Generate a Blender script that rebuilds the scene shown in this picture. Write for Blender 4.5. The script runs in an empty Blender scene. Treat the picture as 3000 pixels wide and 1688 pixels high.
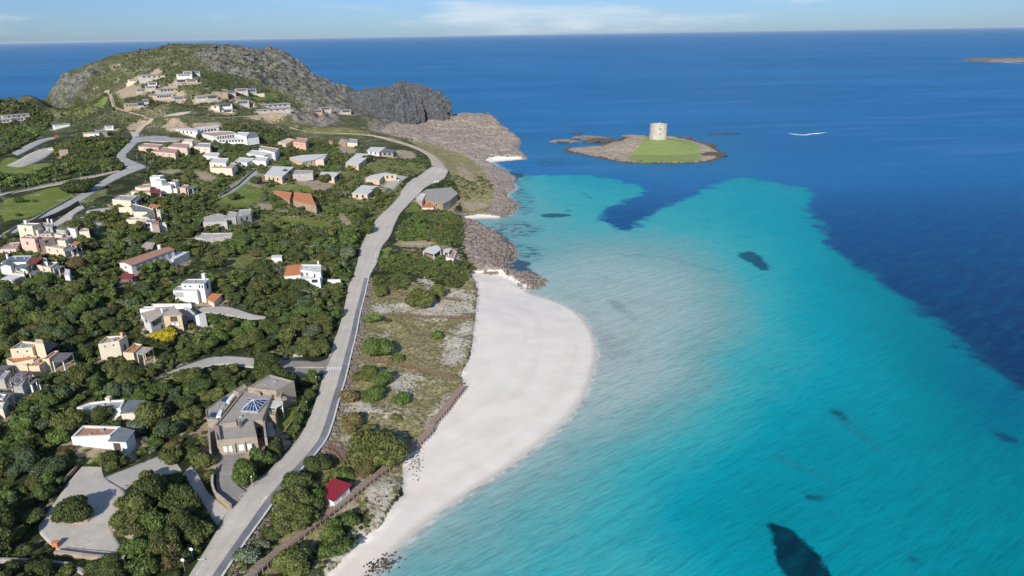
import bpy, bmesh, math, random
import numpy as np
from mathutils import Vector, Matrix
random.seed(7); RNG = np.random.default_rng(7)
SC = bpy.context.scene; COL = SC.collection
# ------------------------------------------------------------------ camera model (photograph is 3000 x 1688)
US = 1.2; F = 2050.0; HC = 100.0*US
TH = math.atan(48/3000); PIT = math.atan(743*math.cos(TH)/F)
_r0 = np.array([1, 0, 0.]); _u0 = np.array([0, math.sin(PIT), math.cos(PIT)]); FW = np.array([0, math.cos(PIT), -math.sin(PIT)])
RV = math.cos(TH)*_r0-math.sin(TH)*_u0; UV = math.sin(TH)*_r0+math.cos(TH)*_u0
CAM = np.array([0, 0, HC])
SUN_AZ = math.radians(189); SUN_EL = math.radians(29)       # towards the sun: behind the camera, a little to the left
def ray(px, py): return FW+RV*(px-1500)/F-UV*(py-844)/F
def P(px, py, z=0.0):
    d = ray(px, py); return CAM+d*((z-HC)/d[2])
def PY(px, py, Y):
    d = ray(px, py); return CAM+d*(Y*US/d[1])
def project(x, y, z):
    q = np.stack([np.asarray(x, float), np.asarray(y, float), np.asarray(z, float)-HC], -1)
    w = q@FW; return 1500+F*(q@RV)/w, 844-F*(q@UV)/w, w
def crop(ox, oy, s):
    return lambda *pts: [(ox+x/s, oy+y/s) for x, y in pts]
Sx = lambda *p: list(p)
V = crop(0, 0, 1/1.165)
c1 = crop(0, 100, 3.433); c2 = crop(700, 100, 3.433); c3 = crop(0, 450, 3.433); c4 = crop(700, 450, 3.433)
c5 = crop(0, 850, 3.433); c6 = crop(700, 850, 3.433); c7 = crop(0, 1266, 3.433); c8 = crop(600, 1266, 3.433)
cA = crop(580, 1080, 5.797); cK = crop(920, 1340, 9.058); cL = crop(0, 600, 5.572); cM = crop(320, 490, 6.9)
cN = crop(400, 790, 6.9); cO = crop(360, 190, 5.795); cT = crop(1640, 340, 5.152); cY = crop(0, 960, 5.175)
# ------------------------------------------------------------------ numpy noise and polygons
def _h(ix, iy, iz, seed):
    n = (ix.astype(np.int64)*374761393+iy.astype(np.int64)*668265263+iz.astype(np.int64)*2147483647+seed*1274126177) & 0xffffffff
    n = ((n ^ (n >> 13))*1274126177) & 0xffffffff
    return ((n ^ (n >> 16)) & 0xffff)/65535.0
def vn(x, y, z=None, seed=0):
    x = np.asarray(x, float); y = np.asarray(y, float); z = np.zeros_like(x) if z is None else np.asarray(z, float)
    ix, iy, iz = np.floor(x), np.floor(y), np.floor(z); fx, fy, fz = x-ix, y-iy, z-iz
    s = lambda t: t*t*(3-2*t)
    fx, fy, fz = s(fx), s(fy), s(fz); r = 0
    for a in (0, 1):
        for b in (0, 1):
            for c in (0, 1):
                w = (fx if a else 1-fx)*(fy if b else 1-fy)*(fz if c else 1-fz)
                r = r+w*_h(ix+a, iy+b, iz+c, seed)
    return r*2-1
def fbm(x, y, z=None, o=4, seed=0, gain=.5):
    r = 0; a = 1; f = 1
    for k in range(o):
        r = r+a*vn(np.asarray(x)*f, np.asarray(y)*f, None if z is None else np.asarray(z)*f, seed+k); a *= gain; f *= 2.03
    return r
def ridged(x, y, z=None, o=4, seed=0):
    r = 0; a = 1; f = 1
    for k in range(o):
        r = r+a*(1-2*np.abs(vn(np.asarray(x)*f, np.asarray(y)*f, None if z is None else np.asarray(z)*f, seed+k))); a *= .5; f *= 2.1
    return r
def sd_poly(X, Y, poly):
    """signed distance, positive inside"""
    poly = np.asarray(poly, float); sh = X.shape; x = X.ravel(); y = Y.ravel()
    d = np.full(x.shape, 1e18); ins = np.zeros(x.shape, bool)
    n = len(poly)
    for i in range(n):
        a = poly[i]; b = poly[(i+1) % n]; e = b-a; L = e@e+1e-12
        t = np.clip(((x-a[0])*e[0]+(y-a[1])*e[1])/L, 0, 1)
        d = np.minimum(d, (x-a[0]-t*e[0])**2+(y-a[1]-t*e[1])**2)
        if a[1] != b[1]:
            c = (a[1] > y) != (b[1] > y)
            ins ^= c & (x < (b[0]-a[0])*(y-a[1])/(b[1]-a[1])+a[0])
    d = np.sqrt(d); return np.where(ins, d, -d).reshape(sh)
def sd_near(X, Y, poly, far=-40.0):
    """sd_poly evaluated only near the polygon"""
    poly = np.asarray(poly, float); out = np.full(X.shape, far)
    m = (X > poly[:, 0].min()+far) & (X < poly[:, 0].max()-far) & (Y > poly[:, 1].min()+far) & (Y < poly[:, 1].max()-far)
    if m.any(): out[m] = sd_poly(X[m], Y[m], poly)
    return out
def sstep(a, b, x):
    t = np.clip((x-a)/(b-a), 0, 1); return t*t*(3-2*t)
def resample(pts, step):
    pts = np.asarray(pts, float); seg = np.linalg.norm(np.diff(pts, axis=0), axis=1); s = np.r_[0, np.cumsum(seg)]
    n = max(2, int(round(s[-1]/step))+1); q = np.linspace(0, s[-1], n)
    return np.stack([np.interp(q, s, pts[:, k]) for k in range(pts.shape[1])], 1)
def smooth_line(p, it=2):
    p = np.asarray(p, float)
    for _ in range(it):
        q = [p[0]]
        for a, b in zip(p[:-1], p[1:]): q += [a*.75+b*.25, a*.25+b*.75]
        q.append(p[-1]); p = np.array(q)
    return p
def smooth_loop(p, it=2):
    p = np.asarray(p, float)
    for _ in range(it):
        n = np.roll(p, -1, axis=0); p = np.stack([p*.75+n*.25, p*.25+n*.75], 1).reshape(-1, p.shape[1])
    return p
# ------------------------------------------------------------------ object helpers
def mesh(name, verts, faces, mats=None, parent=None, smooth=False, mi=None, attrs=None):
    me = bpy.data.meshes.new(name); verts = np.asarray(verts, np.float32).reshape(-1, 3)
    if isinstance(faces, np.ndarray):
        nf, k = faces.shape; me.vertices.add(len(verts)); me.vertices.foreach_set('co', verts.ravel())
        me.loops.add(nf*k); me.loops.foreach_set('vertex_index', faces.ravel().astype(np.int32))
        me.polygons.add(nf); me.polygons.foreach_set('loop_start', np.arange(0, nf*k, k, dtype=np.int32))
        me.update(calc_edges=True)
    else:
        me.from_pydata(verts.tolist(), [], faces)
    if mats is not None:
        for m in (mats if isinstance(mats, (list, tuple)) else [mats]): me.materials.append(m)
    if mi is not None: me.polygons.foreach_set('material_index', np.asarray(mi, np.int32))
    if smooth: me.polygons.foreach_set('use_smooth', np.ones(len(me.polygons), bool))
    for k, a in (attrs or {}).items():
        a = np.asarray(a, np.float32)
        if a.ndim == 1:
            at = me.attributes.new(k, 'FLOAT', 'POINT'); at.data.foreach_set('value', a)
        else:
            at = me.attributes.new(k, 'FLOAT_COLOR', 'POINT'); at.data.foreach_set('color', np.c_[a, np.ones(len(a))].astype(np.float32).ravel())
    me.update(); return link(name, me, parent)
def link(name, me, parent=None):
    o = bpy.data.objects.new(name, me); COL.objects.link(o)
    if parent is not None: o.parent = parent
    return o
def tag(o, label=None, cat=None, group=None, kind=None):
    for k, v in (('label', label), ('category', cat), ('group', group), ('kind', kind)):
        if v: o[k] = v
    return o
def empty(name, loc, label=None, cat=None, group=None, rz=0):
    o = bpy.data.objects.new(name, None); o.empty_display_size = .5; COL.objects.link(o)
    o.location = loc; o.rotation_euler = (0, 0, rz); return tag(o, label, cat, group)
def grid_faces(nx, ny):
    i = np.arange(nx*ny).reshape(ny, nx)
    return np.stack([i[:-1, :-1], i[:-1, 1:], i[1:, 1:], i[1:, :-1]], -1).reshape(-1, 4)
class MB:
    def __init__(s): s.v = []; s.f = []
    def add(s, v, f):
        n = len(s.v); s.v += [tuple(map(float, p)) for p in v]; s.f += [tuple(i+n for i in q) for q in f]; return s
    def box(s, c, size, rz=0, rx=0, ry=0):
        M = Matrix.Rotation(rz, 3, 'Z')@Matrix.Rotation(ry, 3, 'Y')@Matrix.Rotation(rx, 3, 'X'); v = []
        for z in (-.5, .5):
            for x, y in ((-.5, -.5), (.5, -.5), (.5, .5), (-.5, .5)):
                v.append(Vector(c)+M@Vector((x*size[0], y*size[1], z*size[2])))
        return s.add(v, [(3, 2, 1, 0), (4, 5, 6, 7), (0, 1, 5, 4), (1, 2, 6, 5), (2, 3, 7, 6), (3, 0, 4, 7)])
    def prism(s, poly, z0, z1):
        n = len(poly); a = 0
        for i in range(n): a += poly[i][0]*poly[(i+1) % n][1]-poly[(i+1) % n][0]*poly[i][1]
        if a < 0: poly = list(poly)[::-1]
        z1 = z1 if hasattr(z1, '__len__') else [z1]*n
        v = [(p[0], p[1], z0) for p in poly]+[(p[0], p[1], z) for p, z in zip(poly, z1)]
        f = [tuple(range(n-1, -1, -1)), tuple(range(n, 2*n))]+[(i, (i+1) % n, n+(i+1) % n, n+i) for i in range(n)]
        return s.add(v, f)
    def tube(s, a, b, ra, rb=None, n=8, caps=True):
        rb = ra if rb is None else rb; a = Vector(a); b = Vector(b); d = (b-a).normalized()
        u = d.orthogonal().normalized(); w = d.cross(u); v = []
        for c, r in ((a, ra), (b, rb)):
            for i in range(n):
                t = 2*math.pi*i/n; v.append(c+(u*math.cos(t)+w*math.sin(t))*r)
        f = [(i, (i+1) % n, n+(i+1) % n, n+i) for i in range(n)]
        if caps: f += [tuple(range(n-1, -1, -1)), tuple(range(n, 2*n))]
        return s.add(v, f)
    def lathe(s, c, prof, n=24):
        k0 = len(s.v); v = []; f = []
        for r, z in prof:
            for i in range(n):
                t = 2*math.pi*i/n; v.append((c[0]+r*math.cos(t), c[1]+r*math.sin(t), c[2]+z))
        for j in range(len(prof)-1):
            for i in range(n): f.append((j*n+i, j*n+(i+1) % n, (j+1)*n+(i+1) % n, (j+1)*n+i))
        f += [tuple(range(n-1, -1, -1)), tuple(range((len(prof)-1)*n, len(prof)*n))]
        return s.add(v, f)
    def build(s, name, mat, parent=None, smooth=False):
        return mesh(name, s.v, s.f, mat, parent, smooth)
# ------------------------------------------------------------------ materials
class NT:
    def __init__(s, name):
        s.m = bpy.data.materials.new(name); s.m.use_nodes = True; s.t = s.m.node_tree; s.t.nodes.clear()
        s.out = s.n('ShaderNodeOutputMaterial'); s.b = s.n('ShaderNodeBsdfPrincipled'); s.l(s.b.outputs[0], s.out.inputs[0])
    def n(s, t, **k):
        n = s.t.nodes.new(t)
        for a, v in k.items(): setattr(n, a, v)
        return n
    def l(s, a, b): s.t.links.new(a, b)
    def inp(s, sock, v):
        if hasattr(v, 'is_output') or isinstance(v, bpy.types.NodeSocket): s.l(v, sock)
        else: sock.default_value = v
    def noise(s, scale, detail=4, rough=.55, vec=None, dist=0.0):
        n = s.n('ShaderNodeTexNoise'); n.inputs['Scale'].default_value = scale; n.inputs['Detail'].default_value = detail
        n.inputs['Roughness'].default_value = rough; n.inputs['Distortion'].default_value = dist
        s.l(vec if vec is not None else s.pos(), n.inputs['Vector']); return n.outputs['Fac']
    def pos(s):
        if not hasattr(s, '_p'): s._p = s.n('ShaderNodeNewGeometry').outputs['Position']
        return s._p
    def attr(s, name, col=False):
        a = s.n('ShaderNodeAttribute'); a.attribute_name = name; return a.outputs['Color' if col else 'Fac']
    def math(s, op, a, b=0.0, c=None, clamp=False):
        n = s.n('ShaderNodeMath', operation=op); n.use_clamp = clamp
        s.inp(n.inputs[0], a); s.inp(n.inputs[1], b)
        if c is not None: s.inp(n.inputs[2], c)
        return n.outputs[0]
    def remap(s, v, a, b, c=0.0, d=1.0, smooth=True):
        n = s.n('ShaderNodeMapRange'); n.interpolation_type = 'SMOOTHSTEP' if smooth else 'LINEAR'
        s.inp(n.inputs[0], v)
        for i, q in enumerate((a, b, c, d)): s.inp(n.inputs[i+1], q)
        return n.outputs[0]
    def mix(s, f, a, b, mode='MIX'):
        n = s.n('ShaderNodeMix', data_type='RGBA', blend_type=mode); n.clamp_factor = True
        s.inp(n.inputs[0], f)
        for k, q in ((6, a), (7, b)):
            s.inp(n.inputs[k], q if hasattr(q, 'is_output') else (*q[:3], 1.0))
        return n.outputs[2]
    def ramp(s, f, stops):
        n = s.n('ShaderNodeValToRGB'); e = n.color_ramp.elements; s.inp(n.inputs[0], f)
        while len(e) < len(stops): e.new(.5)
        for q, (p, c) in zip(e, stops): q.position = p; q.color = (*c, 1) if len(c) == 3 else c
        return n.outputs[0]
    def bump(s, h, strength=.5, dist=1.0, normal=None):
        n = s.n('ShaderNodeBump'); n.inputs['Strength'].default_value = strength; n.inputs['Distance'].default_value = dist
        s.l(h, n.inputs['Height'])
        if normal is not None: s.l(normal, n.inputs['Normal'])
        return n.outputs[0]
    def mapped(s, vec, sx, sy, sz, rz=0.0):
        n = s.n('ShaderNodeMapping'); n.inputs['Scale'].default_value = (sx, sy, sz); n.inputs['Rotation'].default_value = (0, 0, rz)
        s.l(vec, n.inputs['Vector']); return n.outputs[0]
    def rotmap(s, vec, ang, sx, sy):
        """coordinates along and across a direction on the ground, stretched separately"""
        return s.mapped(s.mapped(vec, 1, 1, 1, -ang), sx, sy, 1)
    def fin(s, col, rough=.8, spec=.3, normal=None, **k):
        s.inp(s.b.inputs['Base Color'], col if hasattr(col, 'is_output') else (*col, 1)); s.inp(s.b.inputs['Roughness'], rough)
        s.inp(s.b.inputs['Specular IOR Level'], spec)
        if normal is not None: s.l(normal, s.b.inputs['Normal'])
        for a, v in k.items(): s.inp(s.b.inputs[a.replace('_', ' ')], v)
        return s.m
def plaster(name, c, var=.12, dirt=.25):
    t = NT(name); n1 = t.noise(.35, 5, .6); n2 = t.noise(2.3, 4, .65)
    a = t.mix(t.remap(n1, .35, .7), c, [x*(1-var) for x in c])
    a = t.mix(t.math('MULTIPLY', t.remap(n2, .5, .8), dirt), a, (c[0]*.62, c[1]*.6, c[2]*.55))
    return t.fin(a, .85, .2, t.bump(n2, .15, .05))
def roofmat(name, c, c2=None, rough=.8, streak=0):
    t = NT(name); n1 = t.noise(.5, 6, .65); n2 = t.noise(3.0, 3, .6)
    c2 = c2 or [x*.7 for x in c]; a = t.mix(t.remap(n1, .35, .68), c, c2); a = t.mix(t.math('MULTIPLY', t.remap(n2, .45, .75), .35), a, [x*.55 for x in c])
    nm = t.bump(n2, .3, .05)
    if streak:
        w = t.n('ShaderNodeTexWave'); w.inputs['Scale'].default_value = streak; w.inputs['Distortion'].default_value = .6
        t.l(t.pos(), w.inputs['Vector']); a = t.mix(t.math('MULTIPLY', w.outputs['Fac'], .45), a, [x*.6 for x in c]); nm = t.bump(w.outputs['Fac'], .4, .08, nm)
    return t.fin(a, rough, .25, nm)
def stone(name, c, c2, scale=1.2):
    t = NT(name); v = t.n('ShaderNodeTexVoronoi'); v.inputs['Scale'].default_value = scale; t.l(t.pos(), v.inputs['Vector'])
    n = t.noise(scale*2.5, 5, .7); sep = t.n('ShaderNodeSeparateColor'); t.l(v.outputs['Color'], sep.inputs[0])
    a = t.mix(sep.outputs[0], c, c2); a = t.mix(t.math('MULTIPLY', t.remap(n, .45, .75), .5), a, [x*.5 for x in c])
    return t.fin(a, .9, .2, t.bump(t.math('ADD', v.outputs['Distance'], n), .5, .1))
def flat(name, c, rough=.6, spec=.4, var=.15, **k):
    t = NT(name); n = t.noise(1.7, 4, .6); return t.fin(t.mix(t.remap(n, .35, .7), c, [x*(1-var) for x in c]), rough, spec, None, **k)
M = {}
M['white'] = plaster('white_plaster', (.69, .685, .66), .08, .22)
M['cream'] = plaster('cream_plaster', (.67, .585, .455), .08, .18)
M['yellow'] = plaster('yellow_plaster', (.64, .53, .365), .1, .2)
M['ochre'] = plaster('ochre_plaster', (.57, .465, .31), .1, .2)
M['pink'] = plaster('pink_plaster', (.62, .48, .40), .1, .2)
M['salmon'] = plaster('salmon_plaster', (.62, .40, .29), .1, .2)
M['stone'] = stone('dressed_stone', (.36, .30, .235), (.29, .25, .20), .9)
M['greystone'] = stone('grey_stone', (.48, .45, .405), (.37, .35, .32), .7)
M['tanstone'] = stone('tan_stone', (.40, .31, .21), (.33, .25, .17), .8)
M['wallstone'] = stone('wall_stone', (.44, .41, .36), (.25, .24, .22), 1.6)
M['roof_grey'] = roofmat('grey_roof', (.40, .40, .40)); M['roof_white'] = roofmat('white_roof', (.66, .65, .62), (.54, .53, .50))
M['roof_slate'] = roofmat('slate_roof', (.20, .23, .25), streak=1.2); M['roof_beige'] = roofmat('beige_roof', (.46, .40, .33))
M['roof_terra'] = roofmat('terracotta_roof', (.64, .255, .115), (.54, .20, .09), streak=1.6)
M['roof_brown'] = roofmat('brown_tile_roof', (.46, .25, .16), (.39, .21, .135), streak=1.6)
M['roof_pink'] = roofmat('pink_roof', (.50, .33, .27)); M['terrace'] = roofmat('clay_terrace', (.55, .22, .10))
M['roof_stone'] = roofmat('stone_slab_roof', (.37, .335, .29), (.30, .28, .255))
M['maroon'] = roofmat('maroon_awning', (.27, .055, .055)); M['red'] = flat('red_sheet_roof', (.27, .02, .03), .45, .4, .12)
M['glass'] = flat('window_glass', (.03, .045, .06), .12, .6, .3); M['blueglass'] = flat('blue_glass', (.03, .065, .15), .15, .7, .4)
M['frame'] = flat('window_frame', (.5, .47, .42)); M['darkwood'] = flat('dark_timber', (.09, .065, .05), .8)
M['wood'] = flat('weathered_timber', (.33, .245, .20), .85, .2, .35); M['rustwood'] = flat('rust_brown_timber', (.27, .18, .13), .85, .2, .4)
M['slat'] = roofmat('slatted_canopy', (.21, .20, .21), streak=2.2); M['whitepaint'] = flat('white_paint', (.8, .8, .78), .5)
M['metal'] = flat('grey_metal', (.35, .36, .37), .45, .5, .1); M['darkmetal'] = flat('dark_metal', (.05, .055, .06), .5)
M['yellowpaint'] = flat('yellow_paint', (.75, .62, .04)); M['bluepaint'] = flat('dark_blue_paint', (.045, .05, .13))
M['solar'] = flat('solar_panel', (.10, .14, .20), .25, .6, .3); M['bark'] = flat('bark', (.10, .075, .055), .9, .1, .4)
M['palmbark'] = flat('palm_bark', (.36, .27, .17), .9, .1, .4); M['tyre'] = flat('tyre_rubber', (.02, .02, .02), .8)
M['carpaint'] = flat('white_car_paint', (.8, .8, .8), .25, .6, .03); M['redlamp'] = flat('red_lamp', (.4, .02, .02), .3)
M['rope'] = flat('grey_rope', (.35, .31, .26), .9)
# ================================================================== TERRAIN HEIGHTS
def cpz(px, py, z): return P(px, py, z*US)
CP = [cpz(*a) for a in [
 (620,1688,6),(0,1688,11),(300,1688,8.5),(300,1400,9.8),(0,1300,14),(150,1500,10.5),(460,1480,8.7),(560,1400,8),
 (640,1490,6.5),(880,1275,6),(700,1330,7.5),(600,1150,9.5),(400,1050,12.5),(100,1050,16),(800,1130,7),(975,1090,6),(900,900,8),(1030,900,6.2),
 (700,900,10.5),(500,880,14),(200,880,18),(0,850,20),(0,700,22.5),(200,720,20),(440,760,16),(650,750,13),(850,780,10),(1060,800,6.5),(1090,720,6.8),
 (1110,670,7),(1160,610,7.2),(1230,540,7.5),(1290,490,7.5),(1000,650,9),(800,650,12.5),(600,650,16),(400,640,19.5),(200,650,22),(0,640,24),(250,590,24),
 (420,480,27),(500,540,22.5),(620,480,22),(750,540,17),(900,580,12.5),(1050,560,9.5),(1150,500,8.5),(1250,440,8.5),(1120,405,11),(1000,400,13.5),(850,390,17),
 (870,440,16),(700,450,20),(600,430,23),(1000,470,12.5),(100,560,25),(0,480,27),(200,450,27.5),(60,400,28),(200,400,29),(300,420,28.5),(0,340,34),
 (150,330,33),(250,350,33),(380,390,29),(430,360,34),(520,330,38),(620,340,36),(750,330,34),(850,310,33),(980,330,25),(1100,350,17),(1030,360,19),(900,350,24),
 (700,370,28),(560,390,27),(350,330,42),(330,270,52),(430,290,50),(420,240,62),(550,235,64),(500,290,51),(640,290,48),(720,280,48),(800,320,37),(650,230,61),
 (750,230,58),(850,260,46),(950,300,33),
 (1150,371,12),(1185,366,9),(1240,352,8),(1110,363,14),(1250,380,9),(1350,370,7.5),(1440,345,10),(1300,345,13),(1400,420,5.5),(1480,430,2.5),(1300,440,7),(1380,510,3.5),(1330,580,5),(1420,580,3),
 (1380,620,2),(1250,640,6),(1380,680,3),(1300,720,5.5),(1200,760,6),(1150,800,5.5),(1200,850,4.5),(1370,850,3.0),(1120,900,5.2),(1350,1000,2.8),(1200,1000,4),
 (1100,1080,5),(1330,1130,2.6),(1250,1230,2.6),(1080,1230,4.6),(1180,1350,2.4),(1000,1400,4.6),(1050,1530,2.6),(850,1560,4.8),(800,1688,4.8),(950,1670,2.4)]]
RIDGE = [PY(*a) for a in [(60,299,720),(0,296,715),(100,296,845),(112,287,860),(150,260,880),(190,230,900),(250,195,950),(330,165,980),(420,150,1000),(520,131,1030),(575,139,1035),(620,149,1040),(700,148,1030),
 (780,154,1005),(810,163,1000),(850,170,990),(892,202,980),(925,238,965),(970,242,960),(1010,261,950),(1060,272,940),(1440,336,860),(1340,337,870),(1250,350,870)]]
LOW = [np.array([x*US, y*US, z*US]) for x, y, z in [(-120,840,8),(-140,860,8),(-110,890,4),(-95,880,5),(-140,905,6)]]
CP += RIDGE+LOW
for q in RIDGE:                                       # the ground falls away behind the skyline
    CP.append(np.array([q[0]*1.06, q[1]+95, q[2]*.45-4])); CP.append(np.array([q[0]*1.1, q[1]+200, -14]))
for x, y, z in [(-200,60,16),(-330,150,22),(-420,300,30),(-560,450,36),(-700,560,38),(-140,20,12),(-60,30,7)]: CP.append(np.array([x*US, y*US, z*US]))
CP = np.array(CP); _c2 = 18.0**2
_K = np.sqrt(((CP[:, None, :2]-CP[None, :, :2])**2).sum(-1)+_c2)
_Q = np.c_[np.ones(len(CP)), CP[:, :2]/500]
_A = np.block([[_K-np.eye(len(CP))*2.0, _Q], [_Q.T, np.zeros((3, 3))]])
_wt = np.linalg.solve(_A, np.r_[CP[:, 2], 0, 0, 0])
def rbf(x, y):
    r = _wt[-3]+_wt[-2]*x/500+_wt[-1]*y/500
    for w, c in zip(_wt, CP): r = r+w*np.sqrt((x-c[0])**2+(y-c[1])**2+_c2)
    return r
_coast = [P(*q)[:2] for q in V((930,1449),(960,1425),(1000,1380),(1080,1310),(1180,1240),(1290,1170),(1380,1100),(1440,1045),(1478,985),(1498,920),(1503,870),(1482,815),(1440,775),(1390,754),(1345,742),(1322,733),
 (1345,722),(1366,706),(1345,692),(1300,688),(1268,675),(1278,655),(1292,633),(1270,610),(1240,585),(1212,570),(1172,553),(1215,549),(1255,550),(1290,535),(1296,512),(1268,490),(1300,474),(1285,458),
 (1300,446),(1262,432),(1232,420),(1212,410),(1265,406),(1305,402),(1330,400),(1312,386),(1300,372),(1312,356),(1292,342),(1262,322),(1246,306))]
_coast = list(smooth_line(_coast, 1))
_back = [(-20,890),(-45,925),(-62,965),(-110,1000),(-200,1030),(-300,1075),(-420,1120),(-520,1095),(-590,1010),(-615,920),(-600,850),(-570,800),(-640,780),(-800,800),(-1050,700),(-1050,30),(-200,20),(-42,60),(-33,95)]
COAST = np.array([tuple(q) for q in _coast]+[(x*US, y*US) for x, y in _back])
_sand = V((1180,682),(1202,730),(1197,790),(1192,840),(1184,900),(1160,950),(1168,985),(1130,1030),(1090,1080),(1050,1125),(1012,1168),(1012,1240),(962,1312),(900,1362),(852,1412),(815,1449),(790,1480),(930,1500),(1500,1380),(1620,900),(1560,700),(1370,725),(1320,712),(1275,694),(1262,684))
SAND = np.array([P(x, y, 1.6)[:2] for x, y in _sand])
# ------------------------------------------------------------------ uneven grid, finest near the beach
def spaced(*segs):
    out = []
    for a, b, s in segs: out += list(np.arange(a, b, s))
    return np.array(out+[segs[-1][1]])
GX = spaced((-1300,-760,7),(-760,-190,2.2),(-190,150,1.15)); GY = spaced((30,75,2.5),(75,450,1.15),(450,800,1.8),(800,1420,2.4))
XX, YY = np.meshgrid(GX, GY)
SDC = sd_poly(XX, YY, COAST); SDS = sd_near(XX, YY, SAND)
ZB = rbf(XX, YY)
_wx = XX+6*fbm(XX/30, YY/30, o=3, seed=50); _wy = YY+6*fbm(XX/30, YY/30, o=3, seed=60)
_cove = np.zeros_like(XX)
for q in ([(1362,638),(1400,632),(1466,634),(1462,641),(1395,646),(1366,648)],[(1415,477),(1442,468),(1528,463),(1526,469),(1450,479)]):
    _cove = np.maximum(_cove, sstep(-4, 3, sd_near(XX, YY, np.array([P(x, y, .4)[:2] for x, y in q]))))
def base_height():
    pl = sstep(560, 680, YY); sdw = SDC+pl*(5*ridged(_wx/24, _wy/24, o=3, seed=44)-1.5); rocky = np.minimum(ZB, .25+.62*np.maximum(sdw, 0)+(.35+.8*pl)*np.maximum(sdw-6, 0))
    beach = .02+np.minimum(.055*np.maximum(SDC, 0), 2.1)+.04*fbm(XX/6, YY/6, o=3, seed=3)
    ws = np.maximum(sstep(-.9, .6, SDS+.9*fbm(XX/5, YY/5, o=2, seed=8)), _cove)
    h = rocky*(1-ws)+beach*ws
    return np.where(SDC > 0, h, np.maximum(.25*SDC, -8)-.15*(1-ws))
ZT = base_height()
def zbil(Z, x, y):
    x = np.asarray(x, float); y = np.asarray(y, float)
    i = np.clip(np.searchsorted(GX, x)-1, 0, len(GX)-2); j = np.clip(np.searchsorted(GY, y)-1, 0, len(GY)-2)
    fx = np.clip((x-GX[i])/(GX[i+1]-GX[i]), 0, 1); fy = np.clip((y-GY[j])/(GY[j+1]-GY[j]), 0, 1)
    return (Z[j, i]*(1-fx)+Z[j, i+1]*fx)*(1-fy)+(Z[j+1, i]*(1-fx)+Z[j+1, i+1]*fx)*fy
def hz(x, y): return zbil(ZT, x, y)
_tt = np.concatenate([np.arange(70, 500, 1.0), np.arange(500, 1700, 2.0)])
def T(px, py):
    """where the line of sight through a photograph pixel meets the ground"""
    d = ray(px, py); q = CAM[None]+d[None]*_tt[:, None]; e = q[:, 2]-np.maximum(hz(q[:, 0], q[:, 1]), 0)
    k = np.argmax(e < 0)
    if e[k] >= 0: return P(px, py, 0)
    if k == 0: return q[0]
    f = e[k-1]/(e[k-1]-e[k]); return q[k-1]*(1-f)+q[k]*f
def TW(pts): return np.array([T(*q) for q in pts])
def polyW(pts, it=1): return smooth_loop(TW(pts)[:, :2], it) if it else TW(pts)[:, :2]
# ------------------------------------------------------------------ ground cover regions, traced on the ground
def region(polys, it=1): return [polyW(q, it) for q in polys]
ROCK = region([
 [(560,150),(700,146),(800,160),(860,172),(900,213),(960,245),(1050,275),(1110,300),(1100,345),(980,335),(900,315),(860,290),(800,262),(730,240),(640,215),(590,182)],
 [(118,292),(190,235),(270,200),(330,192),(262,240),(250,290),(200,312),(140,312)],
 [(1060,372),(1110,345),(1300,340),(1436,338),(1560,400),(1560,470),(1490,480),(1530,560),(1540,650),(1400,650),(1440,610),(1450,560),(1445,545),(1410,485),(1330,442),(1220,412),(1150,402)],
 [(1340,640),(1420,655),(1515,720),(1515,765),(1480,805),(1385,795),(1362,730)],
 [(1485,802),(1570,800),(1600,828),(1540,858),(1490,832)],
 [(820,320),(900,325),(1000,340),(990,365),(900,372),(830,350)]])
LAWN = region([cA((1800,420),(1830,440),(1620,880),(1450,1100),(1310,1100),(1260,880),(1430,640),(1500,480)),
 [(650,582),(700,540),(745,545),(775,565),(750,587),(723,607),(690,607),(645,592)],[(773,560),(834,537),(904,546),(933,561),(863,558)],
 [(815,635),(880,640),(970,650),(960,668),(860,660)],[(0,585),(60,575),(130,555),(190,545),(215,575),(205,585),(130,625),(60,640),(0,650)],
 [(0,468),(52,458),(55,485),(160,475),(150,485),(90,513),(0,515)],[(274,712),(306,695),(326,706),(291,718)],[(253,747),(291,730),(332,735),(329,747)],
 [(726,263),(816,269),(811,289),(758,298),(738,286)],[(1355,446),(1428,450),(1395,472),(1364,464)],[(1178,628),(1213,590),(1239,610),(1213,625)],
 [(1122,727),(1146,727),(1137,759),(1119,759)],[(268,315),(306,285),(320,292),(309,312)],[(329,517),(384,508),(350,522)],c7((560,1290),(830,1310),(850,1370),(700,1330)),
 c8((1500,700),(1560,690),(1590,740),(1480,820),(1400,830)),c8((1880,370),(1960,350),(1970,440),(1900,430)),c7((870,260),(960,190),(1040,230),(1020,300),(870,310))])
MEAD = region([[(330,590),(560,570),(640,650),(800,690),(1000,700),(1020,780),(850,830),(600,760),(330,720),(250,660)],[(445,475),(620,430),(1000,440),(1130,480),(1195,545),(1130,618),(1000,690),(840,690),(700,640),(590,580)],[(860,374),(1000,373),(1080,386),(1090,398),(900,396)],[(1090,480),(1130,462),(1250,480),(1240,500),(1170,530),(1100,510)],
 c1((520,660),(700,650),(900,720),(1000,790),(700,830),(520,860)),c2((250,830),(700,800),(720,870),(300,890)),
 [(1330,560),(1400,540),(1440,580),(1420,610),(1350,620)],[(700,610),(830,600),(960,640),(1000,690),(880,690),(760,660)],
 [(100,560),(270,530),(330,560),(250,600),(150,600)],[(560,720),(700,700),(740,760),(640,790)]])
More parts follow.
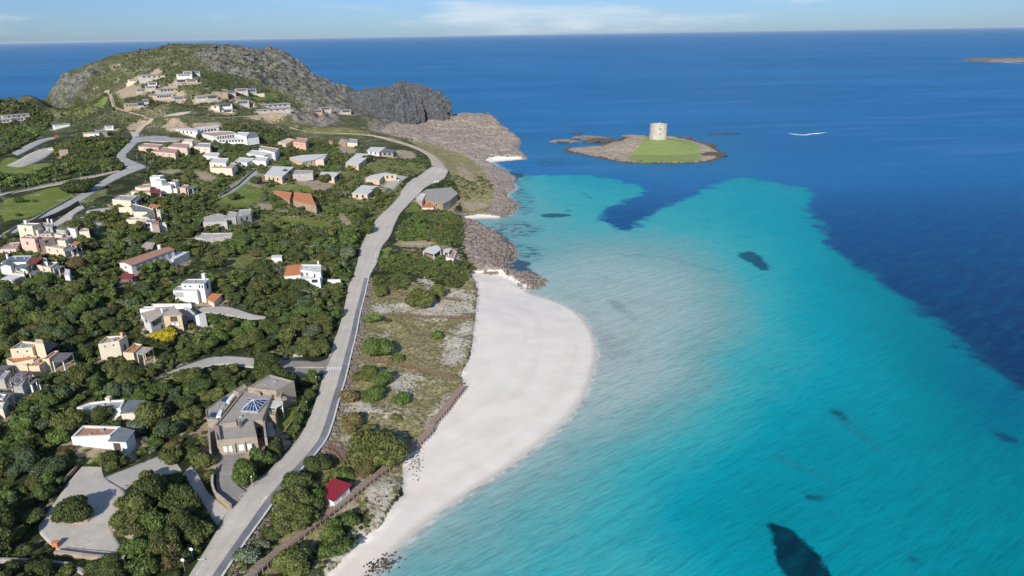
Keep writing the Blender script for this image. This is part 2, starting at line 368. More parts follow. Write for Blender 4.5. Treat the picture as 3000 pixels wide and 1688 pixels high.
BARE = region([[(655,545),(760,500),(790,545),(720,560)],[(860,540),(920,520),(990,545),(930,565)],[(1030,560),(1100,540),(1140,560),(1080,590)],[(745,600),(790,595),(800,615),(750,615)],[(560,500),(610,505),(640,530),(590,530)],[(460,500),(520,495),(540,505),(480,512)],[(980,430),(1010,425),(1060,445),(1010,455)],[(560,420),(610,415),(640,430),(590,438)],[(985,620),(1020,640),(1035,670),(1020,672),(1000,645)],[(1154,436),(1220,446),(1215,470),(1165,461)],[(1364,595),(1411,584),(1425,600),(1390,615)],[(306,258),(420,262),(430,285),(340,292),(310,275)],[(360,372),(420,350),(430,370),(390,385)],
 [(700,340),(980,350),(980,362),(720,352)],[(475,400),(560,405),(600,420),(480,412)],[(205,545),(250,540),(240,560),(215,572)],[(45,588),(90,590),(80,602),(52,602)],[(1160,706),(1270,710),(1275,722),(1168,724)],[(1340,600),(1400,585),(1430,600),(1390,622)],[(1330,480),(1380,500),(1400,540),(1350,520)]])
DUNE = region([[(1078,870),(1095,815),(1170,800),(1240,840),(1330,845),(1385,795),(1405,850),(1400,920),(1390,1000),(1355,1090),(1365,1150),(1320,1200),(1270,1262),(1183,1350),(1182,1440),(1120,1530),(1050,1590),(990,1645),(950,1690),(600,1700),(700,1640),(800,1520),(900,1400),(960,1310),(1000,1190),(1040,1040)],[(1180,404),(1340,442),(1440,495),(1468,570),(1440,640),(1380,650),(1345,600),(1350,565),(1322,515),(1285,462),(1222,428)],[(1160,700),(1280,705),(1340,735),(1270,728),(1165,722)]])
SANDY = region([[(1210,920),(1240,890),(1370,880),(1395,915),(1310,935),(1230,935)],[(1090,890),(1250,888),(1200,915),(1100,925)],
 [(1064,1066),(1131,1080),(1195,1098),(1259,1112),(1201,1130),(1192,1159),(1146,1135),(1154,1103),(1093,1080)],
 [(1015,1182),(1064,1176),(1131,1197),(1181,1194),(1224,1208),(1154,1217),(1122,1232),(1073,1220),(1015,1217)],
 [(1300,1000),(1370,940),(1395,950),(1370,1040),(1330,1070),(1290,1060)],[(1072,1403),(1153,1388),(1171,1429),(1139,1516),(1104,1528),(1095,1487),(1060,1470)],
 [(1014,1281),(1054,1278),(1022,1310),(1002,1307)],[(944,1633),(987,1621),(1037,1610),(1031,1630),(964,1674)],[(1210,805),(1330,850),(1395,860),(1390,890),(1280,870)],
 [(1080,1560),(1110,1530),(1130,1535),(1040,1600),(1000,1640)],[(1100,990),(1140,965),(1160,985),(1120,1000)],[(1320,1170),(1345,1165),(1260,1250),(1245,1245)]])
def cover(polys, soft=2.5):
    w = np.zeros_like(XX)
    for q in polys: w = np.maximum(w, sstep(-soft, soft, sd_near(XX, YY, q)))
    return w
W_ROCK = cover(ROCK, 6); W_LAWN = cover(LAWN, 2.6); W_MEAD = cover(MEAD, 3); W_BARE = cover(BARE, 5); W_DUNE = cover(DUNE, 1.5); W_SANDY = cover(SANDY, 5.0)
W_ROCK *= 1-.40*sstep(-480, -540, XX); W_SAND = sstep(-1, 1, SDS)
# narrow rocky fringe along every stretch of shore that is not beach
_fr = sstep(16, 4, SDC)*(1-sstep(-14, 2, SDS)); _fr[YY < 300] = 0; W_ROCK = np.maximum(W_ROCK, _fr)
W_ROCK *= 1-_cove; W_SAND = np.maximum(W_SAND, _cove)
# rock relief
_far = sstep(650, 900, YY)
_rg = ridged(_wx/26, _wy/26, o=4, seed=21)
_rf = ridged(XX/7, YY/7, o=3, seed=25)
_hl = _far*sstep(-190, -260, XX)                      # only the high headland has great crags
_pl = sstep(560, 720, YY); _rc = ridged((XX+.3*YY)/15, (YY-.2*XX)/19, o=4, seed=28)
ZR = ZT+W_ROCK*np.where(SDC > 0, 1, .3)*((_rg*.5)*(.8+5.0*_hl+2.0*_pl*(1-_hl))+(_rc*.5)*(9.5*_hl)+(_rf*.5)*(.6+2.2*_hl+.9*_pl*(1-_hl)))*sstep(-2, 6, SDC)
ZR += (1-W_ROCK)*(1-W_SAND)*sstep(1, 8, SDC)*(.30*fbm(XX/9, YY/9, o=3, seed=31)+_far*1.2*fbm(XX/22, YY/22, o=3, seed=35))
ZR += W_DUNE*(1-W_SAND)*.45*fbm(XX/6.5, YY/6.5, o=3, seed=37)
ZT = np.where(SDC > -3, ZR, ZT)
# skyline rocks keep the summits where they are
# ------------------------------------------------------------------ paved strips: edges traced on the ground
STRIPS = []
def strip(name, left, right, step=3.0, cross=6, lift=.06, sink=.35, smooth=1, flatten=True):
    global ZT
    L = TW(left); R = TW(right)
    if smooth: L, R = smooth_line(L, smooth), smooth_line(R, smooth)
    n = max(4, int(max(np.linalg.norm(np.diff(L, axis=0), axis=1).sum(), np.linalg.norm(np.diff(R, axis=0), axis=1).sum())/step))
    def eq(p):
        s = np.r_[0, np.cumsum(np.linalg.norm(np.diff(p[:, :2], axis=0), axis=1))]; q = np.linspace(0, s[-1], n)
        return np.stack([np.interp(q, s, p[:, k]) for k in range(3)], 1)
    L, R = eq(L), eq(R); C = (L+R)/2; zc = hz(C[:, 0], C[:, 1])
    if flatten:
        k = np.ones(9)/9; zc = np.convolve(np.r_[[zc[0]]*4, zc, [zc[-1]]*4], k, 'valid')
    poly = np.r_[L[:, :2], R[::-1, :2]]
    sd = sd_near(XX, YY, poly, -14)
    m = sd > -13
    if flatten:
        x, y = XX[m], YY[m]; best = np.full(x.shape, 1e9); zz = np.zeros(x.shape)
        for c, z in zip(C, zc):
            d = (x-c[0])**2+(y-c[1])**2; b = d < best; best[b] = d[b]; zz[b] = z
        w = sstep(-9, -1, sd[m]); ZT[m] = ZT[m]*(1-w)+zz*w
    STRIPS.append(dict(name=name, L=L, R=R, poly=poly, cross=cross, lift=lift, sink=sink, z=zc if flatten else None))
    return STRIPS[-1]
ml = [(520,1740),(548,1688),(610,1590),(673,1490),(687,1470),(746,1410),(786,1373),(833,1325),(880,1275),(910,1214),(933,1150),(948,1098),(959,1054),(974,1010),(991,967),(1003,923),(1015,867),(1022,830),(1044,785),(1054,727),(1070,692),(1087,660),(1108,633),(1149,596),(1170,572),(1180,552),(1198,532),(1239,502),(1265,486)]
mr = [(625,1740),(661,1688),(725,1595),(792,1499),(835,1440),(880,1388),(947,1315),(971,1272),(997,1170),(1015,1112),(1029,1048),(1044,990),(1055,926),(1073,858),(1084,805),(1104,782),(1117,727),(1143,700),(1157,660),(1172,628),(1213,587),(1250,549),(1301,532),(1308,518),(1316,500)]
S_MAIN = strip('main_road', ml, mr, 2.2, 10)
S_CPATH = strip('coast_path', [(1265,486),(1262,470),(1250,452),(1210,432),(1140,411),(1075,396),(990,392),(900,388),(868,385),(834,362),(700,362)], [(1316,500),(1290,470),(1272,455),(1222,430),(1148,408),(1078,392),(990,388),(905,385),(880,383),(842,360),(700,359)], 4, 4, lift=.07)
S_SIDE = strip('side_road', [(-40,712),(0,686),(102,634),(204,588),(262,552),(320,516),(360,498),(372,490),(352,470),(338,455),(372,424),(392,400),(378,386)], [(-40,732),(0,704),(102,656),(204,612),(262,574),(330,531),(400,502),(442,492),(400,476),(362,458),(396,428),(416,404),(404,386)], 4, 6)
S_LEFT = strip('lane', [(-30,578),(0,566),(73,552),(163,537),(233,523),(297,508),(345,497)], [(-30,586),(0,575),(73,560),(163,545),(233,531),(300,516),(352,503)], 4, 4)
S_UP = strip('hill_road', [(385,392),(410,366),(445,349),(378,333),(332,322),(322,290),(306,275),(302,257),(312,250)], [(408,392),(425,370),(466,349),(382,327),(343,318),(333,288),(318,272),(316,259),(330,254)], 4, 4)
S_UPB = strip('hill_branch_road', [(440,347),(480,330),(520,322),(560,325)], [(462,352),(510,338),(540,334),(560,330)], 4, 4, lift=.075)
S_UPC = strip('contour_track', [(480,342),(560,341),(660,343),(760,337),(860,334)], [(480,346),(560,345),(660,347),(760,340),(860,337)], 4, 3, lift=.08)
S_HOT = strip('hotel_yard', [(396,396),(425,394),(470,386),(480,388)], [(400,418),(430,414),(475,420),(530,418)], 4, 5, lift=.075)
S_LANE2 = strip('garden_lane', c3((2200,440),(2330,380),(2430,250),(2500,190),(2575,150)), c3((2240,440),(2380,370),(2480,300),(2560,250),(2600,220)), 4, 4)
S_COURT = strip('service_yard', c3((800,500),(700,580),(560,680),(480,720)), c3((850,540),(760,600),(720,690),(700,740)), 4, 5)
S_LOT1 = strip('gravel_yard', c3((870,560),(1000,540),(1140,540)), c3((860,600),(1000,605),(1080,590)), 4, 4)
S_LOT2 = strip('parking_court', c3((740,690),(900,670),(1040,700)), c3((740,760),(900,790),(1000,770)), 4, 5)
S_FARR = strip('upper_lane', c1((120,1200),(280,1110),(420,1050),(540,1030)), c1((180,1230),(330,1150),(460,1080),(560,1050)), 5, 4)
S_FARL = strip('sandy_lot', c1((60,1330),(190,1260),(300,1200),(420,1150),(530,1130)), c1((180,1340),(260,1330),(420,1270),(500,1220),(540,1180)), 5, 5)
S_PARK = strip('car_park', c7((820,330),(690,480),(590,640),(450,800),(350,950),(480,1100),(615,1215)), c7((1020,340),(1060,470),(1290,600),(1280,720),(1150,900),(1130,985),(1290,1270)), 2.2, 14, flatten=True)
S_PARM = strip('car_park_arm', c7((1045,440),(1100,405),(1270,350),(1500,270),(1700,205)), c7((1262,578),(1320,520),(1440,450),(1600,440),(1840,420)), 2.2, 10, lift=.075)
S_DRIVE = strip('driveway', c7((1830,410),(1930,540),(2030,700),(2130,880),(2190,960)), c7((1930,310),(2010,420),(2080,600),(2200,700),(2320,790)), 2.2, 6, lift=.075)
S_FORE = strip('forecourt', c7((2210,185),(2170,380),(2170,520),(2185,630),(2370,760)), c7((2560,165),(2420,260),(2345,330),(2360,520),(2490,610)), 2, 10, lift=.07)
S_ENTR = strip('entrance_drive', c6((400,690),(650,690),(900,705),(960,600)), c6((450,870),(600,880),(850,845),(860,845)), 2.2, 8, lift=.08)
S_LOT3 = strip('upper_drive', [(484,1089),(554,1064),(615,1038),(690,1041),(745,1050)], [(500,1094),(575,1090),(640,1068),(690,1072),(745,1082)], 2.5, 6)
S_TERR = strip('terrace_path', [(566,896),(640,893),(690,903),(740,922),(780,929)], [(590,917),(640,918),(680,925),(730,938),(776,937)], 2.5, 6)
S_RYARD = strip('restaurant_terrace', c4((1560,380),(1620,300),(1700,250)), c4((1440,330),(1500,280),(1560,210)), 4, 4)
_sink = np.zeros_like(ZT)
for s in STRIPS: _sink = np.maximum(_sink, s['sink']*sstep(.1, 1.0, sd_near(XX, YY, s['poly'], -5)))
ZROAD = ZT.copy(); ZT = ZT-_sink
def hr(x, y): return zbil(ZROAD, x, y)
# ------------------------------------------------------------------ materials of the ground
def ground_material():
    t = NT('ground_cover'); wa = t.n('ShaderNodeSeparateColor'); t.l(t.attr('wa', True), wa.inputs[0]); wb = t.n('ShaderNodeSeparateColor'); t.l(t.attr('wb', True), wb.inputs[0])
    n1 = t.noise(.09, 5, .6); n2 = t.noise(.6, 5, .65); n3 = t.noise(2.6, 4, .7); nl = t.noise(.03, 4, .6)
    nzm = t.remap(t.math('ADD', t.math('MULTIPLY', n1, .45), t.math('MULTIPLY', n2, .55)), .36, .64, 0, 1, False)
    def mask(w, amp=.6, soft=.14): return t.remap(t.math('ADD', w, t.math('MULTIPLY', t.math('SUBTRACT', nzm, .5), amp)), .5-soft, .5+soft)
    soil = t.ramp(t.math('ADD', t.math('MULTIPLY', n1, .55), t.math('MULTIPLY', n3, .45)), [(.30, (.012, .018, .006)), (.46, (.030, .042, .013)), (.60, (.065, .072, .028)), (.75, (.16, .14, .08))])
    hs = t.ramp(t.math('ADD', t.math('MULTIPLY', t.noise(.07, 6, .7), .6), t.math('MULTIPLY', n2, .4)), [(.34, (.03, .042, .016)), (.47, (.07, .08, .034)), (.56, (.12, .118, .062)), (.65, (.21, .19, .14)), (.75, (.30, .275, .23))])
    soil = t.mix(t.attr('slope'), soil, hs)
    dune = t.ramp(t.math('ADD', t.math('MULTIPLY', n2, .6), t.math('MULTIPLY', n3, .4)), [(.34, (.10, .10, .03)), (.46, (.20, .18, .07)), (.56, (.32, .28, .16)), (.66, (.56, .50, .39))])
    sandp = t.ramp(t.math('ADD', t.math('MULTIPLY', n2, .35), t.math('MULTIPLY', n3, .65)), [(.36, (.16, .14, .085)), (.45, (.40, .355, .28)), (.56, (.60, .55, .46))])
    lawn = t.ramp(t.math('ADD', t.math('MULTIPLY', n1, .5), t.math('MULTIPLY', n2, .5)), [(.32, (.10, .13, .028)), (.5, (.155, .195, .04)), (.68, (.24, .25, .08))])
    mead = t.ramp(t.math('ADD', t.math('MULTIPLY', n2, .5), t.math('MULTIPLY', n3, .5)), [(.33, (.075, .095, .025)), (.5, (.16, .17, .055)), (.66, (.26, .235, .11))])
    bare = t.ramp(n2, [(.3, (.26, .19, .12)), (.6, (.42, .34, .24))])
    rk = t.ramp(t.math('ADD', t.math('MULTIPLY', n2, .5), t.math('MULTIPLY', n3, .5)), [(.33, (.085, .07, .058)), (.44, (.27, .22, .18)), (.55, (.43, .36, .30)), (.68, (.58, .505, .435))])
    hillrk = t.ramp(t.math('ADD', t.math('MULTIPLY', t.noise(.16, 6, .7), .6), t.math('MULTIPLY', n2, .4)), [(.36, (.03, .034, .022)), (.46, (.105, .10, .085)), (.55, (.20, .19, .17)), (.68, (.33, .31, .285))])
    lich = t.noise(.045, 5, .65); rk = t.mix(t.math('MULTIPLY', t.remap(lich, .45, .62), .55), rk, t.mix(.5, rk, (.20, .17, .12)))
    rk = t.mix(t.attr('hill'), rk, hillrk)
    sand = t.ramp(t.math('ADD', t.math('MULTIPLY', n1, .7), t.math('MULTIPLY', n3, .3)), [(.3, (.64, .585, .515)), (.5, (.715, .66, .59)), (.7, (.77, .72, .65))])
    sv = t.n('ShaderNodeCombineXYZ'); t.l(t.math('MULTIPLY', t.attr('shore'), .16), sv.inputs[0]); sy = t.n('ShaderNodeSeparateXYZ'); t.l(t.pos(), sy.inputs[0]); t.l(t.math('MULTIPLY', sy.outputs[1], .014), sv.inputs[1]); bn = t.noise(1.0, 5, .62, sv.outputs[0]); sand = t.mix(t.math('MULTIPLY', t.remap(bn, .46, .62), .20), sand, (.52, .48, .425)); sand = t.mix(t.math('MULTIPLY', t.remap(t.noise(.9, 6, .75), .60, .70), .22), sand, (.40, .35, .28))
    wet = t.remap(t.attr('shore'), .2, 3.2); sand = t.mix(wet, (.50, .47, .41), sand)
    wrack = t.math('MULTIPLY', t.remap(t.attr('shore'), 1.0, 9.0, 1, 0), t.remap(t.noise(.5, 5, .7, t.mapped(t.pos(), 1.0, .35, 1, .5)), .62, .72)); sand = t.mix(t.math('MULTIPLY', wrack, .25), sand, (.2, .16, .11))
    c = t.mix(mask(wb.outputs[2], .9, .2), soil, mead); c = t.mix(mask(wa.outputs[2], .75, .18), c, lawn); c = t.mix(mask(wb.outputs[0], .6), c, dune); c = t.mix(mask(wb.outputs[1], 1.3, .3), c, sandp)
    c = t.mix(mask(t.attr('bare'), 1.25, .2), c, bare); c = t.mix(mask(wa.outputs[1], .9, .12), c, rk); c = t.mix(mask(wa.outputs[0], .25, .1), c, sand)
    bm = t.bump(t.math('ADD', n3, n2), .6, .5); f = t.mix(wa.outputs[0], (.6, .6, .6), (.12, .12, .12))
    nb = t.n('ShaderNodeBump'); nb.inputs['Distance'].default_value = .5; sp = t.n('ShaderNodeSeparateColor'); t.l(f, sp.inputs[0]); t.l(sp.outputs[0], nb.inputs['Strength']); t.l(t.math('ADD', n3, n2), nb.inputs['Height'])
    cr_ = t.n('ShaderNodeTexVoronoi', feature='DISTANCE_TO_EDGE'); cr_.inputs['Scale'].default_value = .22; t.l(t.mapped(t.pos(), 1, 1.6, 1, .5), cr_.inputs['Vector']); crack = t.math('MULTIPLY', t.math('MULTIPLY', t.remap(t.math('ADD', cr_.outputs['Distance'], t.math('MULTIPLY', n2, .12)), .05, .13, 1, 0), mask(wa.outputs[1], 1.1, .12)), .55)
    c = t.mix(crack, c, (.07, .06, .052))
    return t.fin(c, .95, .1, nb.outputs[0])
M['ground'] = ground_material()
V3 = np.stack([XX, YY, ZT], -1).reshape(-1, 3); FC = grid_faces(len(GX), len(GY))
FC = FC[(V3[FC, 2].max(1) > -3.0)]
ground = mesh('ground', V3, FC, M['ground'], smooth=True, attrs={'wa': np.stack([W_SAND, W_ROCK, W_LAWN], -1).reshape(-1, 3), 'wb': np.stack([W_DUNE, W_SANDY, W_MEAD], -1).reshape(-1, 3),
  'bare': W_BARE.ravel(), 'slope': (sstep(640, 760, YY)*sstep(-40, -140, XX)).ravel(), 'shore': SDC.ravel(), 'hill': sstep(700, 950, YY).ravel()*(XX.ravel() < -150*1.0)})
tag(ground, kind='structure')
# ------------------------------------------------------------------ paving sheets
def paving(name, c, c2, grain=1.0, band=False):
    t = NT(name); n1 = t.noise(.12, 5, .6); n2 = t.noise(1.1*grain, 5, .7); n3 = t.noise(5.0*grain, 3, .7)
    a = t.mix(t.remap(n1, .35, .65), c, c2); a = t.mix(t.math('MULTIPLY', t.remap(n2, .45, .72), .6), a, [x*.70 for x in c]); st = t.noise(.045*grain, 6, .7); a = t.mix(t.math('MULTIPLY', t.remap(st, .52, .64), .35), a, [x*.68 for x in c2]); a = t.mix(t.math('MULTIPLY', t.remap(n3, .52, .75), .45), a, [x*.6 for x in c])
    if band:
        u = t.attr('across'); w = t.math('SINE', t.math('MULTIPLY', u, 18.85)); a = t.mix(t.math('MULTIPLY', t.remap(w, -.2, 1.0), .30), a, (.40, .375, .335))
    return t.fin(a, .92, .2, t.bump(n3, .25, .05))
M['asphalt'] = paving('worn_asphalt', (.56, .51, .435), (.49, .45, .39), .8, True); M['lane'] = paving('pale_lane', (.49, .455, .40), (.42, .39, .345))
M['greylane'] = paving('grey_lane', (.41, .40, .385), (.355, .35, .34)); M['concrete'] = paving('yard_concrete', (.50, .465, .41), (.44, .41, .365)); M['setts'] = paving('stone_setts', (.31, .285, .26), (.24, .225, .215), 1.8)
M['track'] = paving('sandy_track', (.48, .41, .32), (.42, .36, .28)); M['sidewalk'] = paving('stone_sidewalk', (.25, .25, .262), (.165, .165, .18), 2.2)
_pm = {'main_road': 'asphalt', 'coast_path': 'track', 'side_road': 'greylane', 'lane': 'track', 'hill_road': 'track', 'hill_branch_road': 'lane', 'contour_track': 'track', 'hotel_yard': 'greylane', 'garden_lane': 'greylane', 'service_yard': 'concrete',
 'gravel_yard': 'concrete', 'parking_court': 'concrete', 'upper_lane': 'greylane', 'sandy_lot': 'lane', 'car_park': 'concrete', 'car_park_arm': 'concrete', 'driveway': 'lane', 'forecourt': 'setts', 'entrance_drive': 'setts', 'upper_drive': 'concrete', 'terrace_path': 'lane', 'restaurant_terrace': 'concrete'}
def strip_mesh(s, name, mat, u0=0.0, u1=1.0, lift=None, n=None):
    n = n or s['cross']; u = np.linspace(u0, u1, n+1); L, R = s['L'], s['R']
    p = L[:, None, :2]*(1-u)[None, :, None]+R[:, None, :2]*u[None, :, None]
    z = hr(p[..., 0], p[..., 1])+(s['lift'] if lift is None else lift)
    v = np.concatenate([p, z[..., None]], -1); top = v.reshape(-1, 3); k = n+1
    f = grid_faces(k, len(L))
    a = v[:, 0].copy(); b = v[:, -1].copy(); a[:, 2] -= .6; b[:, 2] -= .6; i0 = len(top); m = len(L)
    fa = np.array([(j*k, (j+1)*k, i0+j+1, i0+j) for j in range(m-1)]); fb = np.array([((j+1)*k+n, j*k+n, i0+m+j, i0+m+j+1) for j in range(m-1)])
    ac = np.r_[np.tile(u, m), np.full(m, u0), np.full(m, u1)]
    o = mesh(name, np.r_[top, a, b], np.r_[f, fa, fb], mat, smooth=False, attrs={'across': ac}); return tag(o, kind='structure')
for s in STRIPS:
    if s['name'] == 'main_road':
        m = len(s['L']); strip_mesh(s, 'main_road', M['asphalt'], 0, 1, n=12)
    else: strip_mesh(s, s['name'], M[_pm[s['name']]])
# sidewalk along the sea side of the road: a raised slab about 2.2 m wide
_s = S_MAIN; _y = (_s['L'][:, 1]+_s['R'][:, 1])/2; _sel = _y < 330
_w = np.linalg.norm(_s['R'][:, :2]-_s['L'][:, :2], axis=1); k = np.ones(7)/7
_u = np.clip(1-2.6/_w, .5, .85)
def side_strip():
    L, R = _s['L'][_sel], _s['R'][_sel]; u = _u[_sel][:, None]
    e0 = L[:, :2]*(1-u)+R[:, :2]*u; e1 = L[:, :2]*.012+R[:, :2]*.988; rows = []
    for a in (0, .33, .67, 1): rows.append(e0*(1-a)+e1*a)
    p = np.stack(rows, 1); z = hr(p[..., 0], p[..., 1])+.06+.13; v = np.concatenate([p, z[..., None]], -1); m = len(L)
    a, b = v[:, 0].copy(), v[:, -1].copy(); a[:, 2] -= .5; b[:, 2] -= .5; i0 = 4*m
    f = [tuple(q) for q in grid_faces(4, m)]+[(j*4, (j+1)*4, i0+j+1, i0+j) for j in range(m-1)]+[((j+1)*4+3, j*4+3, i0+m+j, i0+m+j+1) for j in range(m-1)]
    return tag(mesh('sidewalk', np.r_[v.reshape(-1, 3), a, b], f, M['sidewalk']), kind='structure'), e0, e1
_o, KERB, WALLLINE = side_strip()
# painted markings
mk = MB()
def mark(pts, lift=.085):
    w = TW(pts); mk.add([(x, y, hr(x, y)+lift) for x, y, z in w], [tuple(range(len(w)))])
for i in range(6):
    x = 893+i*25; mark(c6((x, 783), (x+15, 783), (x+12, 812), (x-3, 812)))
mark(c8((0, 1283), (28, 1287), (24, 1300), (-2, 1296))); mark(c8((590, 690), (628, 655), (632, 662), (596, 698))); mark(c8((545, 765), (590, 700), (596, 703), (552, 768)))
mark(c7((1990, 1280), (2090, 1288), (2084, 1298), (1988, 1290))); mark(c7((2090, 1288), (2080, 1300), (1965, 1449), (1978, 1449)))
for i in range(5): mark(c4((1375-i*17, 1020+i*50), (1381-i*17, 1020+i*50), (1371-i*17, 1050+i*50), (1365-i*17, 1050+i*50)))
tag(mk.build('road_markings', M['whitepaint']), kind='structure')
# ================================================================== SEA
_dep = [(1600,780,.20),(1480,650,.32),(1700,800,.27),(1750,760,.33),(1560,900,.18),(1650,950,.26),(1720,880,.34),(1510,1040,.26),(1455,1135,.42),(1350,1225,.44),(1250,1315,.45),(1150,1400,.45),(1560,1010,.30),(1610,1040,.42),(1540,1110,.47),(1060,1449,.42),(1600,1100,.42),(1500,1250,.48),(1330,1400,.49),
 (1700,1300,.64),(1900,1300,.74),(2000,1100,.70),(1800,900,.48),(1800,700,.44),(1700,600,.47),(1600,590,.48),(1400,470,.54),(1350,560,.46),(1500,520,.54),(1440,580,.48),(1540,610,.42),(1900,560,.62),(2000,650,.62),(2000,800,.60),(2200,900,.68),(2300,1000,.70),
 (2400,1200,.74),(2500,1300,.76),(2550,1420,.78),(2200,1350,.70),(2100,1000,.66),(1450,690,.26),(1390,735,.22),(1520,780,.16),(1530,860,.12),(1525,930,.12),(1505,1000,.20),(1450,1080,.28),(1330,1170,.31),(1230,1240,.33),(1120,1330,.34),(1330,640,.44),
 (1240,565,.38),(1260,415,.30),(1350,440,.55),(1400,410,.72),(1600,640,.38),(1750,480,.6),(1900,470,.64),(2450,1000,.90),(2300,880,.80),(2200,790,.72),(2380,950,.86),(2540,1060,.93),(2480,1100,.84),(2200,700,.78),(2600,1100,.85),(1750,1100,.52),(1700,1430,.58),(1550,1430,.52),(1700,700,.30),(1650,870,.28),(1420,620,.42)]
DP = np.array([P(x*1.165, y*1.165, 0)[:2] for x, y, _ in _dep]); DV = np.array([q[2] for q in _dep])
_A = np.sqrt(((DP[:, None]-DP[None])**2).sum(-1)+64)-np.eye(len(DP))*6
_dw = np.linalg.solve(np.block([[_A, np.ones((len(DP), 1))], [np.ones((1, len(DP))), np.zeros((1, 1))]]), np.r_[DV, 0])
def depth(x, y):
    r = np.full(x.shape, _dw[-1])
    for w, c in zip(_dw, DP): r = r+w*np.sqrt((x-c[0])**2+(y-c[1])**2+64)
    return r
SX = spaced((-120000,-4000,12000),(-4000,-1000,300),(-1000,-80,14),(-80,330,1.7),(330,900,14),(900,5000,300),(5000,120000,12000))
SY = spaced((-4000,-100,500),(-100,80,20),(80,420,1.7),(420,760,2.6),(760,1500,14),(1500,6000,250),(6000,140000,10000))
SXX, SYY = np.meshgrid(SX, SY); _sx, _sy = SXX.ravel(), SYY.ravel()
def vp(*q): return smooth_loop(np.array([P(x*1.165, y*1.165, 0)[:2] for x, y in q]), 1)
DEEP = smooth_loop(np.r_[[P(x*1.165, y*1.165, 0)[:2] for x, y in [(1292,440),(1360,441),(1480,441),(1545,452),(1606,467),(1622,482),(1610,491),(1542,518),(1503,545),(1530,562),(1568,577),(1600,568),(1652,532),(1705,508),(1780,473),(1840,448),(1875,446),(1905,452),(1962,462),(2030,474),(2050,490),(2032,512),(2042,540),(2070,578),(2082,612),(2130,652),(2230,718),(2325,782),(2395,832),(2475,920),(2560,990),(2640,1060)]],
  [(600,200),(900,100),(9000,100),(119000,20000),(119000,139000),(-119000,139000),(-119000,1500),(-1600,800),(-700,860),(-60,900)]], 0)
sd_deep = np.clip(sd_poly(_sx, _sy, DEEP), -60, 60)
PATCH = [vp((1848,640),(1880,630),(1905,636),(1925,655),(1938,680),(1915,683),(1895,668),(1870,655)), vp((1352,541),(1390,535),(1440,540),(1432,546),(1372,548)), vp((2083,1030),(2110,1032),(2140,1058),(2128,1064),(2098,1046)),
 vp((2008,1238),(2050,1240),(2082,1256),(2060,1263),(2020,1256)), vp((1928,1315),(1960,1317),(2005,1340),(2045,1380),(2085,1432),(2110,1470),(2010,1495),(1962,1442),(1945,1390),(1935,1345)), vp((2478,1068),(2515,1082),(2560,1108),(2552,1120),(2500,1098)), vp((2388,868),(2415,870),(2410,880),(2395,877)),
 vp((1258,660),(1285,640),(1310,655),(1340,660),(1330,676),(1372,700),(1300,692),(1270,678)), vp((1462,484),(1470,486),(1492,500),(1485,500)), vp((1418,526),(1440,530),(1430,534)),
 vp((1270,430),(1330,440),(1300,450),(1290,470),(1280,455)), vp((2280,1400),(2310,1405),(2300,1415)), vp((1240,575),(1262,584),(1290,610),(1300,640),(1280,640),(1262,610))]
def tube_poly(a, b, w):
    a, b = np.array(P(a[0]*1.165, a[1]*1.165, 0)[:2]), np.array(P(b[0]*1.165, b[1]*1.165, 0)[:2]); d = (b-a)/np.linalg.norm(b-a); n = np.array([-d[1], d[0]])*w; return np.array([a-d*w, a+n*.8, b+n*.3, b+d*w, b-n*.3, a-n*.8])
sd_big = sd_near(_sx, _sy, PATCH[4]); sd_patch = np.full(_sx.shape, -40.0)
for q in PATCH[:4]+PATCH[5:]: sd_patch = np.maximum(sd_patch, sd_near(_sx, _sy, q))
sd_faint = np.full(_sx.shape, -40.0)
for q in (tube_poly((1955,1150), (2060,1195), 2.2), tube_poly((2110,1050), (2200,1120), 3), tube_poly((1590,640), (1700,652), 1.6), tube_poly((1690,652), (1850,694), 1.4), tube_poly((1540,760), (1590,800), 4), tube_poly((1560,640), (1620,648), 1.5)): sd_faint = np.maximum(sd_faint, sd_near(_sx, _sy, q))
sd_reef = np.full(_sx.shape, -40.0)
for q in (vp((1225,570),(1290,550),(1350,566),(1360,585),(1310,600),(1250,590)), vp((1290,455),(1330,480),(1345,525),(1315,545),(1290,515)), vp((1290,610),(1340,618),(1368,634),(1350,655),(1310,655)), vp((1275,425),(1345,435),(1320,462),(1285,470)), vp((1370,396),(1440,405),(1400,420),(1340,412))): sd_reef = np.maximum(sd_reef, sd_near(_sx, _sy, q))
for q in (): sd_faint = np.maximum(sd_faint, sd_near(_sx, _sy, q))
sdc_sea = np.clip(-sd_near(_sx, _sy, COAST, -60), -5, 60)
dv = np.clip(depth(_sx, _sy), .05, .95); m = (_sx < -80) | (_sy > 720) | (_sx > 330) | (_sy < 70); dv[m] = np.where(_sy[m] < 400, .8, .95)
dv = np.minimum(dv, .07+.10*np.maximum(sdc_sea, 0))
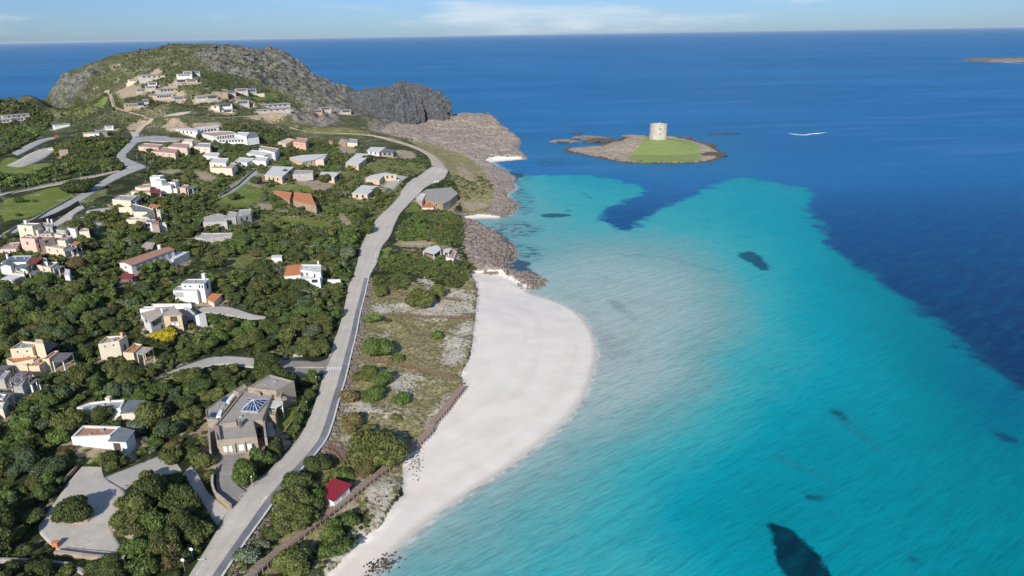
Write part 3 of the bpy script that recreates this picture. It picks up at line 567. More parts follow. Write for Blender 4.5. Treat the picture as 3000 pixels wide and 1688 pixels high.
def sea_material():
    t = NT('sea_water'); pos = t.pos(); d = t.attr('dep')
    n1 = t.noise(.06, 5, .6); n2 = t.noise(.28, 5, .65); lo = t.noise(.012, 4, .6, t.rotmap(pos, .12, .35, 1.8)); big = t.noise(.0016, 3, .5, t.rotmap(pos, .1, .6, 1.6))
    dd = t.math('ADD', d, t.math('MULTIPLY', t.math('SUBTRACT', n1, .5), .10))
    shallow = t.ramp(dd, [(.03, (.50, .46, .39)), (.085, (.38, .41, .38)), (.16, (.355, .43, .405)), (.28, (.30, .42, .40)), (.40, (.185, .355, .345)), (.52, (.045, .355, .375)), (.63, (.003, .29, .35)), (.77, (.0, .205, .245)), (.95, (.0, .125, .215))])
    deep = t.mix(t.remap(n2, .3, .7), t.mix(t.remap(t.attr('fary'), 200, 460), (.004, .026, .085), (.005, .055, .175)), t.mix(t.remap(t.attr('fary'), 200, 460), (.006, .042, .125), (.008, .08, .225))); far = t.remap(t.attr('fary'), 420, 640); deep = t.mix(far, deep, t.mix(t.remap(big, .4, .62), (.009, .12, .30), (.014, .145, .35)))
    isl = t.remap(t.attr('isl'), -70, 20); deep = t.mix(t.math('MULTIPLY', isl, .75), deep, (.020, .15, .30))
    e = t.math('ADD', t.attr('deep'), t.math('ADD', t.math('MULTIPLY', t.math('SUBTRACT', n2, .5), 9), t.math('MULTIPLY', t.math('SUBTRACT', n1, .5), 30)))
    c = t.mix(t.remap(e, -5, 4), shallow, deep)
    pe = t.math('ADD', t.attr('patch'), t.math('MULTIPLY', t.math('SUBTRACT', n2, .5), 6)); pe = t.math('ADD', pe, t.math('MULTIPLY', t.math('SUBTRACT', t.noise(.10, 4, .6, t.mapped(pos, .5, 1.4, 1, -.3)), .5), 5)); c = t.mix(t.math('MULTIPLY', t.remap(pe, -1.2, 2.2), .84), c, (.004, .036, .085)); be = t.math('ADD', t.attr('big'), t.math('MULTIPLY', t.math('SUBTRACT', n2, .5), 5)); c = t.mix(t.math('MULTIPLY', t.remap(be, -.5, 1.2), .95), c, (.001, .010, .028))
    fe = t.math('ADD', t.attr('faint'), t.math('MULTIPLY', t.math('SUBTRACT', n2, .5), 8)); c = t.mix(t.math('MULTIPLY', t.remap(fe, -2, 2.5), .30), c, (.03, .09, .13))
    rn = t.noise(.22, 5, .7, t.mapped(pos, .6, 1.5, 1, -.3)); c = t.mix(t.math('MULTIPLY', t.math('MULTIPLY', t.remap(t.attr('reef'), -6, 5), t.remap(rn, .46, .58)), .8), c, (.02, .055, .10))
    sm = t.math('MULTIPLY', t.remap(t.attr('dep'), .14, .32, 1, 0), t.remap(t.noise(.045, 6, .72, t.rotmap(pos, .5, 1.0, .7)), .47, .66)); c = t.mix(t.math('MULTIPLY', sm, .34), c, (.17, .215, .20))
    foam = t.math('MULTIPLY', t.remap(t.attr('shore'), 0, 1.4, 1, 0), t.remap(n2, .42, .6)); c = t.mix(t.math('MULTIPLY', foam, .5), c, (.72, .72, .70))
    # wind ripples and a longer slanting swell
    WA = math.radians(34); v = t.rotmap(pos, WA, .22, 1.0); r1 = t.noise(.75, 4, .6, v); r2 = t.noise(.17, 3, .55, t.rotmap(pos, WA+.1, .30, 1.2)); r3 = t.noise(2.6, 3, .6, v)
    c = t.mix(t.math('MULTIPLY', t.remap(r2, .42, .66), .10), c, t.mix(.5, c, (.0, .42, .50))); c = t.mix(t.math('MULTIPLY', t.remap(r1, .36, .52, 1, 0), .17), c, (.005, .09, .13))
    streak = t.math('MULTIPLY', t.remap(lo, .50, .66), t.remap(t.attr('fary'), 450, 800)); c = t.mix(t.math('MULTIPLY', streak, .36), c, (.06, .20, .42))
    b = t.bump(r1, .28, .9); b = t.bump(r2, .25, 2.5, b); b = t.bump(r3, .18, .25, b)
    t.fin(c, .5, 0.0, b); df = t.n('ShaderNodeBsdfDiffuse'); t.l(c, df.inputs[0]); t.l(b, df.inputs['Normal']); gl = t.n('ShaderNodeBsdfGlossy'); gl.inputs['Roughness'].default_value = .28; gl.inputs['Color'].default_value = (.8, .9, 1, 1); t.l(b, gl.inputs['Normal'])
    fr = t.n('ShaderNodeFresnel'); fr.inputs['IOR'].default_value = 1.33; t.l(b, fr.inputs['Normal']); fac = t.math('MINIMUM', t.math('MULTIPLY', fr.outputs[0], .28), .12); mx = t.n('ShaderNodeMixShader'); t.l(fac, mx.inputs[0]); t.l(df.outputs[0], mx.inputs[1]); t.l(gl.outputs[0], mx.inputs[2]); t.l(mx.outputs[0], t.out.inputs[0]); t.t.nodes.remove(t.b)
    return t.m
M['sea'] = sea_material()
_isl = sd_near(_sx, _sy, np.array([P(x*1.165, y*1.165, 0)[:2] for x, y in [(1400,360),(1480,340),(1640,340),(1800,350),(1830,390),(1780,420),(1560,425),(1420,395)]]), -80)
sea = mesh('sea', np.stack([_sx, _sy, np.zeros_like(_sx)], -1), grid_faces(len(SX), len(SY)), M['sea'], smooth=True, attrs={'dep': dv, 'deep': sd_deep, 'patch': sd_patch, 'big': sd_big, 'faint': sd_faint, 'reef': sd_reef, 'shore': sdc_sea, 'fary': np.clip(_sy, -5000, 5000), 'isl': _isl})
tag(sea, kind='structure')
# ================================================================== ISLETS, ROCKS
M['rock'] = None
def rock_material(name, dark, mid, lite, s=.5, grass=None):
    t = NT(name); n = t.noise(s, 6, .7); n2 = t.noise(s*4, 4, .7); g = t.math('ADD', t.math('MULTIPLY', n, .55), t.math('MULTIPLY', n2, .45))
    c = t.ramp(g, [(.32, dark), (.5, mid), (.68, lite)])
    if grass:
        a = t.attr('green'); mk_ = t.remap(t.math('ADD', a, t.math('MULTIPLY', t.math('SUBTRACT', t.remap(t.noise(.16, 5, .65), .34, .66, 0, 1, False), .5), 1.0)), .36, .62)
        gc = t.ramp(n2, [(.3, (.16, .225, .055)), (.5, (.215, .28, .085)), (.68, (.34, .36, .17))]); c = t.mix(mk_, c, gc)
        sm = t.remap(t.math('ADD', t.attr('wet'), t.math('MULTIPLY', n2, .8)), .5, 1.3, 1, 0); c = t.mix(t.math('MULTIPLY', sm, .85), c, (.05, .042, .038))
    return t.fin(c, .92, .15, t.bump(g, .7, .6))
M['rock'] = rock_material('shore_rock', (.07, .06, .055), (.20, .165, .145), (.33, .28, .245)); M['darkrock'] = rock_material('wet_dark_rock', (.03, .028, .027), (.09, .075, .065), (.18, .15, .13))
M['cliff'] = rock_material('grey_cliff', (.018, .019, .02), (.076, .080, .084), (.19, .19, .185), .30); M['islet'] = rock_material('islet_ground', (.10, .08, .065), (.35, .28, .215), (.56, .47, .375), .30, True)
isl = smooth_loop(np.array([P(x, y, 0)[:2] for x, y in cT((60,522),(200,480),(420,490),(640,455),(760,420),(900,390),(1000,335),(1150,322),(1330,318),(1500,300),(1700,312),(1850,345),(2050,395),(2200,440),(2310,500),(2420,560),(2400,620),(2250,690),(1900,716),(1500,716),(1050,712),(800,672),(560,620),(330,580))]), 2)
x0, y0 = isl.min(0)-8; x1, y1 = isl.max(0)+8
ix = np.arange(x0, x1, 1.2); iy = np.arange(y0, y1, 1.2); IX, IY = np.meshgrid(ix, iy); isd = sd_poly(IX, IY, isl)
top = P(*cT((1480, 330))[0], 9*US); tx, ty = top[0], top[1]
cone = 9.2*US-.155*np.sqrt(((IX-tx)*.85)**2+((IY-ty)*.9)**2)-.0007*((IX-tx)**2+(IY-ty)**2)
flatd = sstep(9, 5, np.hypot(IX-tx, IY-ty)); IZ = np.minimum(np.maximum(cone, .9), .2+.55*np.maximum(isd, 0)+.02*np.maximum(isd, 0)**2)
gp = np.array([P(x, y, 3)[:2] for x, y in cT((1030,600),(1180,490),(1370,375),(1500,350),(1640,345),(1850,385),(2040,440),(2140,510),(2160,600),(2090,655),(1500,672),(1080,668))]); gw = sstep(-9, 9, sd_near(IX, IY, smooth_loop(gp, 1)))
IZ = np.where(isd > 0, IZ+(1-gw)*(ridged(IX/7, IY/7, o=3, seed=77)*.45)*sstep(0, 5, isd)+gw*.25*fbm(IX/5, IY/5, o=3, seed=78), np.maximum(.3*isd, -2)); IZ = IZ*(1-flatd)+flatd*9.0*US
islet = mesh('islet', np.stack([IX, IY, IZ], -1).reshape(-1, 3), grid_faces(len(ix), len(iy)), M['islet'], smooth=True, attrs={'green': gw.ravel(), 'wet': IZ.ravel()}); tag(islet, kind='structure')
ISL_EDGE = isl
def rock_mesh(name, c, size, mat, seed, sub=4, rough=.35, flat_base=-1.2, rz=0, parent=None):
    bm = bmesh.new(); bmesh.ops.create_icosphere(bm, subdivisions=sub, radius=1); v = np.array([q.co[:] for q in bm.verts]); f = [tuple(q.index for q in p.verts) for p in bm.faces]; bm.free()
    r = 1+rough*(fbm(v[:, 0]*1.3+seed, v[:, 1]*1.3, v[:, 2]*1.3, 4, seed)*.6+.5*(ridged(v[:, 0]*2.2, v[:, 1]*2.2+seed, v[:, 2]*2.2, 3, seed+9)-.6))
    v = v*r[:, None]; v[:, 2] = np.maximum(v[:, 2], flat_base); v = v*np.array(size); ca, sa = math.cos(rz), math.sin(rz)
    v[:, :2] = v[:, :2]@np.array([[ca, sa], [-sa, ca]]); o = mesh(name, v, f, mat, parent, smooth=False); o.location = c; return o
def reef(pix, sx, sy, sz, lab, seed, mat='darkrock', rz=0.0, z=.1):
    sx *= 1.25; sy *= 1.35; sz *= 1.5
    p = P(*pix, 0); o = rock_mesh('reef_rock', (p[0], p[1], z), (sx, sy, sz), M[mat], seed, 4, .5, -1.5, rz); return tag(o, lab, 'rock', 'reef rocks round the tower islet')
reef(cT((440, 345))[0], 16, 7, 2.2, 'long brown reef rock in the sea left of the tower', 3, 'rock', -.12); reef(cT((700, 392))[0], 18, 6, 2.0, 'dark reef rock joining the left end of the tower islet', 5, 'darkrock', -.15)
reef(cT((90, 395))[0], 12, 5, 1.6, 'low brown reef rock farthest left of the tower islet', 6, 'rock', -.1); reef(cT((250, 262))[0], 7, 3, .7, 'half sunken dark rock behind the long brown reef', 7, 'darkrock', .1)
reef(cT((2330, 600))[0], 10, 8, 1.3, 'dark jagged rock at the right tip of the tower islet', 8, 'darkrock', .3); reef(cT((2480, 272))[0], 15, 2.5, .6, 'thin dark reef awash in the sea right of the tower', 9, 'darkrock', .05); reef(cT((2200, 450))[0], 9, 4, 2.0, 'dark rock on the right shore behind the tower islet', 12, 'darkrock', -.3)
reef(cT((1900, 345))[0], 8, 3.0, 1.6, 'dark rock low behind the tower islet on its right', 13, 'darkrock', -.2); reef(cT((560, 475))[0], 12, 3.5, 1.2, 'flat brown rock in the gap between islet and long reef', 14, 'rock', -.05)
reef(cT((1100, 325))[0], 12, 3.5, 1.8, 'brown rock behind the islet just left of the tower', 15, 'rock', -.05)
# sea cliff dome with gullies
base = PY(1185, 360, 905); bm = bmesh.new(); bmesh.ops.create_icosphere(bm, subdivisions=6, radius=1); v = np.array([q.co[:] for q in bm.verts]); f = [tuple(q.index for q in p.verts) for p in bm.faces]; bm.free()
az = np.arctan2(v[:, 0], -v[:, 1]); up = np.clip(v[:, 2], -1, 1)
hz_ = np.sqrt(np.clip(1-up**2, 0, 1)); sh = np.where(up > 0, 1-.55*up**2.2, 1)         # steep sides, rounded top
prof = np.stack([v[:, 0]/np.maximum(hz_, 1e-3)*np.maximum(hz_, 1e-3)**.78, v[:, 1]/np.maximum(hz_, 1e-3)*np.maximum(hz_, 1e-3)**.78, up], -1)
gul = ridged(az*3.1+2, up*.35, None, 4, 91)*.16+ridged(prof[:, 0]*3.2, prof[:, 1]*3.2, prof[:, 2]*3.2, 4, 93)*.10+fbm(prof[:, 0]*1.2, prof[:, 1]*1.2, prof[:, 2]*1.2, 3, 95)*.16
gul *= .25+1.0*sstep(.98, .5, up)
prof *= (1+gul)[:, None]; _n = np.exp(-((prof[:, 0]+.30)/.10)**2)*.09; prof[:, 2] *= np.where(prof[:, 2] > 0, 1-_n-.05*sstep(-.3, -.6, prof[:, 0]), 1)
hw = .5*(1306-1052)/F*math.hypot(815*US, 60)*.90
tp = PY(1185, 238, 815)[2]; dome = mesh('sea_cliff_rock', prof*np.array([hw, hw*.62, (tp+6)/1.08]), f, M['cliff'], smooth=False); dome.location = (PY(1178, 300, 815)[0], 815*US, -6)
tag(dome, 'great dark grey rock dome with vertical gullies at the cape', 'rock')
# far island on the right
fx = P(2875, 182, 0); fi = np.arange(0, 560, 8.0); fj = np.arange(0, 200, 8.0); A_, B_ = np.meshgrid(fi, fj)
ez = np.minimum(13, .5*np.minimum(np.minimum(A_, 600-A_), np.minimum(B_, 200-B_))+0)*(0.8+.2*fbm(A_/60, B_/60, o=3, seed=41))+1.5*fbm(A_/14, B_/14, o=3, seed=42)*sstep(0, 30, A_)-1.0
far_isl = mesh('far_island', np.stack([fx[0]+A_+.1*B_, fx[1]-40+B_-.12*A_, ez], -1).reshape(-1, 3), grid_faces(len(fi), len(fj)), M['rock'], smooth=True); tag(far_isl, kind='structure')
M['foam'] = flat('sea_foam', (.82, .84, .85), .7, .2, .1)
def foam(name, pts, w, lab, cat):
    p = smooth_line(np.array([P(*q, 0)[:2] for q in pts]), 2); p = resample(p, 2.0); d = np.gradient(p, axis=0); d /= np.linalg.norm(d, axis=1)[:, None]; nn = np.stack([-d[:, 1], d[:, 0]], 1); n = len(p); e = np.sin(np.linspace(0, math.pi, n))
    r = w*e*(.55+.6*np.abs(fbm(np.arange(n)/3.0, np.zeros(n), o=2, seed=len(pts)))); hh = .12+.5*e*np.abs(fbm(np.arange(n)/4.0, np.ones(n), o=2, seed=5))
    v = np.stack([np.c_[p-nn*r[:, None], np.full(n, .02)], np.c_[p-nn*r[:, None]*.3, hh], np.c_[p+nn*r[:, None]*.3, hh*.9], np.c_[p+nn*r[:, None], np.full(n, .02)]], 1)
    return tag(mesh(name, v.reshape(-1, 3), grid_faces(4, n), M['foam'], smooth=True), lab, cat)
foam('breaking_wave', [(2308,391),(2335,395),(2362,396),(2376,392),(2395,392),(2412,389),(2424,388)], 2.3, 'white wave breaking on a shoal in the open sea right of the tower', 'wave')
foam('island_surf', [(2868,174),(2890,178),(2920,181),(2960,184),(3010,188)], 6, 'thin white surf along the foot of the far island', 'wave')
# ================================================================== TOWER
def tower():
    tz = 9.0*US; dist = math.hypot(ty, HC); r = .5*52/F*ty*.95; h = 45/F*ty*.88
    root = empty('watchtower', (tx, ty, tz), 'round cream stone watchtower on top of the green islet', 'tower')
    m = stone('tower_stone', (.55, .505, .42), (.38, .345, .285), .8); n = 72; lv = 40; prof = []
    for j in range(lv+1):
        q = j/lv; rr = r*(1.0-.045*q)+(.28 if q > .90 else 0); prof.append((rr, -1.5+q*(h+1.5)))
    vv = []; ff = []
    for rr, z in prof:
        for i in range(n):
            t = 2*math.pi*i/n; d = .22*fbm(np.array([t*6]), np.array([z*.8]), o=3, seed=4)[0]; vv.append(((rr+d)*math.cos(t), (rr+d)*math.sin(t), z+(.7*vn(np.array([t*5]), np.array([1.]), seed=6)[0] if z > h-.2 else 0)))
    for j in range(lv): ff += [(j*n+i, j*n+(i+1) % n, (j+1)*n+(i+1) % n, (j+1)*n+i) for i in range(n)]
    k = len(vv)                                                   # parapet top and the inner face down to the platform
    for i in range(n): t = 2*math.pi*i/n; vv.append(((r-1.6)*math.cos(t), (r-1.6)*math.sin(t), h))
    for i in range(n): t = 2*math.pi*i/n; vv.append(((r-1.6)*math.cos(t), (r-1.6)*math.sin(t), h-1.5))
    ff += [(lv*n+i, lv*n+(i+1) % n, k+(i+1) % n, k+i) for i in range(n)]+[(k+i, k+(i+1) % n, k+n+(i+1) % n, k+n+i) for i in range(n)]+[tuple(range(k+n, k+2*n))]
    mesh('wall', vv, ff, m, root)
    for z, w, hh in ((h*.70, 1.5, 1.5), (h*.34, 1.3, 1.4)):
        a = -math.pi/2+.03; rr = r*(1-.045*z/h); f = MB()
        for s_ in (-1, 1): f.box((s_*(w/2+.15), -.05, 0), (.3, .5, hh+.6))
        f.box((0, -.05, hh/2+.15), (w, .5, .3)); f.box((0, -.05, -hh/2-.15), (w, .5, .3)); o = f.build('window', m, root); o.location = (rr*math.cos(a), rr*math.sin(a), z)
        g = MB(); g.box((0, .05, 0), (w, .3, hh)); g.build('opening', M['darkwood'], o)
    bx = MB(); bx.box((-2, 1.5, h-1.0), (3.2, 2.6, 1.6), .3); bx.build('roof_turret', m, root)
tower()
# ================================================================== SKY, SUN, CAMERA
w = bpy.data.worlds.new('World'); SC.world = w; w.use_nodes = True; nt = w.node_tree; nt.nodes.clear()
def wn(t, **k):
    n = nt.nodes.new(t)
    for a, v in k.items(): setattr(n, a, v)
    return n
wo = wn('ShaderNodeOutputWorld'); bg = wn('ShaderNodeBackground'); sky = wn('ShaderNodeTexSky', sky_type='NISHITA'); sky.sun_disc = False; sky.sun_elevation = SUN_EL; sky.sun_rotation = SUN_AZ; sky.altitude = 100; sky.air_density = 1.0; sky.dust_density = .3; sky.ozone_density = 2.5
tc = wn('ShaderNodeTexCoord'); mp = wn('ShaderNodeMapping'); mp.inputs['Scale'].default_value = (1, 1, 6.5); mp.inputs['Rotation'].default_value = (0, 0, -.4); nt.links.new(tc.outputs['Generated'], mp.inputs[0])
n1 = wn('ShaderNodeTexNoise'); n1.inputs['Scale'].default_value = 3.3; n1.inputs['Detail'].default_value = 7; n1.inputs['Roughness'].default_value = .58; nt.links.new(mp.outputs[0], n1.inputs['Vector'])
cr = wn('ShaderNodeMapRange'); cr.interpolation_type = 'SMOOTHSTEP'; nt.links.new(n1.outputs['Fac'], cr.inputs[0])
for i, q in enumerate((.50, .72, 0, .75)): cr.inputs[i+1].default_value = q
sp = wn('ShaderNodeSeparateXYZ'); nt.links.new(tc.outputs['Generated'], sp.inputs[0])
tint = wn('ShaderNodeMix', data_type='RGBA', blend_type='MULTIPLY'); tint.inputs[0].default_value = 1; hzn = wn('ShaderNodeMapRange'); hzn.interpolation_type = 'SMOOTHSTEP'; nt.links.new(sp.outputs[2], hzn.inputs[0])
for i, q in enumerate((.03, .30, 0, 1)): hzn.inputs[i+1].default_value = q
tm = wn('ShaderNodeMix', data_type='RGBA'); nt.links.new(hzn.outputs[0], tm.inputs[0]); tm.inputs[6].default_value = (.385, .575, .98, 1); tm.inputs[7].default_value = (.78, .92, 1.10, 1); nt.links.new(tm.outputs[2], tint.inputs[7]); nt.links.new(sky.outputs[0], tint.inputs[6])
mx = wn('ShaderNodeMix', data_type='RGBA'); nt.links.new(cr.outputs[0], mx.inputs[0]); nt.links.new(tint.outputs[2], mx.inputs[6]); mx.inputs[7].default_value = (6.6, 7.2, 7.9, 1)
nt.links.new(mx.outputs[2], bg.inputs[0]); bg.inputs[1].default_value = .10; nt.links.new(bg.outputs[0], wo.inputs[0])
sd = bpy.data.lights.new('sun', 'SUN'); sd.energy = 4.8; sd.angle = math.radians(.53); sd.color = (1, .945, .86); so = bpy.data.objects.new('sun', sd); COL.objects.link(so)
so.rotation_euler = (math.pi/2-SUN_EL, 0, math.pi-SUN_AZ); so.location = (-200, -200, 300)
cd = bpy.data.cameras.new('camera'); co = bpy.data.objects.new('camera', cd); COL.objects.link(co); SC.camera = co
cd.sensor_width = 36; cd.lens = 36*F/3000; cd.clip_start = 1; cd.clip_end = 200000
Rm = Matrix(((RV[0], UV[0], -FW[0]), (RV[1], UV[1], -FW[1]), (RV[2], UV[2], -FW[2]))); co.matrix_world = Matrix.Translation((0, 0, HC))@Rm.to_4x4()
hm = bpy.data.materials.new('thin_haze'); hm.use_nodes = True; hm.node_tree.nodes.clear(); _o = hm.node_tree.nodes.new('ShaderNodeOutputMaterial'); _v = hm.node_tree.nodes.new('ShaderNodeVolumePrincipled'); _v.inputs['Density'].default_value = 1.3e-5; _v.inputs['Color'].default_value = (.72, .86, 1, 1); hm.node_tree.links.new(_v.outputs[0], _o.inputs['Volume'])
hb_ = MB(); hb_.box((0, 70000, 64), (250000, 150000, 144)); tag(hb_.build('haze', hm), kind='stuff')
vs = SC.view_settings; vs.view_transform = 'Standard'; vs.look = 'None'; vs.exposure = .2; vs.gamma = 1
SC.cycles.max_bounces = 5; SC.cycles.diffuse_bounces = 3; SC.cycles.glossy_bounces = 2; SC.cycles.transparent_max_bounces = 4
# ================================================================== BUILDINGS
HOUSE_POLYS = []      # (polygon, height) used to keep vegetation clear
def gz(x, y): return float(hr(x, y))
def ccw(p):
    p = [tuple(q[:2]) for q in p]; a = sum(p[i][0]*p[(i+1) % len(p)][1]-p[(i+1) % len(p)][0]*p[i][1] for i in range(len(p))); return p if a > 0 else p[::-1]
def inset(p, d):
    n = len(p); out = []
    for i in range(n):
        a, b, c = np.array(p[i-1]), np.array(p[i]), np.array(p[(i+1) % n]); e1 = (b-a)/max(1e-6, np.linalg.norm(b-a)); e2 = (c-b)/max(1e-6, np.linalg.norm(c-b))
        n1 = np.array([-e1[1], e1[0]]); n2 = np.array([-e2[1], e2[0]]); m = n1+n2; L = m@m
        out.append(tuple(b+m*(2*d/L if L > .3 else d)))
    return out
class House:
    def __init__(s, name, base, label, cat='house', group=None):
        b = T(*base); s.g = gz(b[0], b[1]); s.o = empty(name, (b[0], b[1], s.g), label, cat, group); s.off = Vector((b[0], b[1], s.g)); s.cache = {}
    def child(s, mb, name, mat, parent=None, smooth=False):
        o = s.off if parent is None or parent is s.o else s.off+parent['_off'] if False else s.off
        mb.v = [(x-s.off[0], y-s.off[1], z-s.off[2]) for x, y, z in mb.v]; return mb.build(name, M[mat] if isinstance(mat, str) else mat, parent or s.o, smooth)
    def roofpoly(s, pts, h): return [tuple(P(x, y, s.g+h)[:2]) for x, y in pts]
    def rect(s, pl, pr, depth, h=None):
        """front wall foot from pl to pr, running back by depth"""
        a, b = (P(*pl, s.g)[:2], P(*pr, s.g)[:2]) if h is None else (P(*pl, s.g+h)[:2], P(*pr, s.g+h)[:2])
        d = (b-a)/np.linalg.norm(b-a); n = np.array([-d[1], d[0]]); return [tuple(a), tuple(b), tuple(b+n*depth), tuple(a+n*depth)]
    def block(s, poly, h, wall='white', roof='roof_grey', par=.4, z0=None, over=0.0, keep=True, t=.28, name='wall'):
        p = ccw(poly); z0 = s.g-3.0 if z0 is None else s.g+z0; z1 = s.g+h
        if keep: HOUSE_POLYS.append((np.array(p), h))
        if par > 0:
            q = inset(p, t); n = len(p); mb = MB()
            v = [(x, y, z0) for x, y in p]+[(x, y, z1) for x, y in p]+[(x, y, z1) for x, y in q]+[(x, y, z1-par) for x, y in q]
            f = [(i, (i+1) % n, n+(i+1) % n, n+i) for i in range(n)]+[(n+i, n+(i+1) % n, 2*n+(i+1) % n, 2*n+i) for i in range(n)]+[(2*n+i, 2*n+(i+1) % n, 3*n+(i+1) % n, 3*n+i) for i in range(n)]
            mb.add(v, f); s.child(mb, name, wall); r = MB(); r.prism(inset(p, t+.002), z1-par-.25, z1-par+.003); s.child(r, 'roof', roof); s.clutter(p, z1-par)
        else:
            mb = MB(); mb.prism(p, z0, z1-.3); s.child(mb, name, wall); r = MB(); r.prism(inset(p, -over), z1-.3+.002, z1); s.child(r, 'roof', roof)
        s.last = p; return p
    def clutter(s, p, z):
        """tanks, boxes and a vent pipe left on a flat roof"""
        c = np.mean(p, 0); L = min(np.linalg.norm(np.array(p[1])-p[0]), np.linalg.norm(np.array(p[2])-p[1]))
        if L < 3.2: return
        for i in range(1+len(HOUSE_POLYS) % 3):
            m = MB(); q = c+np.array([random.uniform(-.28, .28), random.uniform(-.28, .28)])*L; k = random.uniform(.5, 1.1)
            if i % 2: m.tube((q[0], q[1], z), (q[0], q[1], z+random.uniform(.8, 1.5)), .09, n=6)
            else: m.box((q[0], q[1], z+k*.3), (k, k*.7, k*.7), random.uniform(0, 3))
            s.child(m, 'roof_unit', 'metal')
    def window(s, p, e, u, z, w=1.1, h=1.2, fr='frame', pane='glass', name='window', proud=.04):
        if fr == 'frame': fr = ('frame', 'darkwood', 'metal', 'whitepaint', 'bluepaint', 'frame')[int(abs(p[0][0]*7+p[0][1]*3)) % 6]
        n = len(p); a, b = np.array(p[e % n]), np.array(p[(e+1) % n]); d = (b-a)/np.linalg.norm(b-a); nr = np.array([d[1], -d[0]]); c = a+(b-a)*u; ang = math.atan2(d[1], d[0])
        m = MB()
        def bx(m, dx, dz, ww, hh, dep, pr): m.box((c[0]+d[0]*dx+nr[0]*(pr-dep/2), c[1]+d[1]*dx+nr[1]*(pr-dep/2), s.g+z+dz), (ww, dep, hh), ang)
        for dx in (-w/2, w/2): bx(m, dx, 0, .12, h+.24, .3, proud+.03)
        bx(m, 0, h/2+.06, w-.12, .12, .3, proud+.03); bx(m, 0, -h/2-.06, w+.1, .12, .36, proud+.08)
        o = s.child(m, name, fr); q = MB(); bx(q, 0, 0, w-.125, h-.002, .2, proud); s.child(q, 'pane', pane, o); return o
    def windows(s, p, e, n, z, w=1.1, h=1.2, u0=.12, u1=.88, **k):
        for i in range(n): s.window(p, e, u0+(u1-u0)*((i+.5)/n), z, w, h, **k)
    def front(s, p):
        """index of the wall that looks most nearly towards the camera"""
        best = None
        for i in range(len(p)):
            a, b = np.array(p[i]), np.array(p[(i+1) % len(p)]); d = b-a; L = np.linalg.norm(d); nr = np.array([d[1], -d[0]])/L; c = (a+b)/2; k = -(nr@c)/np.linalg.norm(c)*min(L, 8)
            if best is None or k > best[0]: best = (k, i)
        return best[1]
    def canopy(s, poly, h, mat='slat', thick=.18, posts=True, tilt=0.0, name='pergola', pm='whitepaint', keep=True):
        p = ccw(poly); n = len(p); m = MB(); zz = [s.g+h+tilt*((y-p[0][1])) for x, y in p]
        v = [(x, y, z-thick) for (x, y), z in zip(p, zz)]+[(x, y, z) for (x, y), z in zip(p, zz)]
        m.add(v, [tuple(range(n-1, -1, -1)), tuple(range(n, 2*n))]+[(i, (i+1) % n, n+(i+1) % n, n+i) for i in range(n)]); o = s.child(m, name, mat)
        if keep: HOUSE_POLYS.append((np.array(p), h))
        if posts:
            for (x, y), z in zip(inset(p, .3), zz):
                zb = gz(x, y)-.5; q = MB(); q.box((x, y, (z-thick+zb)/2), (.24, .24, max(.3, z-thick-zb))); s.child(q, 'post', pm, o)
        return o
    def chimney(s, pix, h, hh=1.3, w=.7, wall='white'):
        x, y = P(*pix, s.g+h)[:2]; m = MB(); m.box((x, y, s.g+h+hh/2-.3), (w, w, hh+.6)); m.box((x, y, s.g+h+hh+.12), (w+.25, w+.25, .2)); return s.child(m, 'chimney', wall)
    def pitched(s, poly, h, rise, roof='roof_terra', wall='white', axis=0, over=.35, z0=None, mono=False):
        """four-cornered plan with a ridge (or a single slope) on top; axis 0: ridge parallel to the first side"""
        p = ccw(poly); HOUSE_POLYS.append((np.array(p), h+rise)); g = s.g; z0 = g-3 if z0 is None else g+z0
        if axis: p = p[1:]+p[:1]
        a, b, c, d = [np.array(q) for q in p]; m = MB()
        if mono:
            zs = [g+h, g+h, g+h+rise, g+h+rise]; m.prism([a, b, c, d], z0, [z-.15 for z in zs]); s.child(m, 'wall', wall); q = inset([tuple(k) for k in (a, b, c, d)], -over); r = MB()
            v = [(x, y, z-.15+.003) for (x, y), z in zip(q, zs)]+[(x, y, z+.05) for (x, y), z in zip(q, zs)]; r.add(v, [(3, 2, 1, 0), (4, 5, 6, 7), (0, 1, 5, 4), (1, 2, 6, 5), (2, 3, 7, 6), (3, 0, 4, 7)]); s.child(r, 'roof', roof)
        else:
            e, f = (d+a)/2, (b+c)/2; v = [(*q, z0) for q in (a, b, c, d)]+[(*q, g+h) for q in (a, b, c, d)]+[(*e, g+h+rise), (*f, g+h+rise)]
            m.add(v, [(0, 1, 5, 4), (2, 3, 7, 6), (1, 2, 6, 9, 5), (3, 0, 4, 8, 7)]); s.child(m, 'wall', wall)
            q = [np.array(k) for k in inset([tuple(k) for k in (a, b, c, d)], -over)]; e2, f2 = (q[3]+q[0])/2, (q[1]+q[2])/2; dz = over*rise/max(1, np.linalg.norm(d-a)/2); r = MB(); t = .16
            v = [(*k, g+h-dz+.06) for k in q]+[(*e2, g+h+rise+.06), (*f2, g+h+rise+.06)]; v += [(x, y, z+t) for x, y, z in v]
            r.add(v, [(6, 7, 11, 10), (8, 9, 10, 11), (5, 1, 0, 4), (4, 3, 2, 5), (0, 1, 7, 6), (2, 3, 9, 8), (1, 5, 11, 7), (5, 2, 8, 11), (3, 4, 10, 9), (4, 0, 6, 10)]); s.child(r, 'roof', roof)
        return p
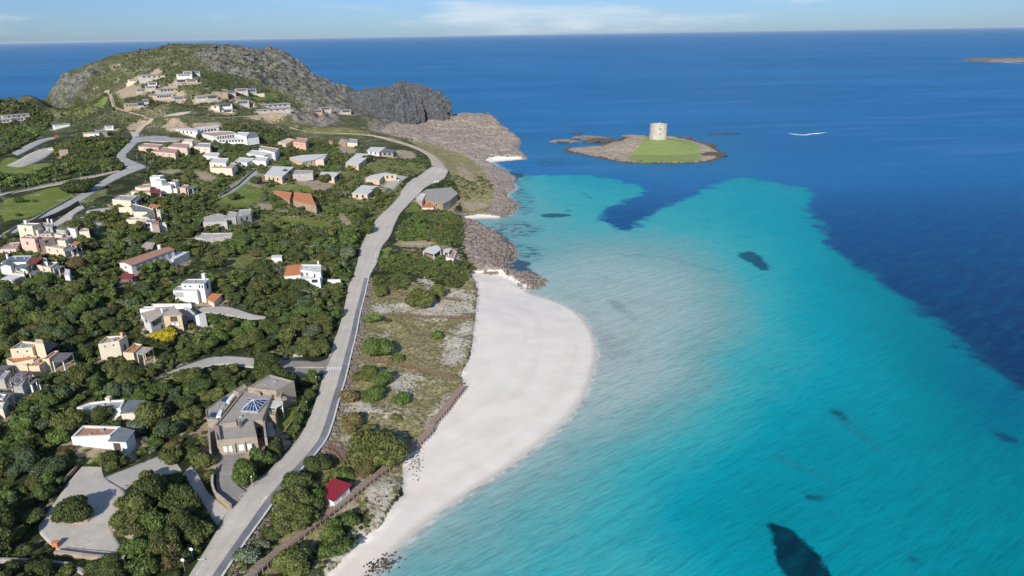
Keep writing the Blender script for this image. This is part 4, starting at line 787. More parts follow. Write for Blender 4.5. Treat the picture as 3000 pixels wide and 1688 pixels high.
def villa(name, base, label, blocks, cat='house', group=None):
    """blocks: (kind, args...) a compact list of the parts of one building"""
    h = House(name, base, label, cat, group)
    LO = .86                      # the villas are low: storeys of about two and a half metres
    for b in blocks:
        k = b[0]
        if k != 'R':
            b = (b[0], b[1], b[2]*LO, *b[3:]); b = b[:-1]+(dict(b[-1]),) if isinstance(b[-1], dict) else b
            if isinstance(b[-1], dict) and 'win' in b[-1]: b[-1]['win'] = [(q[0], q[1], q[2]*LO, *q[3:]) for q in b[-1]['win']]
        kw = dict(b[-1]) if isinstance(b[-1], dict) else {}
        if k == 'B':                       # block by roof outline
            win = kw.pop('win', []); p = h.block(h.roofpoly(b[1], b[2]), b[2], **kw)
        elif k == 'R':                     # block by front foot and depth, standing on the ground it meets there
            win = kw.pop('win', []); pl, pr = b[1], b[2]; c = T((pl[0]+pr[0])/2, (pl[1]+pr[1])/2); dist = (c-CAM)@FW; wd = abs(pr[0]-pl[0])/F*dist; g0 = h.g; h.g = gz(c[0], c[1]); a = math.atan2(-c[0], c[1])+(.25 if (pr[1]-pl[1]) < 0 else -.12); e = np.array([math.cos(a), math.sin(a)]); n_ = np.array([-e[1], e[0]])
            q0 = c[:2]-e*wd/2; q1 = c[:2]+e*wd/2; hh_ = min(b[4], 5.6); win = [(q[0], q[1], min(q[2], hh_-1.6), *q[3:]) for q in win]; p = h.block([tuple(q0), tuple(q1), tuple(q1+n_*b[3]), tuple(q0+n_*b[3])], hh_, **kw)
        elif k == 'C': h.canopy(h.roofpoly(b[1], b[2]), b[2], **kw); continue
        elif k == 'K': h.canopy(h.rect(b[1], b[2], b[3], b[4]), b[4], **kw); continue
        elif k == 'G': win = kw.pop('win', []); p = h.pitched(h.roofpoly(b[1], b[2]), b[2], b[3], **kw)
        elif k == 'H': h.chimney(b[1], b[2], **kw); continue
        for q in win:
            e = q[0]; e = h.front(p) if e == 'f' else (h.front(p)+e[1]) if isinstance(e, tuple) else e
            h.windows(p, e, *q[1:3], **(q[3] if len(q) > 3 else {}))
        if k == 'R': h.g = g0
    return h
# ---------------------------------------------------------------- near and middle villas
def stone_villa():
    h = House('stone_house', cA((330, 1380))[0], 'large flat roofed brown stone building with a blue pyramid skylight beside the road', 'building')
    main = h.block(h.roofpoly(cA((310,1222),(1000,1150),(940,878),(1095,858),(1210,560),(1300,385),(835,325),(740,400),(352,878),(265,968)), 5.0), 5.0, 'stone', 'roof_stone', .55, t=.45)
    h.block(h.roofpoly(cA((842,318),(1322,378),(1632,208),(1225,100)), 6.3), 6.3, 'stone', 'roof_stone', .5, t=.45); h.block(h.roofpoly(cA((600,372),(690,402),(838,318),(820,290),(780,262)), 5.7), 5.7, 'stone', 'roof_stone', .4)
    h.block(h.roofpoly(cA((148,850),(335,872),(700,395),(600,375),(400,500),(125,700)), 4.1), 4.1, 'stone', 'roof_stone', .35)
    h.block(h.roofpoly(cA((1130,1180),(1172,1180),(1130,868),(1098,866)), 4.0), 4.0, 'stone', 'roof_stone', 0); h.block(h.roofpoly(cA((190,1385),(218,1385),(200,1000),(165,960)), 4.2), 4.2, 'stone', 'roof_stone', 0)
    h.block(h.roofpoly(cA((1120,770),(1310,800),(1335,700),(1180,680)), 3.4), 3.4, 'tanstone', 'roof_stone', .5); h.block(h.roofpoly(cA((1285,480),(1410,490),(1430,400),(1290,365)), 4.6), 4.6, 'tanstone', 'roof_stone', .4)
    h.block(h.roofpoly(cA((1180,1150),(1320,1150),(1230,830),(1150,830)), 1.2), 1.2, 'stone', 'roof_beige', 0, keep=True)
    h.canopy(h.roofpoly(cA((1160,655),(1320,670),(1445,600),(1440,545),(1250,535)), 3.9), 3.9, 'roof_white', .2, True, name='white_canopy')
    h.canopy(h.roofpoly(cA((1320,480),(1460,530),(1508,520),(1505,480),(1420,462)), 4.1), 4.1, 'stone', .3, False, name='awning')
    # skylight: glass pyramid in a pale frame on a low kerb
    z = h.g+4.5; q = ccw(h.roofpoly(cA((748,705),(1010,722),(1188,522),(850,508)), 5.0)); c = np.mean(q, 0); k = MB(); k.prism(inset(q, -.35), z-.1, z+.55); sk = h.child(k, 'skylight', 'metal')
    gl = MB(); gl.add([(*p, z+.56) for p in q]+[(c[0], c[1], z+2.3)], [(0, 1, 4), (1, 2, 4), (2, 3, 4), (3, 0, 4)]); h.child(gl, 'glazing', 'blueglass', sk); fr = MB()
    for i in range(4):
        fr.tube((*q[i], z+.6), (c[0], c[1], z+2.34), .09, n=5)
        for u in (.25, .5, .75):
            a = np.array(q[i])*(1-u)+np.array(q[(i+1) % 4])*u; e = 1-abs(2*u-1); b = a*(1-e*.98)+c*e*.98; fr.tube((*a, z+.6), (*b, z+.6+1.72*e*.98), .05, n=4)
    h.child(fr, 'glazing_frame', 'whitepaint', sk)
    for pts, mt in ((((310,820),(385,830),(420,710),(375,705)), 'whitepaint'), (((190,805),(285,820),(310,745),(225,740)), 'blueglass'), (((480,560),(530,590),(640,440),(595,435)), 'whitepaint'), (((390,540),(470,560),(500,480),(440,470)), 'blueglass')):
        m = MB(); p = h.roofpoly(cA(*pts), 4.1); m.prism(p, h.g+3.6, h.g+4.35 if mt == 'whitepaint' else h.g+4.05); h.child(m, 'roof_window', mt)
    for pts, z1 in ((((420,935),(650,905),(640,860),(415,875)), 5.9), (((690,915),(735,880),(700,850),(668,855)), 6.6), (((880,335),(1060,420),(1055,385),(890,300)), 5.6), (((285,1000),(385,1200),(355,985),(300,960)), 5.3)):
        m = MB(); p = inset(ccw(h.roofpoly(cA(*pts), z1)), 0); m.prism(p, h.g+4.35, h.g+z1); h.child(m, 'roof_upstand', 'stone')
    f = h.front(main)
    for u, w, hh, mt in ((.20, 1.5, 1.9, 'whitepaint'), (.29, 1.5, 1.9, 'whitepaint'), (.45, .5, 3.0, 'glass'), (.58, 1.5, 1.9, 'whitepaint'), (.70, .5, 3.0, 'glass'), (.78, 1.3, 1.9, 'whitepaint'), (.88, .8, 1.7, 'glass')): h.window(main, f, u, 1.9, w, hh, 'stone', mt)
    h.window(main, f+2, .5, 1.5, 1.2, 2, 'stone', 'glass')
    return h
stone_villa()
villa('white_house', c5((1745, 90))[0], 'white stepped two storey house with a row of narrow windows', [
 ('B', cN((735,425),(1215,428),(1310,300),(905,322),(830,335)), 4.4, dict(wall='white', roof='roof_grey', par=.3, win=[(0, 4, 2.3, dict(w=.75, h=2.0, u0=.07, u1=.42, pane='metal'))])),
 ('B', cN((900,285),(1355,290),(1475,180),(1020,195)), 7.0, dict(wall='white', roof='roof_grey', par=.3, win=[(0, 2, 5.6, dict(w=.7, h=1.6, u0=.74, u1=.98)), (1, 1, 4.6, dict(w=2.0, h=2.4, pane='blueglass', fr='bluepaint')), (0, 2, 5.6, dict(w=1.0, h=.8, u0=.05, u1=.5))])),
 ('H', cN((1370,185))[0], 7.0, dict(hh=2.2, w=1.3))])
villa('terracotta_shed', cN((1450, 640))[0], 'small terracotta roofed shed beside the stepped white house', [('G', cN((1440,600),(1560,655),(1720,520),(1500,505)), 2.2, .5, dict(roof='roof_terra', wall='cream', mono=True))], 'shed')
villa('white_house', cN((185, 1245))[0], 'angular white modern house with brown tiled roofs and an ochre wing above the yellow shrub', [
 ('G', cN((95,885),(275,1065),(520,935),(385,835)), 6.3, .6, dict(roof='roof_beige', wall='white', mono=True, win=[(1, 2, 4.9, dict(w=2.2, h=1.5)), (0, 1, 4.9, dict(w=2.6, h=1.0)), (1, 1, 1.8, dict(w=.9, h=1.2, u0=.7, u1=.95))])),
 ('G', cN((540,930),(900,905),(760,785),(395,790)), 6.5, .4, dict(roof='roof_beige', wall='ochre', mono=True, win=[(0, 1, 4.6, dict(w=2.4, h=1.8, pane='darkwood', u0=.35, u1=.75)), (0, 2, 1.9, dict(w=1.3, h=1.4, u0=.3, u1=.85, pane='whitepaint'))])),
 ('B', cN((60,800),(730,770),(760,715),(150,750)), 6.0, dict(wall='white', roof='roof_grey', par=.4)), ('B', cN((960,770),(1140,895),(1180,880),(1000,745)), 2.4, dict(wall='white', roof='roof_white', par=0)),
 ('B', cN((1180,925),(1255,925),(1390,880),(1330,875)), 3.6, dict(wall='white', roof='roof_white', par=0)), ('B', cN((300,700),(1105,690),(1105,680),(310,688)), 2.6, dict(wall='white', roof='roof_white', par=0, name='garden_wall')), ('H', cN((530,905))[0], 6.0, dict(hh=2.3, w=.6))])
villa('brown_roofed_house', c3((1215, 1205))[0], 'long low white house with a brown tiled roof, white chimney and maroon awning', [
 ('G', c3((1200,1098),(1320,1128),(1750,968),(1635,952)), 4.3, .75, dict(roof='roof_brown', wall='white', axis=1, win=[(0, 6, 2.1, dict(w=1.5, h=2.3, u0=.05, u1=.95, pane='metal')), (3, 1, 2.6, dict(w=.8, h=.8))])),
 ('B', c3((1720,1055),(1745,1068),(1900,988),(1780,985)), .6, dict(wall='white', roof='roof_white', par=0)), ('H', c3((1608,962))[0], 4.6, dict(hh=2.0, w=1.3)), ('C', c3((1212,1268),(1330,1262),(1352,1215),(1225,1212)), 2.6, dict(mat='maroon', name='awning', pm='metal', tilt=.04))])
villa('pavilion', c3((1430, 955))[0], 'small open timber pavilion with a tan tiled roof behind the long brown roofed house', [('C', c3((1410,945),(1530,955),(1562,905),(1470,895)), 3.0, dict(mat='roof_beige', name='roof', pm='darkwood', tilt=.05))], 'pavilion')
villa('terracotta_roofed_house', c4((450, 1285))[0], 'white villa, half terracotta tiled and half white cube, left of the road', [
 ('G', c4((455,1230),(620,1215),(650,1125),(492,1138)), 4.4, .5, dict(roof='roof_terra', wall='white', mono=True)), ('B', c4((618,1170),(822,1200),(828,1118),(628,1116)), 5.6, dict(wall='white', roof='roof_white', par=.35, win=[('f', 2, 3.6, dict(w=.8, h=1.2))])),
 ('B', c4((610,1262),(815,1258),(818,1215),(640,1222)), 3.1, dict(wall='white', roof='roof_white', par=.3, win=[('f', 1, 1.8, dict(w=2.6, h=1.2, u0=.5, u1=.95))])), ('H', c4((800,1118))[0], 5.6, dict(hh=1.6, w=.6))])
villa('garden_wall', c4((890, 1290))[0], 'short white garden wall right of the terracotta and white villa', [('B', c4((888,1270),(1020,1268),(1020,1262),(890,1262)), 1.8, dict(wall='white', roof='roof_white', par=0))], 'wall')
villa('yellow_house', c5((1040, 660))[0], 'pale yellow block house with rooftop terrace and red clay patio in the dark grove', [
 ('B', c5((985,545),(1195,510),(1275,455),(1070,465)), 6.6, dict(wall='cream', roof='roof_beige', par=.6, win=[('f', 2, 5.2, dict(w=.5, h=.5, u0=.1, u1=.9)), (('f', 1), 1, 2.4, dict(w=1.4, h=2.4, pane='darkwood'))])),
 ('B', c5((1235,628),(1340,632),(1430,545),(1350,530),(1330,560)), 3.0, dict(wall='yellow', roof='terrace', par=.5)), ('C', c5((1365,632),(1440,655),(1545,580),(1440,568)), 3.2, dict(mat='roof_beige', pm='cream')), ('H', c5((1230,470))[0], 6.6, dict(hh=1.4, w=.7, wall='salmon'))])
villa('yellow_house', cY((170, 560))[0], 'yellow ochre house with rounded roof stair and orange terraces at the left edge', [
 ('B', cY((150,325),(480,300),(560,225),(330,200)), 6.8, dict(wall='yellow', roof='roof_grey', par=.6, win=[('f', 2, 5.4, dict(w=.7, h=.7, u0=.1, u1=.95))])), ('B', cY((520,235),(660,245),(640,180),(540,170)), 8.2, dict(wall='yellow', roof='yellow', par=0)),
 ('B', cY((90,480),(200,540),(500,480),(560,440),(520,410),(180,440)), 3.2, dict(wall='cream', roof='terrace', par=.3)), ('B', cY((430,585),(590,580),(740,450),(600,455)), 2.6, dict(wall='yellow', roof='roof_terra', par=.2)),
 ('C', cY((545,355),(730,362),(890,240),(660,245)), 3.8, dict(mat='slat', pm='darkwood')), ('C', cY((780,510),(960,515),(1115,378),(900,380)), 2.6, dict(mat='slat')), ('B', cY((640,480),(740,470),(890,350),(820,350)), 3.3, dict(wall='yellow', roof='terrace', par=.4)), ('B', cY((310,570),(410,575),(410,520),(310,520)), 2.2, dict(wall='yellow', roof='yellow', par=0))])
villa('grey_canopy_house', cY((10, 830))[0], 'grey walled house under striped slatted canopies behind the pale bare shrub at the left edge', [
 ('C', cY((-60,690),(30,680),(195,570),(-20,568)), 3.4, dict(mat='slat')), ('B', cY((-80,800),(60,780),(160,650),(20,650)), 3.4, dict(wall='greystone', roof='roof_grey', par=.3)), ('C', cY((130,812),(230,820),(470,655),(290,655)), 3.3, dict(mat='slat')), ('C', cY((440,860),(480,865),(600,770),(530,770)), 2.4, dict(mat='slat')), ('B', cY((200,900),(330,880),(420,720),(330,800)), 3.0, dict(wall='greystone', roof='roof_grey', par=.3))])
villa('canopy_house', cY((0, 1180))[0], 'house corner under one dark slatted canopy at the left edge, lower of the grey ones', [('C', cY((-60,1120),(75,1125),(195,990),(0,975)), 3.0, dict(mat='slat')), ('B', cY((-80,1240),(40,1230),(60,1140),(-60,1140)), 2.6, dict(wall='cream', roof='roof_white', par=.3)), ('B', cY((-40,1060),(40,1090),(100,1010),(0,1000)), 3.4, dict(wall='white', roof='roof_grey', par=.3))])
villa('low_house', c5((780, 1210))[0], 'low house with white scalloped rim and two grey flat roofs half hidden by trees', [
 ('B', c5((770,1180),(930,1205),(1210,1190),(1255,1100),(1085,1108),(900,1130)), 2.6, dict(wall='white', roof='roof_grey', par=.45, t=.5)), ('B', c5((1215,1235),(1400,1215),(1455,1110),(1290,1105)), 2.4, dict(wall='cream', roof='roof_slate', par=0, over=.2)), ('H', c5((1095,1112))[0], 2.6, dict(hh=1.0, w=1.2, wall='cream'))])
villa('white_house', c7((985, 190))[0], 'white flat roofed house with brown gravel roof and blue grey lean-to above the car park', [
 ('B', [(208,1281),(322,1276),(354,1249),(243,1246)], 4.6, dict(wall='white', roof='roof_brown', par=.5, t=.6)), ('G', c7((1100,85),(1265,92),(1345,0),(1215,-30)), 3.9, .4, dict(roof='roof_slate', wall='white', mono=True, win=[(0, 1, 1.7, dict(w=2.2, h=2.4, pane='darkwood', u0=.05, u1=.75))]))])
# beach hut
def kiosk():
    h = House('beach_kiosk', cK((470, 1290))[0], 'small white beach kiosk with a bright red sloping roof beside the boardwalk', 'kiosk')
    p = ccw([tuple(P(x, y, h.g+2.9)[:2]) for x, y in cK((150,975),(520,1165),(1015,745),(490,565))]); HOUSE_POLYS.append((np.array(p), 3)); q = inset(p, .55)
    w_ = MB(); w_.prism(q, h.g-2, h.g+2.6); h.child(w_, 'wall', 'white'); r = MB(); zs = [h.g+2.75+.10*(y-p[0][1]) for x, y in p]; zs = [h.g+2.75, h.g+2.75, h.g+3.25, h.g+3.25]
    r.add([(x, y, z-.12) for (x, y), z in zip(p, zs)]+[(x, y, z) for (x, y), z in zip(p, zs)], [(3, 2, 1, 0), (4, 5, 6, 7), (0, 1, 5, 4), (1, 2, 6, 5), (2, 3, 7, 6), (3, 0, 4, 7)]); h.child(r, 'roof', 'red')
    e = max(range(4), key=lambda i: (q[i][0]+q[(i+1) % 4][0])-(q[i][1]+q[(i+1) % 4][1])*.4); h.window(q, e, .62, 1.5, 2.2, 1.1, 'whitepaint', 'metal', 'serving_hatch')
    a, b = np.array(q[e]), np.array(q[(e+1) % 4]); d = (b-a)/np.linalg.norm(b-a); nr = np.array([d[1], -d[0]]); c = (a+b)/2+nr*.7; m = MB(); m.box((c[0], c[1], h.g+.15), (np.linalg.norm(b-a), 1.4, .18), math.atan2(d[1], d[0])); h.child(m, 'porch_deck', 'rustwood')
kiosk()
# ---------------------------------------------------------------- left cluster
villa('cream_tower_house', cL((315, 545))[0], 'cream cubic house rising beside the grey side road at far left', [('B', cL((278,335),(520,345),(660,300),(400,295)), 8.0, dict(wall='cream', roof='roof_grey', par=.4, win=[('f', 1, 5.6, dict(w=.8, h=1.4))])), ('B', cL((530,410),(612,415),(700,370),(600,365)), 5.0, dict(wall='cream', roof='roof_grey', par=.3)), ('H', cL((425,300))[0], 8.0, dict(w=1.2))])
villa('grey_row_house', cL((640, 500))[0], 'grey and white terraced house with slate roofs behind the cream tower house', [('B', cL((640,480),(830,470),(950,390),(700,380)), 4.0, dict(wall='greystone', roof='roof_slate', par=.3, win=[('f', 2, 2.6, dict(w=1, h=1.2))])), ('B', cL((740,360),(850,380),(870,300),(700,290)), 6.5, dict(wall='greystone', roof='roof_grey', par=.3, win=[('f', 1, 4.6, dict(w=1.4, h=2.2))])), ('B', cL((890,400),(1060,420),(1180,330),(980,310)), 5.0, dict(wall='greystone', roof='roof_slate', par=.3)), ('H', cL((785,275))[0], 6.5, {}), ('H', cL((850,285))[0], 6.5, {}), ('B', cL((1095,375),(1225,400),(1290,330),(1200,320)), 5.5, dict(wall='white', roof='roof_grey', par=.3)), ('B', cL((1290,440),(1450,430),(1450,390),(1330,380)), 4.0, dict(wall='cream', roof='roof_grey', par=.3))])
villa('pink_house', cL((330, 720))[0], 'pink three storey house with small dark windows in the left cluster', [('B', cL((320,545),(560,560),(640,515),(410,505)), 7.6, dict(wall='pink', roof='roof_pink', par=.3, win=[('f', 1, 5, dict(w=.8, h=1.2, u0=.3, u1=.6)), (('f', 1), 2, 5.6, dict(w=.8, h=1.1)), (('f', 1), 1, 2.4, dict(w=.8, h=1.1))])), ('B', cL((640,600),(850,530),(880,510),(640,510)), 6.4, dict(wall='pink', roof='roof_pink', par=.3, win=[('f', 1, 5, dict(w=2, h=1.2, pane='darkwood'))])), ('B', cL((930,580),(1060,590),(1180,510),(1040,500)), 5.0, dict(wall='cream', roof='roof_pink', par=.25)), ('B', cL((880,480),(1010,500),(1060,470),(900,462)), 6.2, dict(wall='cream', roof='roof_pink', par=.3))])
villa('cream_house', cL((700, 760))[0], 'cream patio house with orange red awning and blue grey canopy in the left cluster', [('B', cL((690,670),(1030,720),(1160,640),(930,595)), 3.6, dict(wall='cream', roof='roof_beige', par=.9, win=[('f', 2, 1.9, dict(w=.8, h=1.1))])), ('C', cL((1150,655),(1230,670),(1320,610),(1220,595)), 4.3, dict(mat='roof_terra', name='awning')), ('C', cL((1030,745),(1170,755),(1265,690),(1130,680)), 3.2, dict(mat='roof_slate', name='canopy'))])
villa('pink_low_house', cL((30, 830))[0], 'low pink house with a dusty pink flat roof at the left edge', [('B', cL((-40,730),(255,720),(330,610),(140,625)), 3.4, dict(wall='pink', roof='roof_pink', par=.3, win=[('f', 2, 1.7, dict(w=.8, h=1.4))]))])
villa('solar_roofed_house', cL((20, 1000))[0], 'white house covered by rows of solar panels with a maroon awning at the left edge', [('B', cL((10,950),(420,935),(520,830),(190,835)), 4.6, dict(wall='white', roof='solar', par=.2, win=[('f', 2, 2.6, {})])), ('C', cL((440,930),(590,955),(700,870),(540,850)), 5.0, dict(mat='maroon', name='awning', pm='darkwood')), ('B', cL((700,930),(770,940),(760,880),(700,860)), 3.6, dict(wall='white', roof='solar', par=.2)), ('H', cL((125,860))[0], 4.6, {})])
villa('white_house', cL((20, 1210))[0], 'white gabled house with grey canopies and a low carport below the solar roof', [('G', cL((0,1010),(170,1000),(250,920),(60,945)), 5.0, .8, dict(roof='roof_slate', wall='white', axis=1, win=[(0, 1, 2.8, dict(w=.8, h=1.3))])), ('C', cL((240,1030),(400,1045),(510,965),(350,955)), 4.4, dict(mat='roof_slate', name='canopy')), ('C', cL((0,1215),(190,1235),(370,1165),(150,1140)), 3.0, dict(mat='roof_white', name='carport_roof')), ('B', cL((180,1120),(390,1130),(400,1080),(260,1075)), 3.2, dict(wall='cream', roof='roof_white', par=.3))])
villa('cream_house', cL((660, 1080))[0], 'peach house with a flat roof and small grey canopy above the reddish tree', [('B', cL((600,985),(820,1030),(950,935),(780,930)), 3.8, dict(wall='cream', roof='roof_beige', par=.6, win=[('f', 1, 2, {})])), ('C', cL((850,1035),(960,1045),(1060,995),(920,985)), 3.4, dict(mat='roof_slate', name='canopy')), ('B', cL((1050,1150),(1130,1150),(1140,1060),(1060,1040)), 2.8, dict(wall='white', roof='roof_white', par=0))])
villa('garden_pavilion', cL((560, 1240))[0], 'open garden pavilion with white columns and a slate canopy in front of the peach house', [('C', cL((470,1130),(590,1150),(700,1080),(570,1065)), 3.4, dict(mat='roof_slate', name='canopy')), ('B', cL((510,1255),(640,1262),(720,1190),(620,1180)), .25, dict(wall='cream', roof='roof_beige', par=0, keep=False))], 'pavilion')
# middle left
villa('white_tower_house', cM((840, 520))[0], 'bright white stepped tower house with an orange terrace below the road fork', [('B', cM((815,200),(1020,195),(1110,160),(860,165)), 8.6, dict(wall='white', roof='roof_white', par=.4)), ('B', cM((920,280),(1050,270),(1150,240),(1000,235)), 7.2, dict(wall='white', roof='roof_white', par=.3)), ('B', cM((1060,375),(1240,370),(1330,310),(1080,290)), 4.6, dict(wall='white', roof='roof_grey', par=.4, win=[(('f', 1), 1, 2, {})])), ('B', cM((1230,300),(1330,310),(1400,260),(1290,250)), 5.6, dict(wall='white', roof='terrace', par=.3)), ('C', cM((770,500),(1040,520),(1030,440),(860,430)), 3.0, dict(mat='maroon', name='awning'))])
villa('pink_low_house', cM((530, 520))[0], 'low cream wing with clay roof terrace left of the white tower house', [('B', cM((520,400),(640,420),(820,400),(820,335),(680,345)), 4.2, dict(wall='cream', roof='roof_pink', par=.3)), ('B', cM((440,490),(830,520),(780,445),(530,440)), 2.4, dict(wall='cream', roof='roof_pink', par=.3))])
villa('patio_house', cM((1300, 490))[0], 'small white patio house with slate and pink roofs right of the white tower house', [('B', cM((1240,420),(1360,430),(1420,370),(1290,350)), 3.4, dict(wall='white', roof='roof_slate', par=.2)), ('B', cM((1420,410),(1540,430),(1620,360),(1500,345)), 3.6, dict(wall='pink', roof='roof_pink', par=.3)), ('C', cM((1570,430),(1690,440),(1790,390),(1680,375)), 3.2, dict(mat='roof_slate', name='canopy'))])
villa('grey_roofed_house', cM((130, 730))[0], 'cream house with a wide pale grey roof left of a round green tree', [('B', cM((55,650),(430,680),(560,580),(210,562)), 4.0, dict(wall='cream', roof='roof_grey', par=.25)), ('C', cM((440,690),(540,700),(640,620),(570,600)), 3.0, dict(mat='roof_slate', name='canopy'))])
villa('cream_house', cM((210, 980))[0], 'cream house with a curved parapet, slate roofs and a vivid orange roof patch', [('B', cM((185,815),(430,810),(500,900),(760,905),(900,850),(720,790),(480,735),(400,790)), 4.6, dict(wall='cream', roof='roof_slate', par=.5)), ('C', cM((800,790),(950,830),(1050,770),(850,735)), 5.2, dict(mat='roof_terra', name='awning')), ('B', cM((960,900),(1030,920),(1030,860),(950,850)), 3.4, dict(wall='cream', roof='roof_white', par=.2)), ('C', cM((660,990),(800,1010),(900,950),(760,940)), 3.6, dict(mat='roof_slate', name='canopy'))])
villa('cream_house', cM((400, 1160))[0], 'lower cream house with a slate porch and small courtyard in the middle left garden', [('B', cM((340,1060),(660,1060),(800,1030),(420,1010)), 4.0, dict(wall='cream', roof='roof_pink', par=.4)), ('B', cM((700,1120),(850,1120),(940,1060),(780,1050)), 3.4, dict(wall='white', roof='roof_slate', par=.2, win=[('f', 1, 1.8, dict(w=2.4, h=1.6))])), ('B', cM((1000,1170),(1150,1160),(1130,1110),(1020,1110)), 1.2, dict(wall='cream', roof='roof_white', par=0)), ('B', cM((860,1150),(1000,1160),(1000,1080),(900,1080)), 3.0, dict(wall='stone', roof='roof_brown', par=0))])
villa('stepped_stone_house', c3((2080, 770))[0], 'long stepped grey stone house with small dark openings among green scrub', [('B', c3((2040,690),(2280,680),(2290,630),(2190,600),(2040,640)), 4.2, dict(wall='greystone', roof='greystone', par=.25, win=[('f', 3, 2.4, dict(w=.8, h=.8)), (('f', 1), 1, 2, dict(w=1.6, h=1.6, pane='darkwood'))])), ('B', c3((2250,660),(2370,640),(2390,590),(2300,580)), 4.6, dict(wall='greystone', roof='greystone', par=.25, win=[('f', 1, 2, dict(w=1.6, h=1.8, pane='darkwood'))])), ('B', c3((2380,640),(2520,600),(2530,555),(2400,565)), 4.8, dict(wall='greystone', roof='greystone', par=.25, win=[('f', 2, 2.2, dict(w=1.4, h=1.6, pane='darkwood'))]))])
villa('stone_ruin', c3((2080, 890))[0], 'low broken grey stone building in scrub in front of the stepped stone house', [('B', c3((1960,840),(2060,860),(2340,820),(2340,795),(2120,800),(2000,795)), 2.6, dict(wall='greystone', roof='greystone', par=.5, t=.6, win=[('f', 2, 1.2, dict(w=.9, h=.8, pane='darkwood'))]))])
# middle: flat roofed holiday villas
G_V = 'cream walled villas with pale flat roofs above the bay'
def flatvilla(base, label, roof, h=4.2, wall='ochre', n=3, extra=()): return villa('flat_roofed_villa', base, label, [('B', roof, h, dict(wall=wall, roof='roof_white', par=0, over=.5, win=[('f', n, 2.0, dict(w=1.5, h=1.8)), (('f', 1), 3, 2.0, dict(w=2.4, h=2.2, pane='darkwood'))]))]+list(extra), 'house', G_V)
flatvilla(c4((245, 300))[0], 'cream villa with a white flat roof left of the green lawn', c4((260,218),(430,232),(545,135),(345,128)), 4.6, extra=[('B', c4((540,210),(740,195),(750,170),(560,165)), 3.0, dict(wall='greystone', roof='roof_grey', par=.2))])
flatvilla(c4((800, 300))[0], 'cream villa with a nearly square white roof beside a very dark tree', c4((808,232),(955,236),(1010,190),(832,185)), 4.4)
flatvilla(c4((1080, 165))[0], 'cream villa with an oblong white roof and dark trees against its right end', c4((1075,95),(1200,108),(1330,5),(1190,-2)), 4.6)
flatvilla(c4((560, 135))[0], 'long cream villa with a pale roof stepping back above the square roofed one', c4((510,40),(640,82),(760,60),(890,5),(640,15)), 4.4, n=2, extra=[('B', c4((760,62),(850,62),(880,20),(800,20)), 4.0, dict(wall='pink', roof='roof_white', par=.2))])
flatvilla(c4((1285, 300))[0], 'villa with a pointed pale roof slab nearest the road end', c4((1275,250),(1410,262),(1450,222),(1580,212),(1470,192),(1330,218)), 3.8, n=2)
flatvilla(c4((1210, 445))[0], 'villa with a bright white flat roof just left of the main road bend', c4((1140,400),(1290,408),(1400,330),(1240,318)), 4.2, n=2)
villa('modern_villa', c2((1320, 1195))[0], 'small modern villa with white flat roof and glass front below the coast path', [('B', c2((1290,1170),(1410,1190),(1470,1140),(1330,1135)), 3.6, dict(wall='white', roof='roof_white', par=0, over=.4, win=[('f', 2, 1.8, dict(w=2, h=1.8))])), ('B', c2((1430,1190),(1550,1195),(1560,1165),(1470,1150)), 3.4, dict(wall='stone', roof='roof_slate', par=0, over=.4, win=[('f', 2, 1.8, dict(w=2.4, h=1.8))]))])
villa('terracotta_roofed_house', c4((370, 470))[0], 'long terracotta tiled house in two halves on the lawn, left half lower', [('G', c4((352,400),(510,468),(530,400),(360,380)), 1.9, .6, dict(roof='roof_terra', wall='tanstone', mono=True, over=.2)), ('G', c4((545,470),(775,525),(720,415),(560,398)), 2.2, .7, dict(roof='roof_terra', wall='tanstone', mono=True, over=.2))])
villa('seaside_restaurant', c4((1850, 545))[0], 'flat roofed beige restaurant with a glass front between the road and the rocky shore', [('B', c4((1795,430),(2050,505),(2120,470),(2200,400),(2130,340),(1890,360)), 4.4, dict(wall='tanstone', roof='roof_stone', par=0, over=.3, win=[('f', 3, 1.9, dict(w=1.8, h=1.5)), (1, 5, 1.9, dict(w=2.0, h=2.6, pane='blueglass', u0=.02, u1=.98)), (2, 5, 1.9, dict(w=2.4, h=2.6, pane='blueglass'))])), ('B', c4((1780,440),(1840,480),(1880,410),(1820,400)), 5.4, dict(wall='pink', roof='roof_white', par=.4)), ('B', c4((1840,545),(1960,545),(1960,480),(1860,480)), 1.4, dict(wall='pink', roof='terrace', par=.3))], 'restaurant')
villa('beach_bar', c4((1880, 1030))[0], 'white canvas canopies of a beach bar in the bushes above the rocks', [('C', c4((1850,980),(1960,1015),(2035,965),(2000,920),(1900,940)), 3.4, dict(mat='roof_white', name='awning')), ('C', c4((2050,985),(2110,1000),(2140,950),(2060,960)), 3.0, dict(mat='roof_white', name='awning')), ('B', c4((2080,1040),(2160,1060),(2190,990),(2130,950)), 1.0, dict(wall='white', roof='roof_pink', par=.3))], 'bar')
villa('white_hut', c4((370, 1058))[0], 'tiny white flat hut deep in the thicket left of the main road', [('B', c4((325,1045),(430,1050),(435,1020),(330,1020)), 2.4, dict(wall='white', roof='roof_white', par=0))], 'hut')
